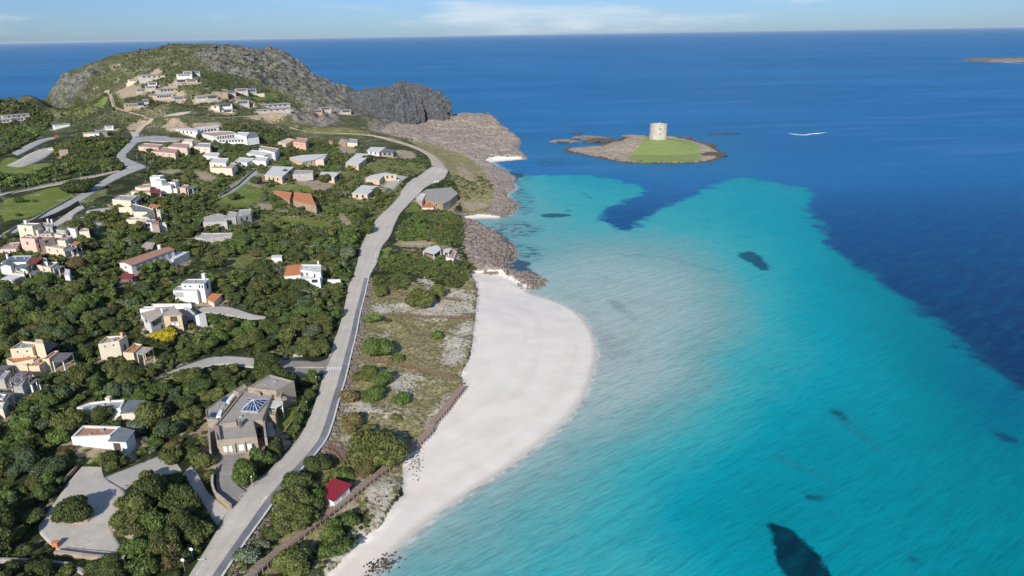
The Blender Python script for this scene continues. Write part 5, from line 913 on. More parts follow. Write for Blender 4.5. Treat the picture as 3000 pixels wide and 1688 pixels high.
# ---------------------------------------------------------------- upper hillside
villa('pink_villa', c1((1400, 1160))[0], 'low pink house with pergola left in the pink roofed row below the crossroads', [('B', c1((1390,1130),(1590,1145),(1640,1110),(1440,1095)), 3.8, dict(wall='pink', roof='roof_pink', par=.4, win=[('f', 2, 2, {})]))])
villa('pink_villa', c1((1530, 1210))[0], 'pink house with several terraces in the middle of the pink roofed row', [('B', c1((1520,1180),(1760,1200),(1790,1150),(1600,1130)), 4.0, dict(wall='pink', roof='roof_pink', par=.4, win=[('f', 3, 2, {})])), ('B', c1((1690,1130),(1880,1150),(1900,1100),(1740,1090)), 5.4, dict(wall='pink', roof='roof_pink', par=.4))])
villa('cream_house', c1((1830, 1120))[0], 'cream cube house on top of the pink roofed row', [('B', c1((1830,1080),(1930,1085),(1950,1060),(1860,1055)), 6.0, dict(wall='cream', roof='roof_white', par=.3)), ('B', c1((1950,1130),(2110,1140),(2120,1100),(1990,1095)), 4.0, dict(wall='cream', roof='roof_grey', par=.4, win=[('f', 2, 2, {})]))])
villa('cream_house', c1((2110, 1390))[0], 'bright cream terraced house with white walls left of the garden lane', [('B', c1((2105,1290),(2270,1300),(2300,1250),(2130,1240)), 6.5, dict(wall='cream', roof='roof_white', par=.4, win=[('f', 2, 4, {})])), ('B', c1((2110,1345),(2330,1350),(2380,1300),(2280,1290)), 4.0, dict(wall='cream', roof='roof_beige', par=.4)), ('B', c1((2040,1220),(2190,1235),(2210,1195),(2060,1190)), 4.6, dict(wall='white', roof='roof_white', par=.3))])
villa('white_complex', c2((100, 1300))[0], 'large white terraced house with many flat roofs right of the garden lane', [('B', c2((75,1200),(250,1225),(340,1190),(130,1165)), 4.6, dict(wall='white', roof='roof_white', par=.3, win=[('f', 3, 2.4, {})])), ('B', c2((200,1150),(360,1190),(400,1150),(220,1125)), 6.0, dict(wall='white', roof='roof_pink', par=.3)), ('B', c2((-60,1290),(80,1295),(160,1250),(0,1240)), 4.0, dict(wall='white', roof='roof_white', par=.3, win=[('f', 2, 2, {})])), ('B', c2((130,1270),(270,1280),(300,1235),(180,1230)), 3.6, dict(wall='white', roof='roof_white', par=.4))])
villa('long_white_building', c1((1900, 1000))[0], 'long low white building with a bent white roof above the hotel', [('B', c1((1670,948),(1980,978),(2000,955),(1780,935)), 4.4, dict(wall='white', roof='roof_white', par=0, over=.3, win=[('f', 6, 2.2, dict(w=2.2, h=2))])), ('B', c1((1990,960),(2200,935),(2190,912),(1960,930)), 4.4, dict(wall='white', roof='roof_white', par=0, over=.3, win=[('f', 5, 2, dict(w=2.4, h=2))]))], 'building')
villa('white_hotel', c1((2170, 1090))[0], 'white hotel with a row of dark arched windows and a blue grey end roof', [('B', c1((2020,1000),(2150,1028),(2380,1000),(2330,978),(2060,985)), 6.4, dict(wall='white', roof='roof_pink', par=.4, win=[('f', 7, 4.0, dict(w=1.7, h=2.8))])), ('B', c1((2160,1065),(2490,1060),(2480,1040),(2160,1050)), 2.6, dict(wall='white', roof='roof_white', par=0, over=.2, win=[('f', 8, 1.2, dict(w=2, h=1.6))])), ('B', c1((2380,1010),(2480,1030),(2510,990),(2390,985)), 6.0, dict(wall='white', roof='roof_white', par=.4)), ('G', c1((2490,1045),(2600,1030),(2560,990),(2500,1000)), 4.6, .8, dict(roof='roof_slate', wall='white', mono=True))], 'hotel')
villa('salmon_house', c2((400, 1115))[0], 'yellow house with a salmon terraced wing right of the hotel grove', [('B', c2((390,1085),(470,1108),(560,1060),(490,1045)), 3.8, dict(wall='cream', roof='yellow', par=.3)), ('B', c2((545,1080),(670,1095),(695,1050),(580,1040)), 5.0, dict(wall='salmon', roof='roof_pink', par=.4, win=[('f', 2, 2.4, {})]))])
villa('stone_cottage', c2((1010, 1110))[0], 'small tan stone cottage on the grass just under the coast path', [('B', c2((1005,1080),(1075,1092),(1110,1065),(1020,1050)), 4.0, dict(wall='tanstone', roof='roof_beige', par=.2, win=[('f', 1, 2, {})])), ('B', c2((1080,1090),(1190,1100),(1190,1060),(1110,1050)), 3.6, dict(wall='cream', roof='roof_grey', par=.3))])
villa('stone_cottage', c2((895, 1120))[0], 'tiny brown stone hut left of the tan cottage under the coast path', [('B', c2((892,1090),(942,1095),(945,1072),(905,1068)), 3.0, dict(wall='tanstone', roof='roof_brown', par=.2))])
def hill(base, label, blocks): return villa('hillside_villa', base, label, blocks, 'house', 'stone villas on the headland')
def hb(p0, p1, d, h, **k): k.setdefault('wall', 'greystone'); k.setdefault('roof', 'roof_grey'); k.setdefault('par', 0); k.setdefault('over', .6); k.setdefault('win', [('f', 4, h-1.6, dict(w=2.2, h=1.5, pane='darkwood'))]); return ('R', p0, p1, d, h, k)
hill(cO((100,330))[0], 'long two tier stone villa highest on the headland, left one', [hb(*cO((295,262),(705,270)), 9, 6.5), hb(*cO((100,300),(290,300)), 8, 4.5, wall='cream'), hb(*cO((330,235),(640,232)), 16, 11.0), ('R', *cO((70,335),(250,335)), 3, 2.2, dict(wall='cream', roof='roof_beige', par=.3))])
hill(cO((930,310))[0], 'stacked stone villa with a white centre high on the headland, right one', [hb(*cO((915,320),(1080,318)), 8, 4.2), hb(*cO((930,240),(1170,245)), 12, 8.5, wall='white'), hb(*cO((1040,200),(1170,200)), 16, 12.5, wall='white'), hb(*cO((1080,300),(1260,300)), 6, 3.2, roof='roof_slate'), hb(*cO((1180,190),(1310,190)), 12, 11.5, roof='roof_slate')])
hill(cO((250,470))[0], 'low pale villa with a pink slab roof just below the long top villa', [hb(*cO((240,475),(380,475)), 8, 4), hb(*cO((400,445),(560,450)), 8, 5.5), hb(*cO((440,385),(580,390)), 12, 7.0, wall='white')])
hill(cO((560,600))[0], 'big terraced villa with pink white balconies in the middle of the slope', [hb(*cO((560,600),(860,590)), 8, 5.5, wall='pink', win=[('f', 6, 3.6, dict(w=2.0, h=2.0))]), hb(*cO((620,500),(900,490)), 12, 9), hb(*cO((870,640),(1050,620)), 9, 7.5)])
hill(cO((1260,610))[0], 'rough stone villa with slate porch right of the big terraced villa', [hb(*cO((1250,605),(1440,640)), 9, 6.5), hb(*cO((1440,640),(1620,590)), 8, 5.5, roof='roof_slate')])
hill(cO((1590,570))[0], 'plain tan stone villa behind the slate porch villa', [hb(*cO((1580,545),(1780,570)), 9, 6.5, wall='tanstone', win=[('f', 1, 4, {})]), hb(*cO((1780,530),(1920,515)), 8, 5.5, roof='roof_slate')])
hill(cO((1930,490))[0], 'pale villa with glass side and yellow garden wall at the meadow edge', [hb(*cO((1920,485),(2120,500)), 9, 6), hb(*cO((2120,490),(2270,470)), 8, 5.5, roof='roof_slate', win=[('f', 3, 3, dict(w=3, h=2.4, pane='blueglass'))]), ('R', *cO((2060,560),(2400,460)), .6, 1.2, dict(wall='cream', roof='roof_beige', par=0))])
hill(cO((1510,790))[0], 'white block villa with dark glass terraces above the contour track', [hb(*cO((1510,780),(1640,790)), 8, 6, wall='cream', win=[('f', 1, 4, dict(w=1.5, h=1.5))]), hb(*cO((1640,770),(1860,740)), 8, 6, wall='white', roof='roof_slate', win=[('f', 4, 4, dict(w=2.6, h=2, pane='blueglass'))]), hb(*cO((1700,820),(1860,800)), 5, 3, wall='white')])
hill(cO((1930,700))[0], 'glass fronted villa with a light terrace right of the white block villa', [hb(*cO((1940,690),(2140,690)), 8, 5.5, win=[('f', 4, 3.4, dict(w=2.8, h=2.4, pane='blueglass'))]), hb(*cO((2060,700),(2230,690)), 5, 2.2, wall='white')])
hill(cO((60,740))[0], 'broad stone villa with a dark blue glass box beside the hill road', [hb(*cO((40,740),(280,770)), 10, 6, wall='tanstone'), hb(*cO((265,720),(350,730)), 8, 6, roof='roof_slate', win=[('f', 2, 3.4, dict(w=3, h=2.6, pane='blueglass'))]), hb(*cO((350,670),(440,670)), 6, 5)])
hill(c2((210,800))[0], 'long dark villa of stacked roof slabs below the rocks', [hb(*c2((200,800),(520,785)), 9, 4.2, over=1.2), hb(*c2((270,765),(520,745)), 14, 8.0, over=1.2)])
hill(c2((745,800))[0], 'small stone villa on a rocky knob, left of the pair under the cliff', [hb(*c2((745,800),(840,805)), 7, 4.6, wall='tanstone'), hb(*c2((820,790),(930,785)), 8, 6, over=1)])
hill(c2((965,800))[0], 'small stone villa on a rocky knob, right of the pair under the cliff', [hb(*c2((960,795),(1060,800)), 6, 3.4), hb(*c2((1030,820),(1130,800)), 8, 6.2, over=.8)])
villa('far_grey_villa', c1((40, 920))[0], 'grey flat roofed villa among dark trees at the far left edge', [hb(*c1((-40,900),(110,915)), 9, 5), hb(*c1((110,890),(250,890)), 9, 5), hb(*c1((60,865),(290,860)), 10, 8)])
villa('white_cottage', c1((870, 1045))[0], 'small white cottage with stone wing left of the crossroads', [hb(*c1((850,1040),(930,1045)), 7, 4.4, wall='cream', roof='roof_beige', win=[]), hb(*c1((930,1045),(1000,1045)), 7, 4.8, wall='white', win=[('f', 1, 2.4, {})]), hb(*c1((1000,1035),(1080,1030)), 9, 6.5, wall='stone', win=[])])
villa('water_tank_hut', c1((1070, 985))[0], 'pale green tank building behind the small white cottage', [hb(*c1((1065,965),(1140,965)), 5, 4.5, wall='white', roof='roof_slate', win=[('f', 3, 2.6, dict(w=1.6, h=2.4, pane='metal'))])], 'hut')
villa('sports_pavilion', c1((640, 955))[0], 'long white shed beside the green and red sports court', [hb(*c1((560,948),(700,935)), 6, 3.4, wall='white', win=[])], 'shed')
villa('stone_shed', c1((610, 1240))[0], 'square beige shed on the grass beside the sandy lot', [hb(*c1((612,1240),(690,1245)), 7, 5.5, wall='tanstone', roof='roof_beige', win=[], over=.1)], 'shed')
def court(name, pts, c, lab, cat):
    w_ = TW(pts); m = MB(); p = ccw([q[:2] for q in w_]); m.prism([tuple(q) for q in p], float(w_[:, 2].min())-1, [gz(*q)+.12 for q in p]); return tag(m.build(name, flat(name+'_surface', c, .8, .2)), lab, cat)
court('sports_court', c1((530,960),(620,955),(640,935),(560,925)), (.05, .22, .12), 'green sports court below the dark wooded ridge', 'court')
court('clay_strip', c1((560,1045),(600,1040),(540,970),(490,955)), (.36, .12, .06), 'narrow red clay strip leading to the green sports court', 'court')

# trodden earth and paving round every house
_wb = W_BARE.copy()
for p, h in HOUSE_POLYS: _wb = np.maximum(_wb, .95*sstep(-5.0, -.5, sd_near(XX, YY, p, -8)))
_wb = _wb*(1-.9*W_LAWN)
ground.data.attributes['bare'].data.foreach_set('value', _wb.ravel().astype(np.float32))
# ================================================================== VEGETATION
def foliage(name, attr=False):
    t = NT(name); oi = t.n('ShaderNodeObjectInfo'); base = t.attr('tone', True) if attr else oi.outputs['Color']
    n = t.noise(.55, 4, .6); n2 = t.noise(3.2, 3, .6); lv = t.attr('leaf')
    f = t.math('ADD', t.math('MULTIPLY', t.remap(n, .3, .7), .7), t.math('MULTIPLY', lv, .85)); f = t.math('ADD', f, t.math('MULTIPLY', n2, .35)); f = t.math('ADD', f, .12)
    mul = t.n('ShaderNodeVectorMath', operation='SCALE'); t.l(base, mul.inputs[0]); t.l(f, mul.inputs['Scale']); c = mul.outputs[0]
    t.fin(c, .65, .18); tr = t.n('ShaderNodeBsdfTranslucent'); t.l(c, tr.inputs[0]); mx = t.n('ShaderNodeMixShader'); mx.inputs[0].default_value = .18
    t.l(t.b.outputs[0], mx.inputs[1]); t.l(tr.outputs[0], mx.inputs[2]); t.l(mx.outputs[0], t.out.inputs[0]); return t.m
M['foliage'] = foliage('maquis_foliage'); M['scrub'] = foliage('scrub_foliage', True)
def ico(sub):
    bm = bmesh.new(); bmesh.ops.create_icosphere(bm, subdivisions=sub, radius=1); v = np.array([q.co[:] for q in bm.verts]); f = np.array([[q.index for q in p.verts] for p in bm.faces]); bm.free(); return v, f
_ico = {k: ico(k) for k in (1, 2, 3)}
def crown_arrays(rng, nleaf, size, lobes=9, flatz=.78, sub=2, spread=.62, rmin=.22):
    """unit crown (radius about 1, foot at z = 0): lumpy cores plus leaf tufts; returns verts, triangles, leaf value"""
    V_, F_, L_ = [], [], []; off = 0; cs = []
    for i in range(lobes):
        a = rng.uniform(0, 2*math.pi); rr = spread*math.sqrt(rng.uniform(0, 1)); r = rng.uniform(rmin, .48)*(1.15-.3*rr); z = flatz*rng.uniform(.38, .95)*(1-.45*rr*rr)
        cs.append((rr*math.cos(a), rr*math.sin(a), z, r))
    cs.append((rng.uniform(-.15, .15), rng.uniform(-.15, .15), .40*flatz, .52))
    v0, f0 = _ico[sub]
    for x, y, z, r in cs:
        d = .80*r*(1+.22*fbm(v0[:, 0]*2+x*9, v0[:, 1]*2+y*9, v0[:, 2]*2, 2, 5)); v = v0*d[:, None]*np.array([1, 1, .82])+np.array([x, y, z]); v[:, 2] = np.maximum(v[:, 2], .02)
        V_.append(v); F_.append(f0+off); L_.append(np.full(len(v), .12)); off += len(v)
    w = np.array([c[3]**2 for c in cs]); w /= w.sum(); k = rng.choice(len(cs), nleaf, p=w); C = np.array(cs)[k]
    d = rng.normal(size=(nleaf, 3)); d[:, 2] = np.abs(d[:, 2])*1.0-.25; d /= np.linalg.norm(d, axis=1)[:, None]
    p = C[:, :3]+d*np.array([1, 1, .85])*(C[:, 3]*rng.uniform(.74, 1.10, nleaf))[:, None]; p[:, 2] = np.maximum(p[:, 2], .04)
    nrm = d+rng.normal(size=(nleaf, 3))*.55; nrm /= np.linalg.norm(nrm, axis=1)[:, None]; t = np.cross(nrm, rng.normal(size=(nleaf, 3))); t /= np.linalg.norm(t, axis=1)[:, None]+1e-9; b = np.cross(nrm, t)
    s = size*rng.uniform(.55, 1.25, nleaf)[:, None]; q = np.stack([p-t*s-b*s*.6, p+t*s*1.1-b*s*.4, p+t*s*.2+b*s*1.1], 1).reshape(-1, 3)
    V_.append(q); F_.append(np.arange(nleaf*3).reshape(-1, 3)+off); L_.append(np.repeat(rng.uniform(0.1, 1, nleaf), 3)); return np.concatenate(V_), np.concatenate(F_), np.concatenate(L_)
def crown_mesh(name, seed, nleaf, size, **k):
    v, f, l = crown_arrays(np.random.default_rng(seed), nleaf, size, **k); o = mesh(name, v, f, M['foliage'], smooth=False, attrs={'leaf': l}); me = o.data; bpy.data.objects.remove(o); return me
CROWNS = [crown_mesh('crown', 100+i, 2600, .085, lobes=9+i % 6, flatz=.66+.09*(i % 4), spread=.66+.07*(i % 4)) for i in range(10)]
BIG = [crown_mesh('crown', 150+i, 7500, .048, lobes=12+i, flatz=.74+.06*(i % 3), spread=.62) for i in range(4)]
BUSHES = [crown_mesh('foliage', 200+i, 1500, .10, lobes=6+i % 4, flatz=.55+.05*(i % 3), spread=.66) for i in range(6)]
def trunk_mesh(seed):
    rng = random.Random(seed); m = MB(); p = Vector((0, 0, -.35)); q = Vector((rng.uniform(-.06, .06), rng.uniform(-.06, .06), .22)); m.tube(p, q, .075, .055, 7)
    for i in range(4):
        a = i*1.57+rng.uniform(-.4, .4); e = q+Vector((math.cos(a)*.3, math.sin(a)*.3, rng.uniform(.16, .32))); m.tube(q, e, .045, .02, 5)
    o = m.build('trunk', M['bark']); me = o.data; bpy.data.objects.remove(o); return me
TRUNKS = [trunk_mesh(i) for i in range(4)]
TONES = {'dark': (.066, .082, .026), 'olive': (.096, .108, .032), 'green': (.072, .102, .028), 'bluish': (.066, .092, .044), 'brown': (.110, .094, .038), 'bright': (.082, .120, .030), 'greygreen': (.115, .135, .085), 'yellow': (.36, .29, .022), 'rust': (.14, .10, .05)}
# ------------------------------------------------------------------ where plants may stand: a one metre map of the ground
MX0, MY0, MW, MH = -760, 40, 900, 1330
_mx, _my = np.meshgrid(MX0+np.arange(MW)+.5, MY0+np.arange(MH)+.5); CLEAR = np.full((MH, MW), 99.0)
def clear(poly, far=9.0):
    global CLEAR
    poly = np.asarray(poly); i0, i1 = int(max(0, poly[:, 0].min()-far-MX0)), int(min(MW, poly[:, 0].max()+far-MX0+1)); j0, j1 = int(max(0, poly[:, 1].min()-far-MY0)), int(min(MH, poly[:, 1].max()+far-MY0+1))
    if i1 <= i0 or j1 <= j0: return
    CLEAR[j0:j1, i0:i1] = np.minimum(CLEAR[j0:j1, i0:i1], -sd_poly(_mx[j0:j1, i0:i1], _my[j0:j1, i0:i1], poly))
for p, h in HOUSE_POLYS:
    clear(p)
for s in STRIPS:
    clear(s['poly']); c = s['poly'].mean(0); clear(s['poly']-c/np.linalg.norm(c)*2.6)
for q in LAWN:
    c = q.mean(0); clear(q); clear(q-c/np.linalg.norm(c)*2.2)
BW = c8((430,1500),(500,1440),(750,1215),(1000,1035),(1170,895),(1400,715),(1700,475),(2000,235),(2300,-5))+c6((1900,1395),(2050,1255),(2160,1100),(2260,985))
_b = resample(smooth_line(TW(BW), 2)[:, :2], 3.0); _d = np.gradient(_b, axis=0); _d /= np.linalg.norm(_d, axis=1)[:, None]; _n = np.stack([-_d[:, 1], _d[:, 0]], 1); clear(np.r_[_b+_n*1.6, (_b-_n*2.6)[::-1]])
for q in BARE: clear(q)
def clr(x, y):
    i = int(x-MX0); j = int(y-MY0); return CLEAR[j, i] if 0 <= i < MW and 0 <= j < MH else -1
def zone(pts): return polyW(pts, 1)
Z_DENSE = [zone(q) for q in ([(-150,1760),(-150,700),(0,690),(100,655),(150,670),(240,660),(330,580),(560,570),(640,650),(800,690),(960,690),(1085,650),(1060,690),(1040,785),(1010,867),(965,1000),(940,1098),(905,1210),(880,1262),(780,1370),(680,1470),(600,1590),(530,1700),(500,1760)],
 [(0,560),(0,500),(130,500),(200,470),(310,455),(375,485),(355,500),(280,510),(130,540)],[(150,430),(250,405),(380,412),(340,455),(230,480),(170,460)],[(-60,480),(-60,300),(30,305),(110,312),(155,335),(150,365),(110,405),(40,440)],
 [(170,575),(250,545),(310,530),(270,560),(200,585)])]
Z_MID = [zone(q) for q in ([(395,505),(440,470),(380,440),(420,425),(600,420),(760,410),(1000,420),(1090,450),(1060,500),(1200,540),(1130,620),(1080,660),(950,700),(760,700),(600,660),(520,580)],[(640,370),(720,352),(860,395),(800,420),(700,400)],[(560,385),(700,400),(700,430),(600,430)])]
Z_SHORE = [zone(q) for q in ([(1160,690),(1195,640),(1260,612),(1340,628),(1362,665),(1350,725),(1230,722),(1165,710)],[(1108,765),(1165,745),(1260,745),(1380,785),(1370,822),(1330,850),(1290,822),(1200,802),(1115,795)],[(1094,845),(1104,805),(1200,806),(1206,845),(1150,852)])]
Z_HILLD = [zone(q) for q in ([(255,295),(300,262),(340,215),(380,165),(440,142),(508,136),(545,182),(560,215),(540,240),(590,250),(650,240),(700,265),(680,300),(590,300),(470,265),(380,205),(330,255),(300,290)],[(330,340),(430,330),(560,345),(640,350),(880,352),(700,362),(500,375),(420,380)],[(420,310),(580,300),(610,330),(480,335)])]
Z_HILLS = [zone(q) for q in ([(150,370),(260,300),(320,300),(340,340),(440,365),(380,395),(250,400)],[(130,300),(250,210),(500,135),(780,160),(900,230),(1000,340),(860,330),(700,345),(420,345),(180,345)],[(1090,470),(1260,455),(1320,520),(1260,560),(1170,530)],[(1320,500),(1430,520),(1450,560),(1330,600),(1290,560)])]
Z_LOW = [zone(q) for q in (c8((1180,180),(1290,260),(1400,330),(1560,460),(1480,560),(1100,900),(700,1300),(300,1449),(60,1500),(650,830),(780,600),(960,440)), c8((1620,640),(1400,880),(1150,1100),(900,1449),(1150,1449),(1300,1300),(1500,1100),(1720,880),(1560,760),(1640,700)))]
def inany(zs, x, y):
    for z in zs:
        if z[:, 0].min() <= x <= z[:, 0].max() and z[:, 1].min() <= y <= z[:, 1].max():
            c = False; n = len(z); j = n-1
            for i in range(n):
                if (z[i, 1] > y) != (z[j, 1] > y) and x < (z[j, 0]-z[i, 0])*(y-z[i, 1])/(z[j, 1]-z[i, 1])+z[i, 0]: c = not c
                j = i
            if c: return True
    return False
class Hash:
    def __init__(s, c): s.c = c; s.d = {}
    def ok(s, x, y, r, k):
        i, j = int(x//s.c), int(y//s.c)
        for a in range(i-2, i+3):
            for b in range(j-2, j+3):
                for X, Y, R in s.d.get((a, b), ()):
                    if (x-X)**2+(y-Y)**2 < (k*(r+R))**2: return False
        return True
    def put(s, x, y, r): s.d.setdefault((int(x//s.c), int(y//s.c)), []).append((x, y, r))
HS = Hash(5.0); TREES = []; SCRUB = []; LOWS = []
def inframe(x, y, z, m=130):
    px, py, w_ = project(x, y, z); return -m < px < 3000+m and -m < py < 1688+m*1.6
# trees and bushes traced one by one: (pixel of the crown centre, width in px, height ratio, tone, kind, label)
FIX = []
def fix(pts, w, hr_, tone, kind, lab, grp=None): FIX.append((pts, w, hr_, tone, kind, lab, grp))
fix(c7((765, 800)), 118, .62, 'dark', 'tree', 'lone dark tree in the open middle of the car park beside its long round shadow')
GB = 'big trees massed between the car park and the road'
for q, w_, t_, lab in ((((1480,640)), 130, 'dark', 'broad dark tree at the upper end of the big clump beside the car park'), (((1800,700)), 125, 'dark', 'dark tree in the middle of the big clump, next to the narrow driveway'), (((1340,800)), 120, 'olive', 'olive tree leaning over the car park from the big clump, at its left edge'),
  (((1560,930)), 95, 'bright', 'bright green tree in the lower half of the big clump by the car park'), (((1860,960)), 120, 'dark', 'dark tree of the big clump whose shade falls across the foot of the driveway'), (((1650,1120)), 110, 'olive', 'olive tree in the lower middle of the big clump, above the roadside signs'),
  (((1400,1150)), 80, 'bright', 'bright green bush at the lower right corner of the car park'), (((1450,1330)), 100, 'green', 'green tree at the bottom edge of the picture, right of the car park wall'), (((1690,1290)), 90, 'brown', 'brownish thin tree at the bottom edge just left of the road'), (((2010,1020)), 85, 'olive', 'olive tree at the right tip of the big clump, overhanging the road edge'), (((1480,480)), 60, 'olive', 'small olive tree at the top of the big clump, nearest the car park arm')):
    fix(c7(q), w_, .56, t_, 'tree', lab, GB)
for q, w_, t_, lab in (((1170,290), 82, 'dark', 'dark round tree in front of the white house with the brown gravel roof'), ((1740,270), 66, 'olive', 'olive tree at the end of the car park arm'), ((2070,290), 62, 'olive', 'olive tree between the narrow driveway and the stone forecourt'), ((1800,460), 42, 'green', 'small green tree where the driveway meets the car park arm'), ((2120,420), 36, 'olive', 'small olive bush against the curved wall of the stone forecourt'),
  ((2480,400), 75, 'bright', 'bright green tree at the near corner of the stone house, left of the road'), ((420,630), 62, 'green', 'light green round tree at the left rim of the car park')): fix(c7(q), w_, .7, t_, 'tree', lab)
for q, w_, t_, lab in (((420,420), 78, 'bright', 'bright green tree filling the left part of the roadside hedge below the stone house'), ((560,300), 70, 'green', 'green tree in the middle of the roadside hedge below the stone house'), ((700,160), 66, 'dark', 'dark tree at the top end of the roadside hedge below the stone house')): fix(c8(q), w_, .7, t_, 'tree', lab)
for q, w_, t_, lab in (((745,900), 42, 'green', 'round green tree beside a street lamp just below the zebra crossing'), ((700,1060), 34, 'dark', 'dark shrub in the hedge along the lawn of the stone house, upper one'), ((655,1180), 34, 'dark', 'dark shrub in the hedge along the lawn of the stone house, middle one'), ((600,1310), 36, 'green', 'green shrub in the hedge along the lawn of the stone house, lower one'), ((560,1400), 36, 'dark', 'dark shrub in the hedge along the lawn of the stone house, lowest one')): fix(c6(q), w_, .85, t_, 'tree', lab)
for q, w_, t_, lab in (((800,760), 88, 'dark', 'wide dark bush half shading the parking court beside the side road'), ((960,620), 40, 'dark', 'small dark bush between the parking court and the gravel yard'), ((810,340), 80, 'dark', 'wide dark bush in the fork between the lane and the side road'), ((205,470), 32, 'dark', 'single dark bush on the grass field at the left edge'), ((350,478), 15, 'dark', 'tiny dark bush on the grass field, right of the single one'), ((190,618), 18, 'dark', 'tiny bush on the lower part of the left grass field'),
  ((2360,440), 36, 'dark', 'dark bush standing alone on the bright lawn above the grey stone house'), ((770,1110), 56, 'rust', 'rusty brown tree right of the peach house'), ((280,1245), 20, 'bright', 'bright green rounded bush beside the open garden pavilion')): fix(c3(q), w_, .5, t_, 'tree', lab)
GD = 'bushes on the dune'
for q, w_, t_, lab in (((1840,110), 86, 'olive', 'wide olive bush between the two upper fenced dune paths'), ((2010,20), 58, 'olive', 'olive bush above the uppermost dune fence near the beach'), ((1995,455), 38, 'green', 'small bush alone in the middle of the dune'), ((1400,590), 95, 'green', 'large green bush on the dune left of the open sand, beside the road'), ((1590,700), 45, 'olive', 'small olive bush right of the large dune bush'), ((1290,855), 68, 'olive', 'flat bush by the roadside rocks just below the lowest dune fence'),
  ((1450,900), 68, 'green', 'green bush in the middle of the diagonal dune thicket'), ((1130,1070), 58, 'brown', 'brownish bush at the road end of the diagonal dune thicket'), ((1340,1060), 72, 'green', 'green bush at the lower side of the diagonal dune thicket'), ((1640,1105), 56, 'green', 'green bush at the seaward tip of the diagonal dune thicket'), ((1150,1340), 68, 'brown', 'round brown bush by the road below the sandy clearing'), ((1310,1390), 46, 'olive', 'olive bush beside the round brown bush'),
  ((1590,1280), 34, 'olive', 'small round bush with a strong shadow in the sandy clearing'), ((1340,290), 46, 'green', 'low green bush at the road end of the middle dune fence'), ((1490,305), 20, 'dark', 'tiny dark bush on the middle dune fence'), ((1430,20), 46, 'olive', 'olive bush at the road end of the uppermost dune fence')): fix(c6(q), w_, .5, t_, 'bush', lab, GD)
for q, w_, t_, lab in (((1720,190), 150, 'olive', 'very large olive bush between the brown side path and the boardwalk'), ((1620,340), 78, 'brown', 'brown tinged bush below the very large one by the path junction'), ((1130,330), 80, 'dark', 'dark bush between the road and the brown side path'), ((1400,410), 60, 'green', 'green bush right behind the red roofed kiosk'), ((920,520), 88, 'dark', 'dark bush at the road edge level with the red roof'), ((880,700), 110, 'olive', 'broad olive bush left of the kiosk wall'), ((1080,720), 90, 'green', 'green bush touching the white kiosk wall'), ((900,880), 120, 'olive', 'broad olive bush below the kiosk between road and boardwalk'), ((720,1000), 80, 'dark', 'dark bush on the road slope below the kiosk'),
  ((1040,860), 70, 'dark', 'dark bush on the inner side of the boardwalk below the kiosk'), ((900,1310), 120, 'olive', 'big olive bush at the bottom edge on the seaward side of the boardwalk'), ((1440,880), 74, 'green', 'green bush in the hollow between the boardwalk and the sand cliff'), ((1280,1000), 80, 'green', 'low green bush seaward of the boardwalk'), ((1330,1150), 85, 'green', 'flat dark green bush above the last dune edge'), ((450,1230), 70, 'greygreen', 'grey green low bush beside the boardwalk at the bottom'), ((560,1130), 50, 'greygreen', 'grey green low bush near the low stone wall at the bottom')): fix(c8(q), w_, .48, t_, 'bush', lab, GD)
fix(c4((1250,740)), 62, .8, 'dark', 'tree', 'tall dark tree at the bend of the road opposite the coastal thicket'); fix(c4((1240,620)), 44, .7, 'dark', 'tree', 'dark tree just above the tall one at the road bend')
for q, w_ in (((480,210), 34), ((1010,245), 30), ((1390,400), 36), ((1290,60), 34), ((860,260), 40), ((180,275), 36)): fix(c4(q), w_, .6, 'dark', 'tree', 'very dark tree standing right against a flat roofed villa', 'dark trees beside the flat roofed villas')
for q, w_, t_, lab in (((1050,1260), 80, 'dark', 'dark tree right in front of the low house with grey flat roofs'), ((720,1330), 95, 'olive', 'broad olive tree left in front of the low house with grey flat roofs'), ((1530,1270), 110, 'olive', 'broad olive tree right of the low house, behind the gravel roofed white house'), ((1270,1290), 50, 'dark', 'small dark tree between the low house and the gravel roofed house')): fix(c5(q), w_, .6, t_, 'tree', lab)
fix(c5((1650,470)), 82, .34, 'yellow', 'bush', 'yellow flowering shrub below the angular white house')
NL = 0
def put_plant(x, y, r, hh, tone, kind, lab, grp, rng):
    z = gz(x, y)-float(zbil(_sink, x, y)); jit = rng.uniform(.82, 1.18); t = TONES[tone]; t = tuple(q*(1.16 if kind == 'tree' else 1.3) for q in t); name = 'maquis_tree' if kind == 'tree' else 'dune_bush'
    o = empty(name, (x, y, z), lab, kind, grp, rng.uniform(0, 6.28)); c = link('crown' if kind == 'tree' else 'foliage', rng.choice((BIG if r > 4.2 else CROWNS) if kind == 'tree' or r > 4.2 else BUSHES), o); c.scale = (r*rng.uniform(.92, 1.08), r*rng.uniform(.92, 1.08), hh)
    c.color = (t[0]*jit, t[1]*jit, t[2]*jit, 1); k = link('trunk' if kind == 'tree' else 'stem', rng.choice(TRUNKS), o); k.scale = (r, r, hh); return o
_rng = random.Random(11)
for pts, wpx, hr_, tone, kind, lab, grp in FIX:
    wpx *= 1.18 if kind == 'bush' else 1.08
    px, py = pts[0]; q = T(px, py); dist = (q-CAM)@FW; r = .5*wpx/F*dist; hh = 2*r*hr_*1.0; q = T(px, py+.45*hh*F/dist*.75); dist = (q-CAM)@FW; r = .5*wpx/F*dist
    put_plant(q[0], q[1], r, 2*r*hr_, tone, kind, lab, grp, _rng); HS.put(q[0], q[1], r*.9)
_gx, _gy = np.meshgrid(MX0+3*np.arange(MW//3), MY0+3*np.arange(MH//3)); DENS = vn(_gx/24., _gy/24., seed=88)*.65+vn(_gx/10.4, _gy/10.4, seed=89)*.35
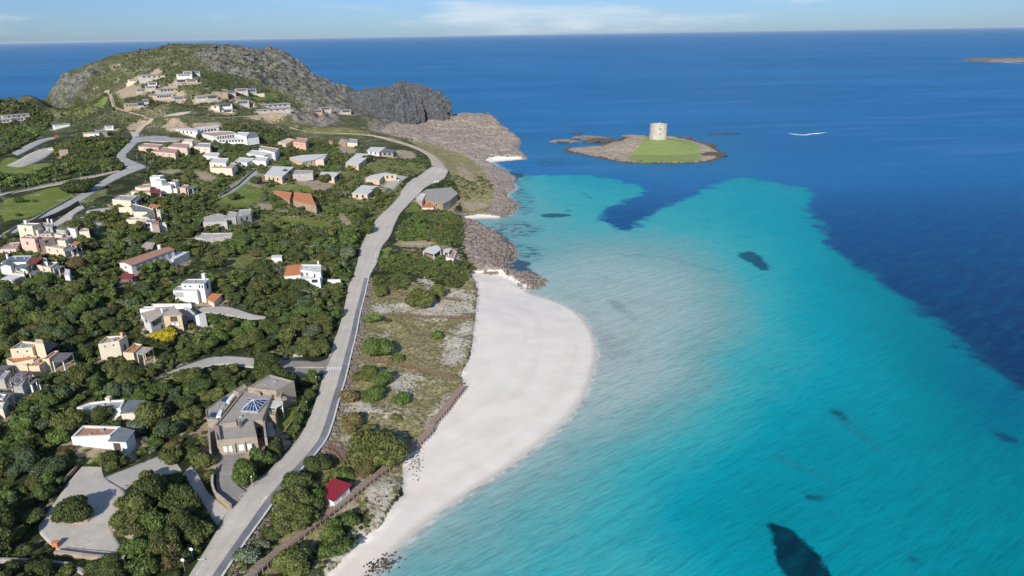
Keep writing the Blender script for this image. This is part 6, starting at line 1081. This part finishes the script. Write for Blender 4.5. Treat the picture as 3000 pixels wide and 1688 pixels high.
def fbm_s(x, y): return DENS[min(MH//3-1, max(0, int((y-MY0)/3))), min(MW//3-1, max(0, int((x-MX0)/3)))]
def scatter(zones, n, rmin, rmax, k, out, clearance, hscale=(.75, 1.1), minclear=.55):
    bb = [(z[:, 0].min(), z[:, 0].max(), z[:, 1].min(), z[:, 1].max()) for z in zones]; areas = np.array([(b[1]-b[0])*(b[3]-b[2]) for b in bb]); cum = np.cumsum(areas/areas.sum())
    for _ in range(n):
        b = bb[min(len(bb)-1, int(np.searchsorted(cum, _rng.random())))]; x = _rng.uniform(b[0], b[1]); y = _rng.uniform(b[2], b[3])
        r = rmin+(rmax-rmin)*_rng.random()**1.4
        if y > 270 and out is not LOWS and fbm_s(x, y) > .16+.5*_rng.random()+.45*(y > 780): continue
        if clr(x, y) < r*minclear+clearance or not HS.ok(x, y, r, k) or not inany(zones, x, y): continue
        z = gz(x, y)
        if z < .8 or not inframe(x, y, z): continue
        HS.put(x, y, r); out.append((x, y, z, r, r*_rng.uniform(*hscale)))
scatter(Z_DENSE, 70000, 1.9, 5.4, .47, TREES, .0, (.6, 1.25), .68); scatter(Z_MID, 16000, 1.3, 3.8, .80, TREES, .3, (.7, 1.25)); scatter(Z_SHORE, 12000, 1.5, 3.2, .48, TREES, .2, (.65, 1.0))
scatter(Z_DENSE+Z_SHORE, 40000, 1.0, 2.2, .50, SCRUB, .1, (.8, 1.3)); scatter(Z_HILLD, 80000, 1.3, 3.6, .46, SCRUB, .2, (.6, 1.0)); scatter(Z_HILLS, 26000, .8, 2.6, .74, SCRUB, .3, (.5, .9)); scatter(Z_MID, 9000, .6, 1.7, .95, SCRUB, .3, (.7, 1.0)); scatter(Z_LOW, 9000, .6, 1.9, .52, SCRUB, .25, (.6, 1.0))
_dz = [DUNE[0]]; scatter(_dz, 14000, .25, .8, 1.25, LOWS, .3, (.35, .7))
# the largest in the picture become trees of their own, each described by its surroundings
LAND = [(p_, n_) for n_, p_ in (('the skylight stone house', cA((900,700))[0]), ('the car park', c7((800,600))[0]), ('the gravel roofed house', (290,1290)), ('the low grey roofed house', (330,1190)), ('the yellow house with the clay patio', (370,1020)), ('the yellow ochre house', (90,1030)), ('the grey canopy house', (40,1120)),
  ('the angular white house', (500,920)), ('the stepped white house', (560,845)), ('the brown roofed white house', (430,765)), ('the terracotta and white villa', (890,800)), ('the grey stepped stone house', (660,640)), ('the left house cluster', (110,700)), ('the solar roofed house', (60,790)), ('the cream houses below the fork', (420,610)), ('the terracotta house on the lawn', (870,590)),
  ('the zebra crossing', (960,1085)), ('the upper drive', (620,1060)), ('the tiny white hut', (810,760)), ('the bend of the main road', (1080,680)), ('the beach bar canopies', (1280,740)), ('the seaside restaurant', (1290,580)), ('the yellow flowering shrub', (480,990)), ('the lower bend of the road', (800,1380)), ('the crossroads', (400,400)), ('the flat roofed villas', (960,520)), ('the hotel', (660,405)), ('the driveway', c7((2050,600))[0]), ('the terrace path', (690,915)), ('the garden lawns', (300,725)))]
LXY = [(T(*p)[:2], n) for p, n in LAND]
nfix = sum(1 for f in FIX if f[4] == 'tree'); TREES.sort(key=lambda q: -q[3]/math.hypot(q[0], q[1])); IND = TREES[:300-nfix]; REST = TREES[300-nfix:]
def noise_tone(x, y):
    a = float(fbm(np.array([x/28.]), np.array([y/28.]), o=3, seed=71)[0])+_rng.uniform(-.45, .45)+(.22 if y > 260 else 0)
    if _rng.random() < .035: return 'greygreen'
    return 'dark' if a < -.05 else 'olive' if a < .36 else 'green' if a < .55 else 'bluish' if a < .66 else 'brown' if a < .70 else 'bright'
_seen = {}
for x, y, z, r, hh in IND:
    tone = noise_tone(x, y); d, (lp, ln) = min(((math.hypot(x-l[0][0], y-l[0][1]), l) for l in LXY), key=lambda q: q[0]); dx, dy = x-lp[0], y-lp[1]
    # directions as the viewer sees them: sideways across the line of sight, or nearer or farther along it
    L = math.hypot(*lp); fwd = (dx*lp[0]+dy*lp[1])/L; side = (dx*lp[1]-dy*lp[0])/L
    rel = ('just right of' if side > 0 else 'just left of') if abs(side) > abs(fwd) else ('just behind' if fwd > 0 else 'just in front of')
    if d > 22: rel = rel.replace('just', 'well')
    size = 'small' if r < 2.2 else 'medium' if r < 3.1 else 'large'; tall = 'tall ' if hh/r > 1.28 else 'low ' if hh/r < 1.05 else ''
    tw = {'dark': 'dark green', 'olive': 'olive green', 'green': 'mid green', 'bluish': 'bluish green', 'brown': 'brownish', 'bright': 'bright green', 'greygreen': 'grey green'}[tone]
    lab = f'{size} {tall}{tw} tree {rel} {ln}'; put_plant(x, y, r, hh*1.0, tone, 'tree', lab, lab.split(' tree ')[0]+' trees '+lab.split(' tree ')[1], _rng)
# everything smaller reads as one mass of maquis
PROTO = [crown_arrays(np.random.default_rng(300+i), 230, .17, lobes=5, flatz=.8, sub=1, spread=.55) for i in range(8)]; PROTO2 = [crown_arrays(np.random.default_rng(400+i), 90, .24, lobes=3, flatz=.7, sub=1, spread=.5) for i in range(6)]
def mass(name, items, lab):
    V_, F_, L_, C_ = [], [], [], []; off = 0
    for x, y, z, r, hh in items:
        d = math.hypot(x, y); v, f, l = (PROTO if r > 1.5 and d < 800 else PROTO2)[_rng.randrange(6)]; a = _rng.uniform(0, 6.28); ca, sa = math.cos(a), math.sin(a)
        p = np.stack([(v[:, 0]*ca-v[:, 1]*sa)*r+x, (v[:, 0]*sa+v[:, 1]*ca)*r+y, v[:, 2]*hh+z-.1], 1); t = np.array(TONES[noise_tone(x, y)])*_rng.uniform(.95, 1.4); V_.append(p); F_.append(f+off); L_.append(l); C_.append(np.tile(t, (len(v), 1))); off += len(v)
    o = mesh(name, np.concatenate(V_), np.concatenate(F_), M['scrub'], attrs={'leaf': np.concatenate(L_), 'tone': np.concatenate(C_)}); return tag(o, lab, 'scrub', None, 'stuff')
_keep = noise_tone
def noise_tone(x, y): return _rng.choice(('olive', 'olive', 'greygreen', 'brown', 'green'))
mass('dune_scrub', LOWS, 'sparse low grey green and olive scrub scattered over the dune sand'); noise_tone = _keep
mass('maquis_scrub', REST+SCRUB, 'low evergreen maquis scrub over the headland slopes and between the villas')
print('trees', len(IND), 'rest', len(REST), 'scrub', len(SCRUB), 'fix', len(FIX))
# palms
def palm(pix, h, lab, wide=1.0):
    q = T(*pix); z = gz(q[0], q[1]); o = empty('palm_tree', (q[0], q[1], z), lab, 'palm tree'); m = MB()
    for i in range(6): m.tube((0, 0, h*i/6-.4 if i == 0 else h*i/6), (0, 0, h*(i+1)/6), (.62-.04*i)*wide, (.72-.05*i)*wide, 9)
    m.build('trunk', M['palmbark'], o); rng = random.Random(int(pix[0])); v, f = [], []
    for k in range(34):
        a = rng.uniform(0, 6.28); el = rng.uniform(-.5, 1.3); L = rng.uniform(2.0, 2.9)*wide; pts = []
        for j in range(7):
            s = j/6; pts.append(Vector((math.cos(a)*L*s*math.cos(el*.8), math.sin(a)*L*s*math.cos(el*.8), h+L*(math.sin(el)*s-.55*s*s))))
        sd_ = Vector((-math.sin(a), math.cos(a), 0)); b = len(v)
        for j, p in enumerate(pts): w_ = .42*math.sin(math.pi*min(.98, .12+j/6.8)); v += [p-sd_*w_-Vector((0, 0, w_*.35)), p, p+sd_*w_-Vector((0, 0, w_*.35))]
        for j in range(6): f += [(b+j*3, b+j*3+1, b+j*3+4, b+j*3+3), (b+j*3+1, b+j*3+2, b+j*3+5, b+j*3+4)]
    c = mesh('crown', v, f, M['foliage'], o, attrs={'leaf': np.random.default_rng(3).uniform(.3, 1, len(v))}); c.color = (.12, .15, .04, 1)
palm(c5((2025,590))[0], 4.6, 'stout palm tree right of the yellow flowering shrub', 1.15); palm(cN((1990,480))[0], 5.4, 'palm tree with a thick pale trunk right of the terracotta shed', 1.0)
# bare pale shrub at the left edge
q = T(*cY((310,960))[0]); m = MB(); rg = random.Random(5)
for i in range(60):
    a = rg.uniform(0, 6.28); e = rg.uniform(.5, 1.4); p0 = Vector((0, 0, 0)); d = Vector((math.cos(a)*math.cos(e), math.sin(a)*math.cos(e), math.sin(e))); p1 = p0+d*rg.uniform(1.2, 2.4); m.tube(p0, p1, .05, .03, 4)
    for j in range(3): m.tube(p1, p1+(d+Vector((rg.uniform(-.6, .6), rg.uniform(-.6, .6), rg.uniform(-.2, .5)))).normalized()*rg.uniform(.6, 1.3), .03, .015, 4)
t = NT('pale_twigs'); t.fin((.30, .29, .31), .9, .1); o = m.build('bare_shrub', t.m); o.location = (q[0], q[1], gz(q[0], q[1])+.6); o.scale = (1.5, 1.5, 1.5); tag(o, 'pale leafless shrub in front of the slatted canopies at the left edge', 'shrub')
# ================================================================== ROADSIDE, BOARDWALKS AND SMALL THINGS
def wall_along(name, pts3, h, w, mat, lab, cat='wall', step=1.2, wob=.05, group=None, sunk=.6, coping=None):
    p = resample(np.asarray(pts3)[:, :2], step); d = np.gradient(p, axis=0); d /= np.linalg.norm(d, axis=1)[:, None]+1e-9; nn = np.stack([-d[:, 1], d[:, 0]], 1); g = hr(p[:, 0], p[:, 1]); n = len(p)
    g = np.convolve(np.r_[[g[0]]*2, g, [g[-1]]*2], np.ones(5)/5, 'valid'); top = g+h+wob*np.array([random.uniform(-1, 1) for _ in range(n)])
    o = empty(name, (p[0][0], p[0][1], g[0]), lab, cat, group); off = np.array([p[0][0], p[0][1], g[0]])
    a, b = p-nn*w/2, p+nn*w/2; v = np.stack([np.c_[a, g-sunk], np.c_[a, top], np.c_[b, top], np.c_[b, g-sunk]], 1)-off
    f = [tuple(int(k) for k in q) for q in grid_faces(4, n)]+[(0, 1, 2, 3), tuple(4*(n-1)+k for k in (3, 2, 1, 0))]; mesh('masonry' if coping else 'wall', v.reshape(-1, 3), f, M[mat], o)
    if coping:
        a, b = p-nn*(w/2+.06), p+nn*(w/2+.06); v = np.stack([np.c_[a, top+.003], np.c_[a, top+.12], np.c_[b, top+.12], np.c_[b, top+.003]], 1)-off; f = [tuple(int(k) for k in q) for q in grid_faces(4, n)]+[(j*4+3, j*4, (j+1)*4, (j+1)*4+3) for j in range(n-1)]; mesh('coping', v.reshape(-1, 3), f, M[coping], o)
    return o
wall_along('roadside_wall', np.c_[WALLLINE, np.zeros(len(WALLLINE))], .45, .42, 'wallstone', 'low stone wall with a pale coping along the sea side of the main road', coping='roof_white')
R_ = S_MAIN['R']; _yy = R_[:, 1]; seg = R_[(_yy > 335)]
wall_along('roadside_wall', seg, .8, .4, 'wallstone', 'dark low roadside wall continuing past the beach up to the restaurant')
wall_along('side_road_wall', TW(c3((-20,880),(150,760),(330,690),(480,590),(620,510),(715,455))), 1.0, .35, 'wallstone', 'dark low wall on the field side of the grey side road')
wall_along('retaining_wall', TW(c3((300,720),(430,690),(560,640),(700,570),(795,512))), 2.2, .6, 'darkwood', 'dark timber faced retaining wall between the side road and the parking court')
wall_along('lane_bank_wall', TW(c3((0,440),(150,395),(400,335),(640,285),(830,250),(960,232))), .7, .4, 'wallstone', 'low dark bank wall along the lane through the left field')
wall_along('forecourt_wall', TW(c7((2180,385),(2145,470),(2140,560),(2165,650),(2250,720),(2330,790))), 1.5, .5, 'tanstone', 'curving tan retaining wall between the driveway and the stone forecourt', coping='roof_beige')
wall_along('car_park_wall', TW(c7((560,1230),(760,1255),(960,1280),(1130,1290),(1260,1290))), .9, .7, 'tanstone', 'tan stone wall closing the near end of the car park', coping='roof_beige')
wall_along('car_park_wall', TW(c7((1125,960),(1160,1000),(1260,1045),(1350,1080))), .9, .6, 'tanstone', 'short tan stone wall jutting out under the big trees beside the car park', coping='roof_beige')
wall_along('car_park_wall', TW(c7((815,320),(740,410),(640,510))), 1.0, .4, 'tanstone', 'thin pale wall along the upper left edge of the car park')
wall_along('planter_kerb', TW(c7((650,880),(740,930),(870,930),(960,850))), .5, .4, 'tanstone', 'rough stone kerb under the lone tree in the car park', wob=.15)
wall_along('lawn_wall', TW(cA((1320,1150),(1480,1080),(1620,890),(1740,640),(1830,430))), .7, .3, 'tanstone', 'pale edging wall round the lawn of the stone house')
wall_along('track_wall', TW(c1((1120,655),(1160,745),(1300,790),(1480,835))), .6, .4, 'tanstone', 'pale wall along the outer bend of the hill road')
wall_along('coast_path_wall', TW(c2((1300,1015),(1560,1060),(1800,1145),(1960,1225),(2060,1310))), .6, .5, 'roof_beige', 'pale kerb wall on the sea side of the coast path')
wall_along('garden_wall', TW(c3((2200,440),(2390,330),(2530,200),(2575,165))), 1.4, .4, 'wallstone', 'dark garden wall along the lane above the bright lawn')
wall_along('drive_wall', TW(c6((430,800),(620,790),(860,785))), .5, .4, 'tanstone', 'low pale kerb wall between the two levels of the entrance drive')
wall_along('gate_wall', TW(c6((450,690),(540,670),(640,668))), 1.2, .4, 'greystone', 'short grey wall at the top of the entrance drive')
wall_along('bottom_wall', TW(c7((-10,1310),(200,1318),(420,1325),(700,1360),(850,1440))), 1.2, .6, 'wallstone', 'long dark wall crossing the bottom left corner')
# rocks along road foot and shore: too many to count
M['crag'] = rock_material('ridge_rock', (.035, .035, .03), (.125, .118, .105), (.27, .255, .23), .30)
def stones(name, spots, mat, lab):
    V_, F_ = [], []; off = 0; v0, f0 = _ico[2]
    for x, y, z, r in spots:
        s = _rng.uniform(-50, 50); rr = 1+.55*fbm(v0[:, 0]*1.4+s, v0[:, 1]*1.4, v0[:, 2]*1.4+s, 2, 7); v = v0*rr[:, None]*np.array([r*_rng.uniform(.8, 1.4), r*_rng.uniform(.8, 1.4), r*_rng.uniform(.5, .9)]); a = _rng.uniform(0, 6.28)
        v = np.stack([v[:, 0]*math.cos(a)-v[:, 1]*math.sin(a)+x, v[:, 0]*math.sin(a)+v[:, 1]*math.cos(a)+y, v[:, 2]+z], 1); V_.append(v); F_.append(f0+off); off += len(v)
    return tag(mesh(name, np.concatenate(V_), np.concatenate(F_), M[mat]), lab, 'rocks', None, 'stuff')
sp_ = []
nw = WALLLINE; dn = np.gradient(nw, axis=0); dn /= np.linalg.norm(dn, axis=1)[:, None]; nr_ = np.stack([dn[:, 1], -dn[:, 0]], 1)
for i in range(900):
    k = _rng.randrange(len(nw)); o_ = .5+2.4*_rng.random()**1.3; x, y = nw[k]+nr_[k]*o_+dn[k]*_rng.uniform(-1.1, 1.1); sp_.append((x, y, gz(x, y)+.05, _rng.uniform(.2, .55)))
stones('roadside_boulders', sp_, 'rock', 'pale boulders heaped along the foot of the roadside wall')
sp_ = []; cc = resample(COAST[:62], 1.0); cn = np.gradient(cc, axis=0); cn /= np.linalg.norm(cn, axis=1)[:, None]
for x, y in cc:
    for k in range(4):
        X = x+_rng.gauss(0, 4.5); Y = y+_rng.gauss(0, 4.5); i = min(len(GX)-1, np.searchsorted(GX, X)); j = min(len(GY)-1, np.searchsorted(GY, Y))
        if Y > 280 and W_ROCK[j, i] > .3 and W_SAND[j, i] < .4 and SDC[j, i] > -4: sp_.append((X, Y, max(gz(X, Y), -.3), _rng.uniform(.35, 1.5)))
for a in (cA, ):
    pass
for _ in range(60):
    q = P(*V((_rng.uniform(1300, 1366), _rng.uniform(692, 728)))[0], 0); sp_.append((q[0], q[1], max(0, gz(q[0], q[1])), _rng.uniform(.5, 1.3)))
for _ in range(9000):
    if len(sp_) > 2600: break
    z_ = ROCK[_rng.choice((2, 2, 2, 3))]; X = _rng.uniform(z_[:, 0].min(), z_[:, 0].max()); Y = _rng.uniform(z_[:, 1].min(), z_[:, 1].max())
    if inany([z_], X, Y) and gz(X, Y) > .4: sp_.append((X, Y, gz(X, Y)-.25, _rng.uniform(.4, 1.0)+1.5*_rng.random()**4))
stones('shore_boulders', sp_, 'rock', 'brown broken rocks along the rocky shore and the spit above the beach')
sp_ = []
for _ in range(6000):
    if len(sp_) > 420: break
    z_ = ROCK[0]; X = _rng.uniform(z_[:, 0].min(), z_[:, 0].max()); Y = _rng.uniform(z_[:, 1].min(), z_[:, 1].max()); s_ = fbm_s(X*1.7, Y*1.7)
    if s_ < .12 and inany([z_], X, Y): sp_.append((X, Y, gz(X, Y)-.6, _rng.uniform(1.2, 2.6)+3.2*_rng.random()**3))
stones('ridge_crags', sp_, 'crag', 'grey jagged crags and loose blocks along the rocky ridge of the headland')
sp_ = []; ie = resample(np.r_[ISL_EDGE, ISL_EDGE[:1]], 1.2)
for x, y in ie:
    for k in range(2): sp_.append((x+_rng.gauss(0, 2.2), y+_rng.gauss(0, 2.2), _rng.uniform(-.2, .5), _rng.uniform(.35, 1.5)))
stones('islet_boulders', sp_, 'darkrock', 'dark broken rocks all round the waterline of the tower islet')
sp_ = []
for _ in range(160):
    u = _rng.random(); q = P(*V((925+70*u+_rng.gauss(0, 12), 1432-32*u+_rng.gauss(0, 9)))[0], .5); sp_.append((q[0], q[1], max(0, gz(q[0], q[1]))+.02, _rng.uniform(.08, .32)))
stones('beach_rocks', sp_, 'darkrock', 'dark rocks and dried weed at the lower end of the beach')
sp_ = []
for _ in range(90):
    q = T(*c8((_rng.gauss(2120, 45), _rng.gauss(320, 60)))[0]); sp_.append((q[0], q[1], q[2]+.02, _rng.uniform(.08, .22)))
stones('dried_weed', sp_, 'darkrock', 'scattered dried weed tufts on the white sand beside the boardwalk')
# boardwalks with posts and rails
def boardwalk(name, pix, width, lab, rail, mat='wood', lift=.55, gap=3.0, group=None, cross=False, cat='boardwalk'):
    p = resample(smooth_line(TW(pix), 2)[:, :2], .9); d = np.gradient(p, axis=0); d /= np.linalg.norm(d, axis=1)[:, None]; nn = np.stack([-d[:, 1], d[:, 0]], 1); g = hr(p[:, 0], p[:, 1]); g = np.convolve(np.r_[[g[0]]*4, g, [g[-1]]*4], np.ones(9)/9, 'valid')+lift; n = len(p)
    o = empty(name, (p[0][0], p[0][1], g[0]), lab, cat, group); off = Vector((p[0][0], p[0][1], g[0])); m = MB()
    for i in range(n-1):
        ang = math.atan2(d[i][1], d[i][0]); c = (p[i]+p[i+1])/2
        for s_ in (-.225, .225): m.box((c[0]+d[i][0]*s_-off[0], c[1]+d[i][1]*s_-off[1], (g[i]+g[i+1])/2-off[2]+_rng.uniform(-.012, .012)), (.42, width*_rng.uniform(.97, 1.03), .07), ang)
    m.build('deck', M[mat], o)
    pm = MB(); pm.box((0, 0, .0), (.13, .13, 1.0)); po = None; k = max(2, int(gap/.9)); r_ = MB()
    for s_ in rail:
        prev = None
        for i in range(0, n, k):
            x, y = p[i]+nn[i]*s_*(width/2+.08); h0 = g[i]-1.3; h1 = g[i]+1.05
            if po is None: po = pm.build('post', M[mat], o); c = po
            else: c = po.copy(); COL.objects.link(c); c.parent = o
            c.location = (x-off[0], y-off[1], (h0+h1)/2-off[2]); c.scale = (1, 1, h1-h0); q = Vector((x-off[0], y-off[1], h1-off[2]))
            if prev is not None:
                for dz in (-.05, -.5): r_.tube(prev+Vector((0, 0, dz)), q+Vector((0, 0, dz)), .05, n=4)
                if cross: r_.tube(prev+Vector((0, 0, -.95)), q+Vector((0, 0, -.05)), .03, n=4); r_.tube(prev+Vector((0, 0, -.05)), q+Vector((0, 0, -.95)), .03, n=4)
            prev = q
    if r_.v: r_.build('railing', M[mat], o)
    return o
boardwalk('boardwalk', BW, 2.5, 'long raised grey brown boardwalk along the dune edge, past the red roofed kiosk', (-1,), gap=2.6, lift=.9)
boardwalk('dune_path', c8((1215,160),(1310,180),(1390,240),(1450,330),(1540,400),(1650,465)), 3.2, 'rusty brown fenced board path from the road down to the boardwalk', (-1, 1), 'rustwood', .3, 2.2, cross=True, cat='path')
GF = 'fenced board paths across the dune'
boardwalk('dune_path', c6((1320,5),(1500,20),(1800,50),(2050,85),(2230,112)), 1.0, 'uppermost fenced board path crossing the dune above the wide olive bush', (-1, 1), 'rustwood', .25, 2.4, GF, True, 'path')
boardwalk('dune_path', c6((1450,262),(1700,268),(2000,275),(2330,288)), 1.0, 'middle fenced board path running straight across the dune', (-1, 1), 'rustwood', .25, 2.4, GF, True, 'path')
boardwalk('dune_path', c6((1150,685),(1350,720),(1600,750),(1800,800),(2000,850),(2160,890)), 1.3, 'lowest and longest fenced board path slanting across the dune', (-1, 1), 'rustwood', .25, 2.2, GF, True, 'path')
# rope fence along the dune edge
def rope_fence(pix, lab, group='rope fences at the dune edge'):
    p = resample(smooth_line(TW(pix), 1)[:, :2], 2.6); o = empty('rope_fence', (p[0][0], p[0][1], gz(*p[0])), lab, 'fence', group); off = Vector(o.location); po = None; r_ = MB(); prev = None
    for x, y in p:
        z = gz(x, y)-.1; q = Vector((x-off[0], y-off[1], z-off[2]))
        if po is None: m = MB(); m.tube((0, 0, -.3), (0, 0, 1.15), .07, .06, 6); po = m.build('post', M['wood'], o); c = po
        else: c = po.copy(); COL.objects.link(c); c.parent = o
        c.location = q; c.rotation_euler = (_rng.uniform(-.1, .1), _rng.uniform(-.1, .1), 0)
        if prev is not None:
            a, b = prev+Vector((0, 0, .95)), q+Vector((0, 0, .95)); mid = (a+b)/2-Vector((0, 0, .12)); r_.tube(a, mid, .03, n=4); r_.tube(mid, b, .03, n=4)
        prev = q
    r_.build('rope', M['rope'], o)
rope_fence(V((1176,690),(1196,730),(1191,790),(1186,840),(1178,900),(1156,948)), 'rope fence with thin posts on the upper dune edge above the beach'); rope_fence(V((1158,955),(1160,985),(1124,1030),(1090,1072)), 'short rope fence with thin posts at the lower dune corner beside the beach')
# street lamps and signs
def lamp(pix, h, lab, group, arm=True):
    q = T(*pix); o = empty('street_lamp', (q[0], q[1], gz(q[0], q[1])), lab, 'street lamp', group); m = MB(); m.tube((0, 0, -.4), (0, 0, h), .10, .06, 8); m.build('pole', M['metal'], o)
    if arm: m = MB(); m.tube((0, 0, h-.1), (.9, .25, h+.15), .045, .035, 6); m.build('arm', M['metal'], o); a = (.95, .27, h+.16)
    else: a = (0, 0, h+.12)
    m = MB(); m.lathe((a[0], a[1], a[2]-.1), [(.06, -.08), (.20, 0), (.22, .12), (.12, .22), (.04, .24)], 10); m.build('lamp_head', M['whitepaint'], o)
GLP = 'street lamps along the lane in the left field'
for q, l in zip(((12,415), (292,350), (568,305), (820,250), (1040,208)), ('street lamp at the left edge of the lane in the field', 'second street lamp from the left along the lane', 'third street lamp along the lane, above the grass', 'fourth street lamp along the lane, before the fork', 'street lamp at the mouth of the lane by the fork')): lamp(c3(q)[0], 6.0, l, GLP)
lamp(c3((1122,190))[0], 4.5, 'shorter street lamp right of the lane mouth', None); lamp(c3((1380,60))[0], 5, 'street lamp on the verge right of the winding side road', None); lamp(c3((1465,85))[0], 5, 'street lamp at the bend below the crossroads verge', None)
GR = 'white lamps along the inner edge of the main road'
for q, l in ((c6((785,960))[0], 'white roadside lamp beside the round tree at the zebra crossing'), (c6((690,1215))[0], 'white roadside lamp in the hedge beside the lawn of the stone house'), (c6((880,650))[0], 'white roadside lamp on the bank above the zebra crossing'), (c6((1005,265))[0], 'white roadside lamp at the small drive above the bend'), (c8((485,560))[0], 'white roadside lamp at the corner of the stone forecourt')): lamp(q, 3.2, l, GR, False)
def roadsign(pix, h, lab):
    q = T(*pix); o = empty('road_sign', (q[0], q[1], gz(q[0], q[1])), lab, 'road sign'); m = MB(); m.tube((0, 0, -.4), (0, 0, h), .045, n=6); m.build('pole', M['metal'], o)
    m = MB(); m.tube((0, -.05, h-.35), (0, -.09, h-.35), .42, n=20); m.build('sign_plate', M['whitepaint'], o)
roadsign(c7((1945,1285))[0], 3.4, 'round white road sign on a pole, the upper of two left of the road'); roadsign(c7((1860,1395))[0], 3.4, 'round white road sign on a pole, the lower of two left of the road')
def bin_(pix, mat, lab):
    q = T(*pix); o = empty('waste_bin', (q[0], q[1], gz(q[0], q[1])+.35), lab, 'bin'); m = MB(); m.lathe((0, 0, 0), [(.10, -.3), (.16, .1), (.42, .7), (.46, 1.2), (.40, 1.22)], 12); m.build('body', M[mat], o); m = MB(); m.lathe((0, 0, 1.223), [(.48, 0), (.48, .08), (.2, .18)], 12); m.build('lid', M[mat], o)
bin_(cK((1495,545))[0], 'yellowpaint', 'yellow waste bin where the brown path meets the boardwalk'); bin_(cK((1590,480))[0], 'bluepaint', 'dark blue waste bin beside the yellow one at the boardwalk')
# cars
def car(pix, rz, lab, mat='carpaint'):
    q = T(*pix); o = empty('parked_car', (q[0], q[1], gz(q[0], q[1])+.08), lab, 'car', None, rz); bm = bmesh.new(); prof = [(-2.1, .35), (-2.15, .75), (-1.95, .95), (-1.45, 1.02), (-.85, 1.48), (.75, 1.50), (1.35, 1.05), (2.0, .9), (2.15, .6), (2.1, .35)]
    m = MB(); n = len(prof); v = [(x, -.86*(1 if z < 1.1 else .82), z) for x, z in prof]+[(x, .86*(1 if z < 1.1 else .82), z) for x, z in prof]; m.add(v, [tuple(range(n-1, -1, -1)) if False else tuple(range(n)), tuple(range(2*n-1, n-1, -1))]+[(i, n+i, n+(i+1) % n, (i+1) % n) for i in range(n)]); bm.free(); m.build('body', M[mat], o)
    g = MB()
    for s_ in (-1, 1): g.add([(-1.3, s_*.875, 1.04), (1.2, s_*.875, 1.06), (.7, s_*.725, 1.44), (-.8, s_*.725, 1.42)], [(0, 1, 2, 3) if s_ < 0 else (3, 2, 1, 0)])
    g.add([(1.28, -.72, 1.13), (1.28, .72, 1.13), (.82, .66, 1.47), (.82, -.66, 1.47)], [(0, 1, 2, 3)]); g.add([(-1.4, -.72, 1.09), (-1.4, .72, 1.09), (-.92, .66, 1.44), (-.92, -.66, 1.44)], [(3, 2, 1, 0)]); g.build('window', M['glass'], o)
    w0 = MB(); w0.tube((0, -.1, 0), (0, .1, 0), .32, n=14); wo_ = None
    for x in (-1.3, 1.3):
        for s_ in (-1, 1):
            if wo_ is None: wo_ = w0.build('wheel', M['tyre'], o); c = wo_
            else: c = wo_.copy(); COL.objects.link(c); c.parent = o
            c.location = (x, s_*.80, .32)
    for s_ in (-1, 1): h_ = MB(); h_.box((2.1, s_*.62, .72), (.12, .32, .14)); h_.build('headlight', M['metal'], o); h_ = MB(); h_.box((-2.12, s_*.66, .78), (.1, .22, .2)); h_.build('tail_light', M['redlamp'], o)
car(c4((1985,295))[0], math.radians(8), 'white car parked at the wide end of the main road'); car(c4((1612,283))[0], math.radians(70), 'white car half hidden by hedges left of the road end'); car(c1((1272,1088))[0], math.radians(60), 'white car standing beside the winding side road'); car(c1((515,1175))[0], math.radians(20), 'white car parked on the upper lane lot at far left')
# gate posts and red clay box near the car park
m = MB(); q = T(*c7((570,1160))[0]); m.box((0, 0, .6), (1.3, 1.0, 1.5)); m.box((0, 0, 1.4), (1.5, 1.2, .12)); o = m.build('service_cabinet', M['roof_terra']); o.location = (q[0], q[1], gz(q[0], q[1])); tag(o, 'small red brick cabinet at the near left corner of the car park', 'cabinet')
# fence at the near end of the car park
def bar_fence(pix, lab):
    p = resample(TW(pix)[:, :2], 2.0); o = empty('bar_fence', (p[0][0], p[0][1], gz(*p[0])), lab, 'fence'); off = Vector(o.location); r_ = MB(); prev = None; po = None
    for x, y in p:
        q = Vector((x-off[0], y-off[1], gz(x, y)-off[2]))
        if po is None: m = MB(); m.box((0, 0, .5), (.12, .12, 1.4)); po = m.build('post', M['darkwood'], o); c = po
        else: c = po.copy(); COL.objects.link(c); c.parent = o
        c.location = q
        if prev is not None:
            for h_ in (.5, 1.0): r_.tube(prev+Vector((0, 0, h_)), q+Vector((0, 0, h_)), .05, n=4)
        prev = q
    r_.build('rail', M['darkwood'], o)
bar_fence(c7((620,1212),(900,1240),(1090,1258),(1280,1268)), 'dark post and rail fence along the near end of the car park')
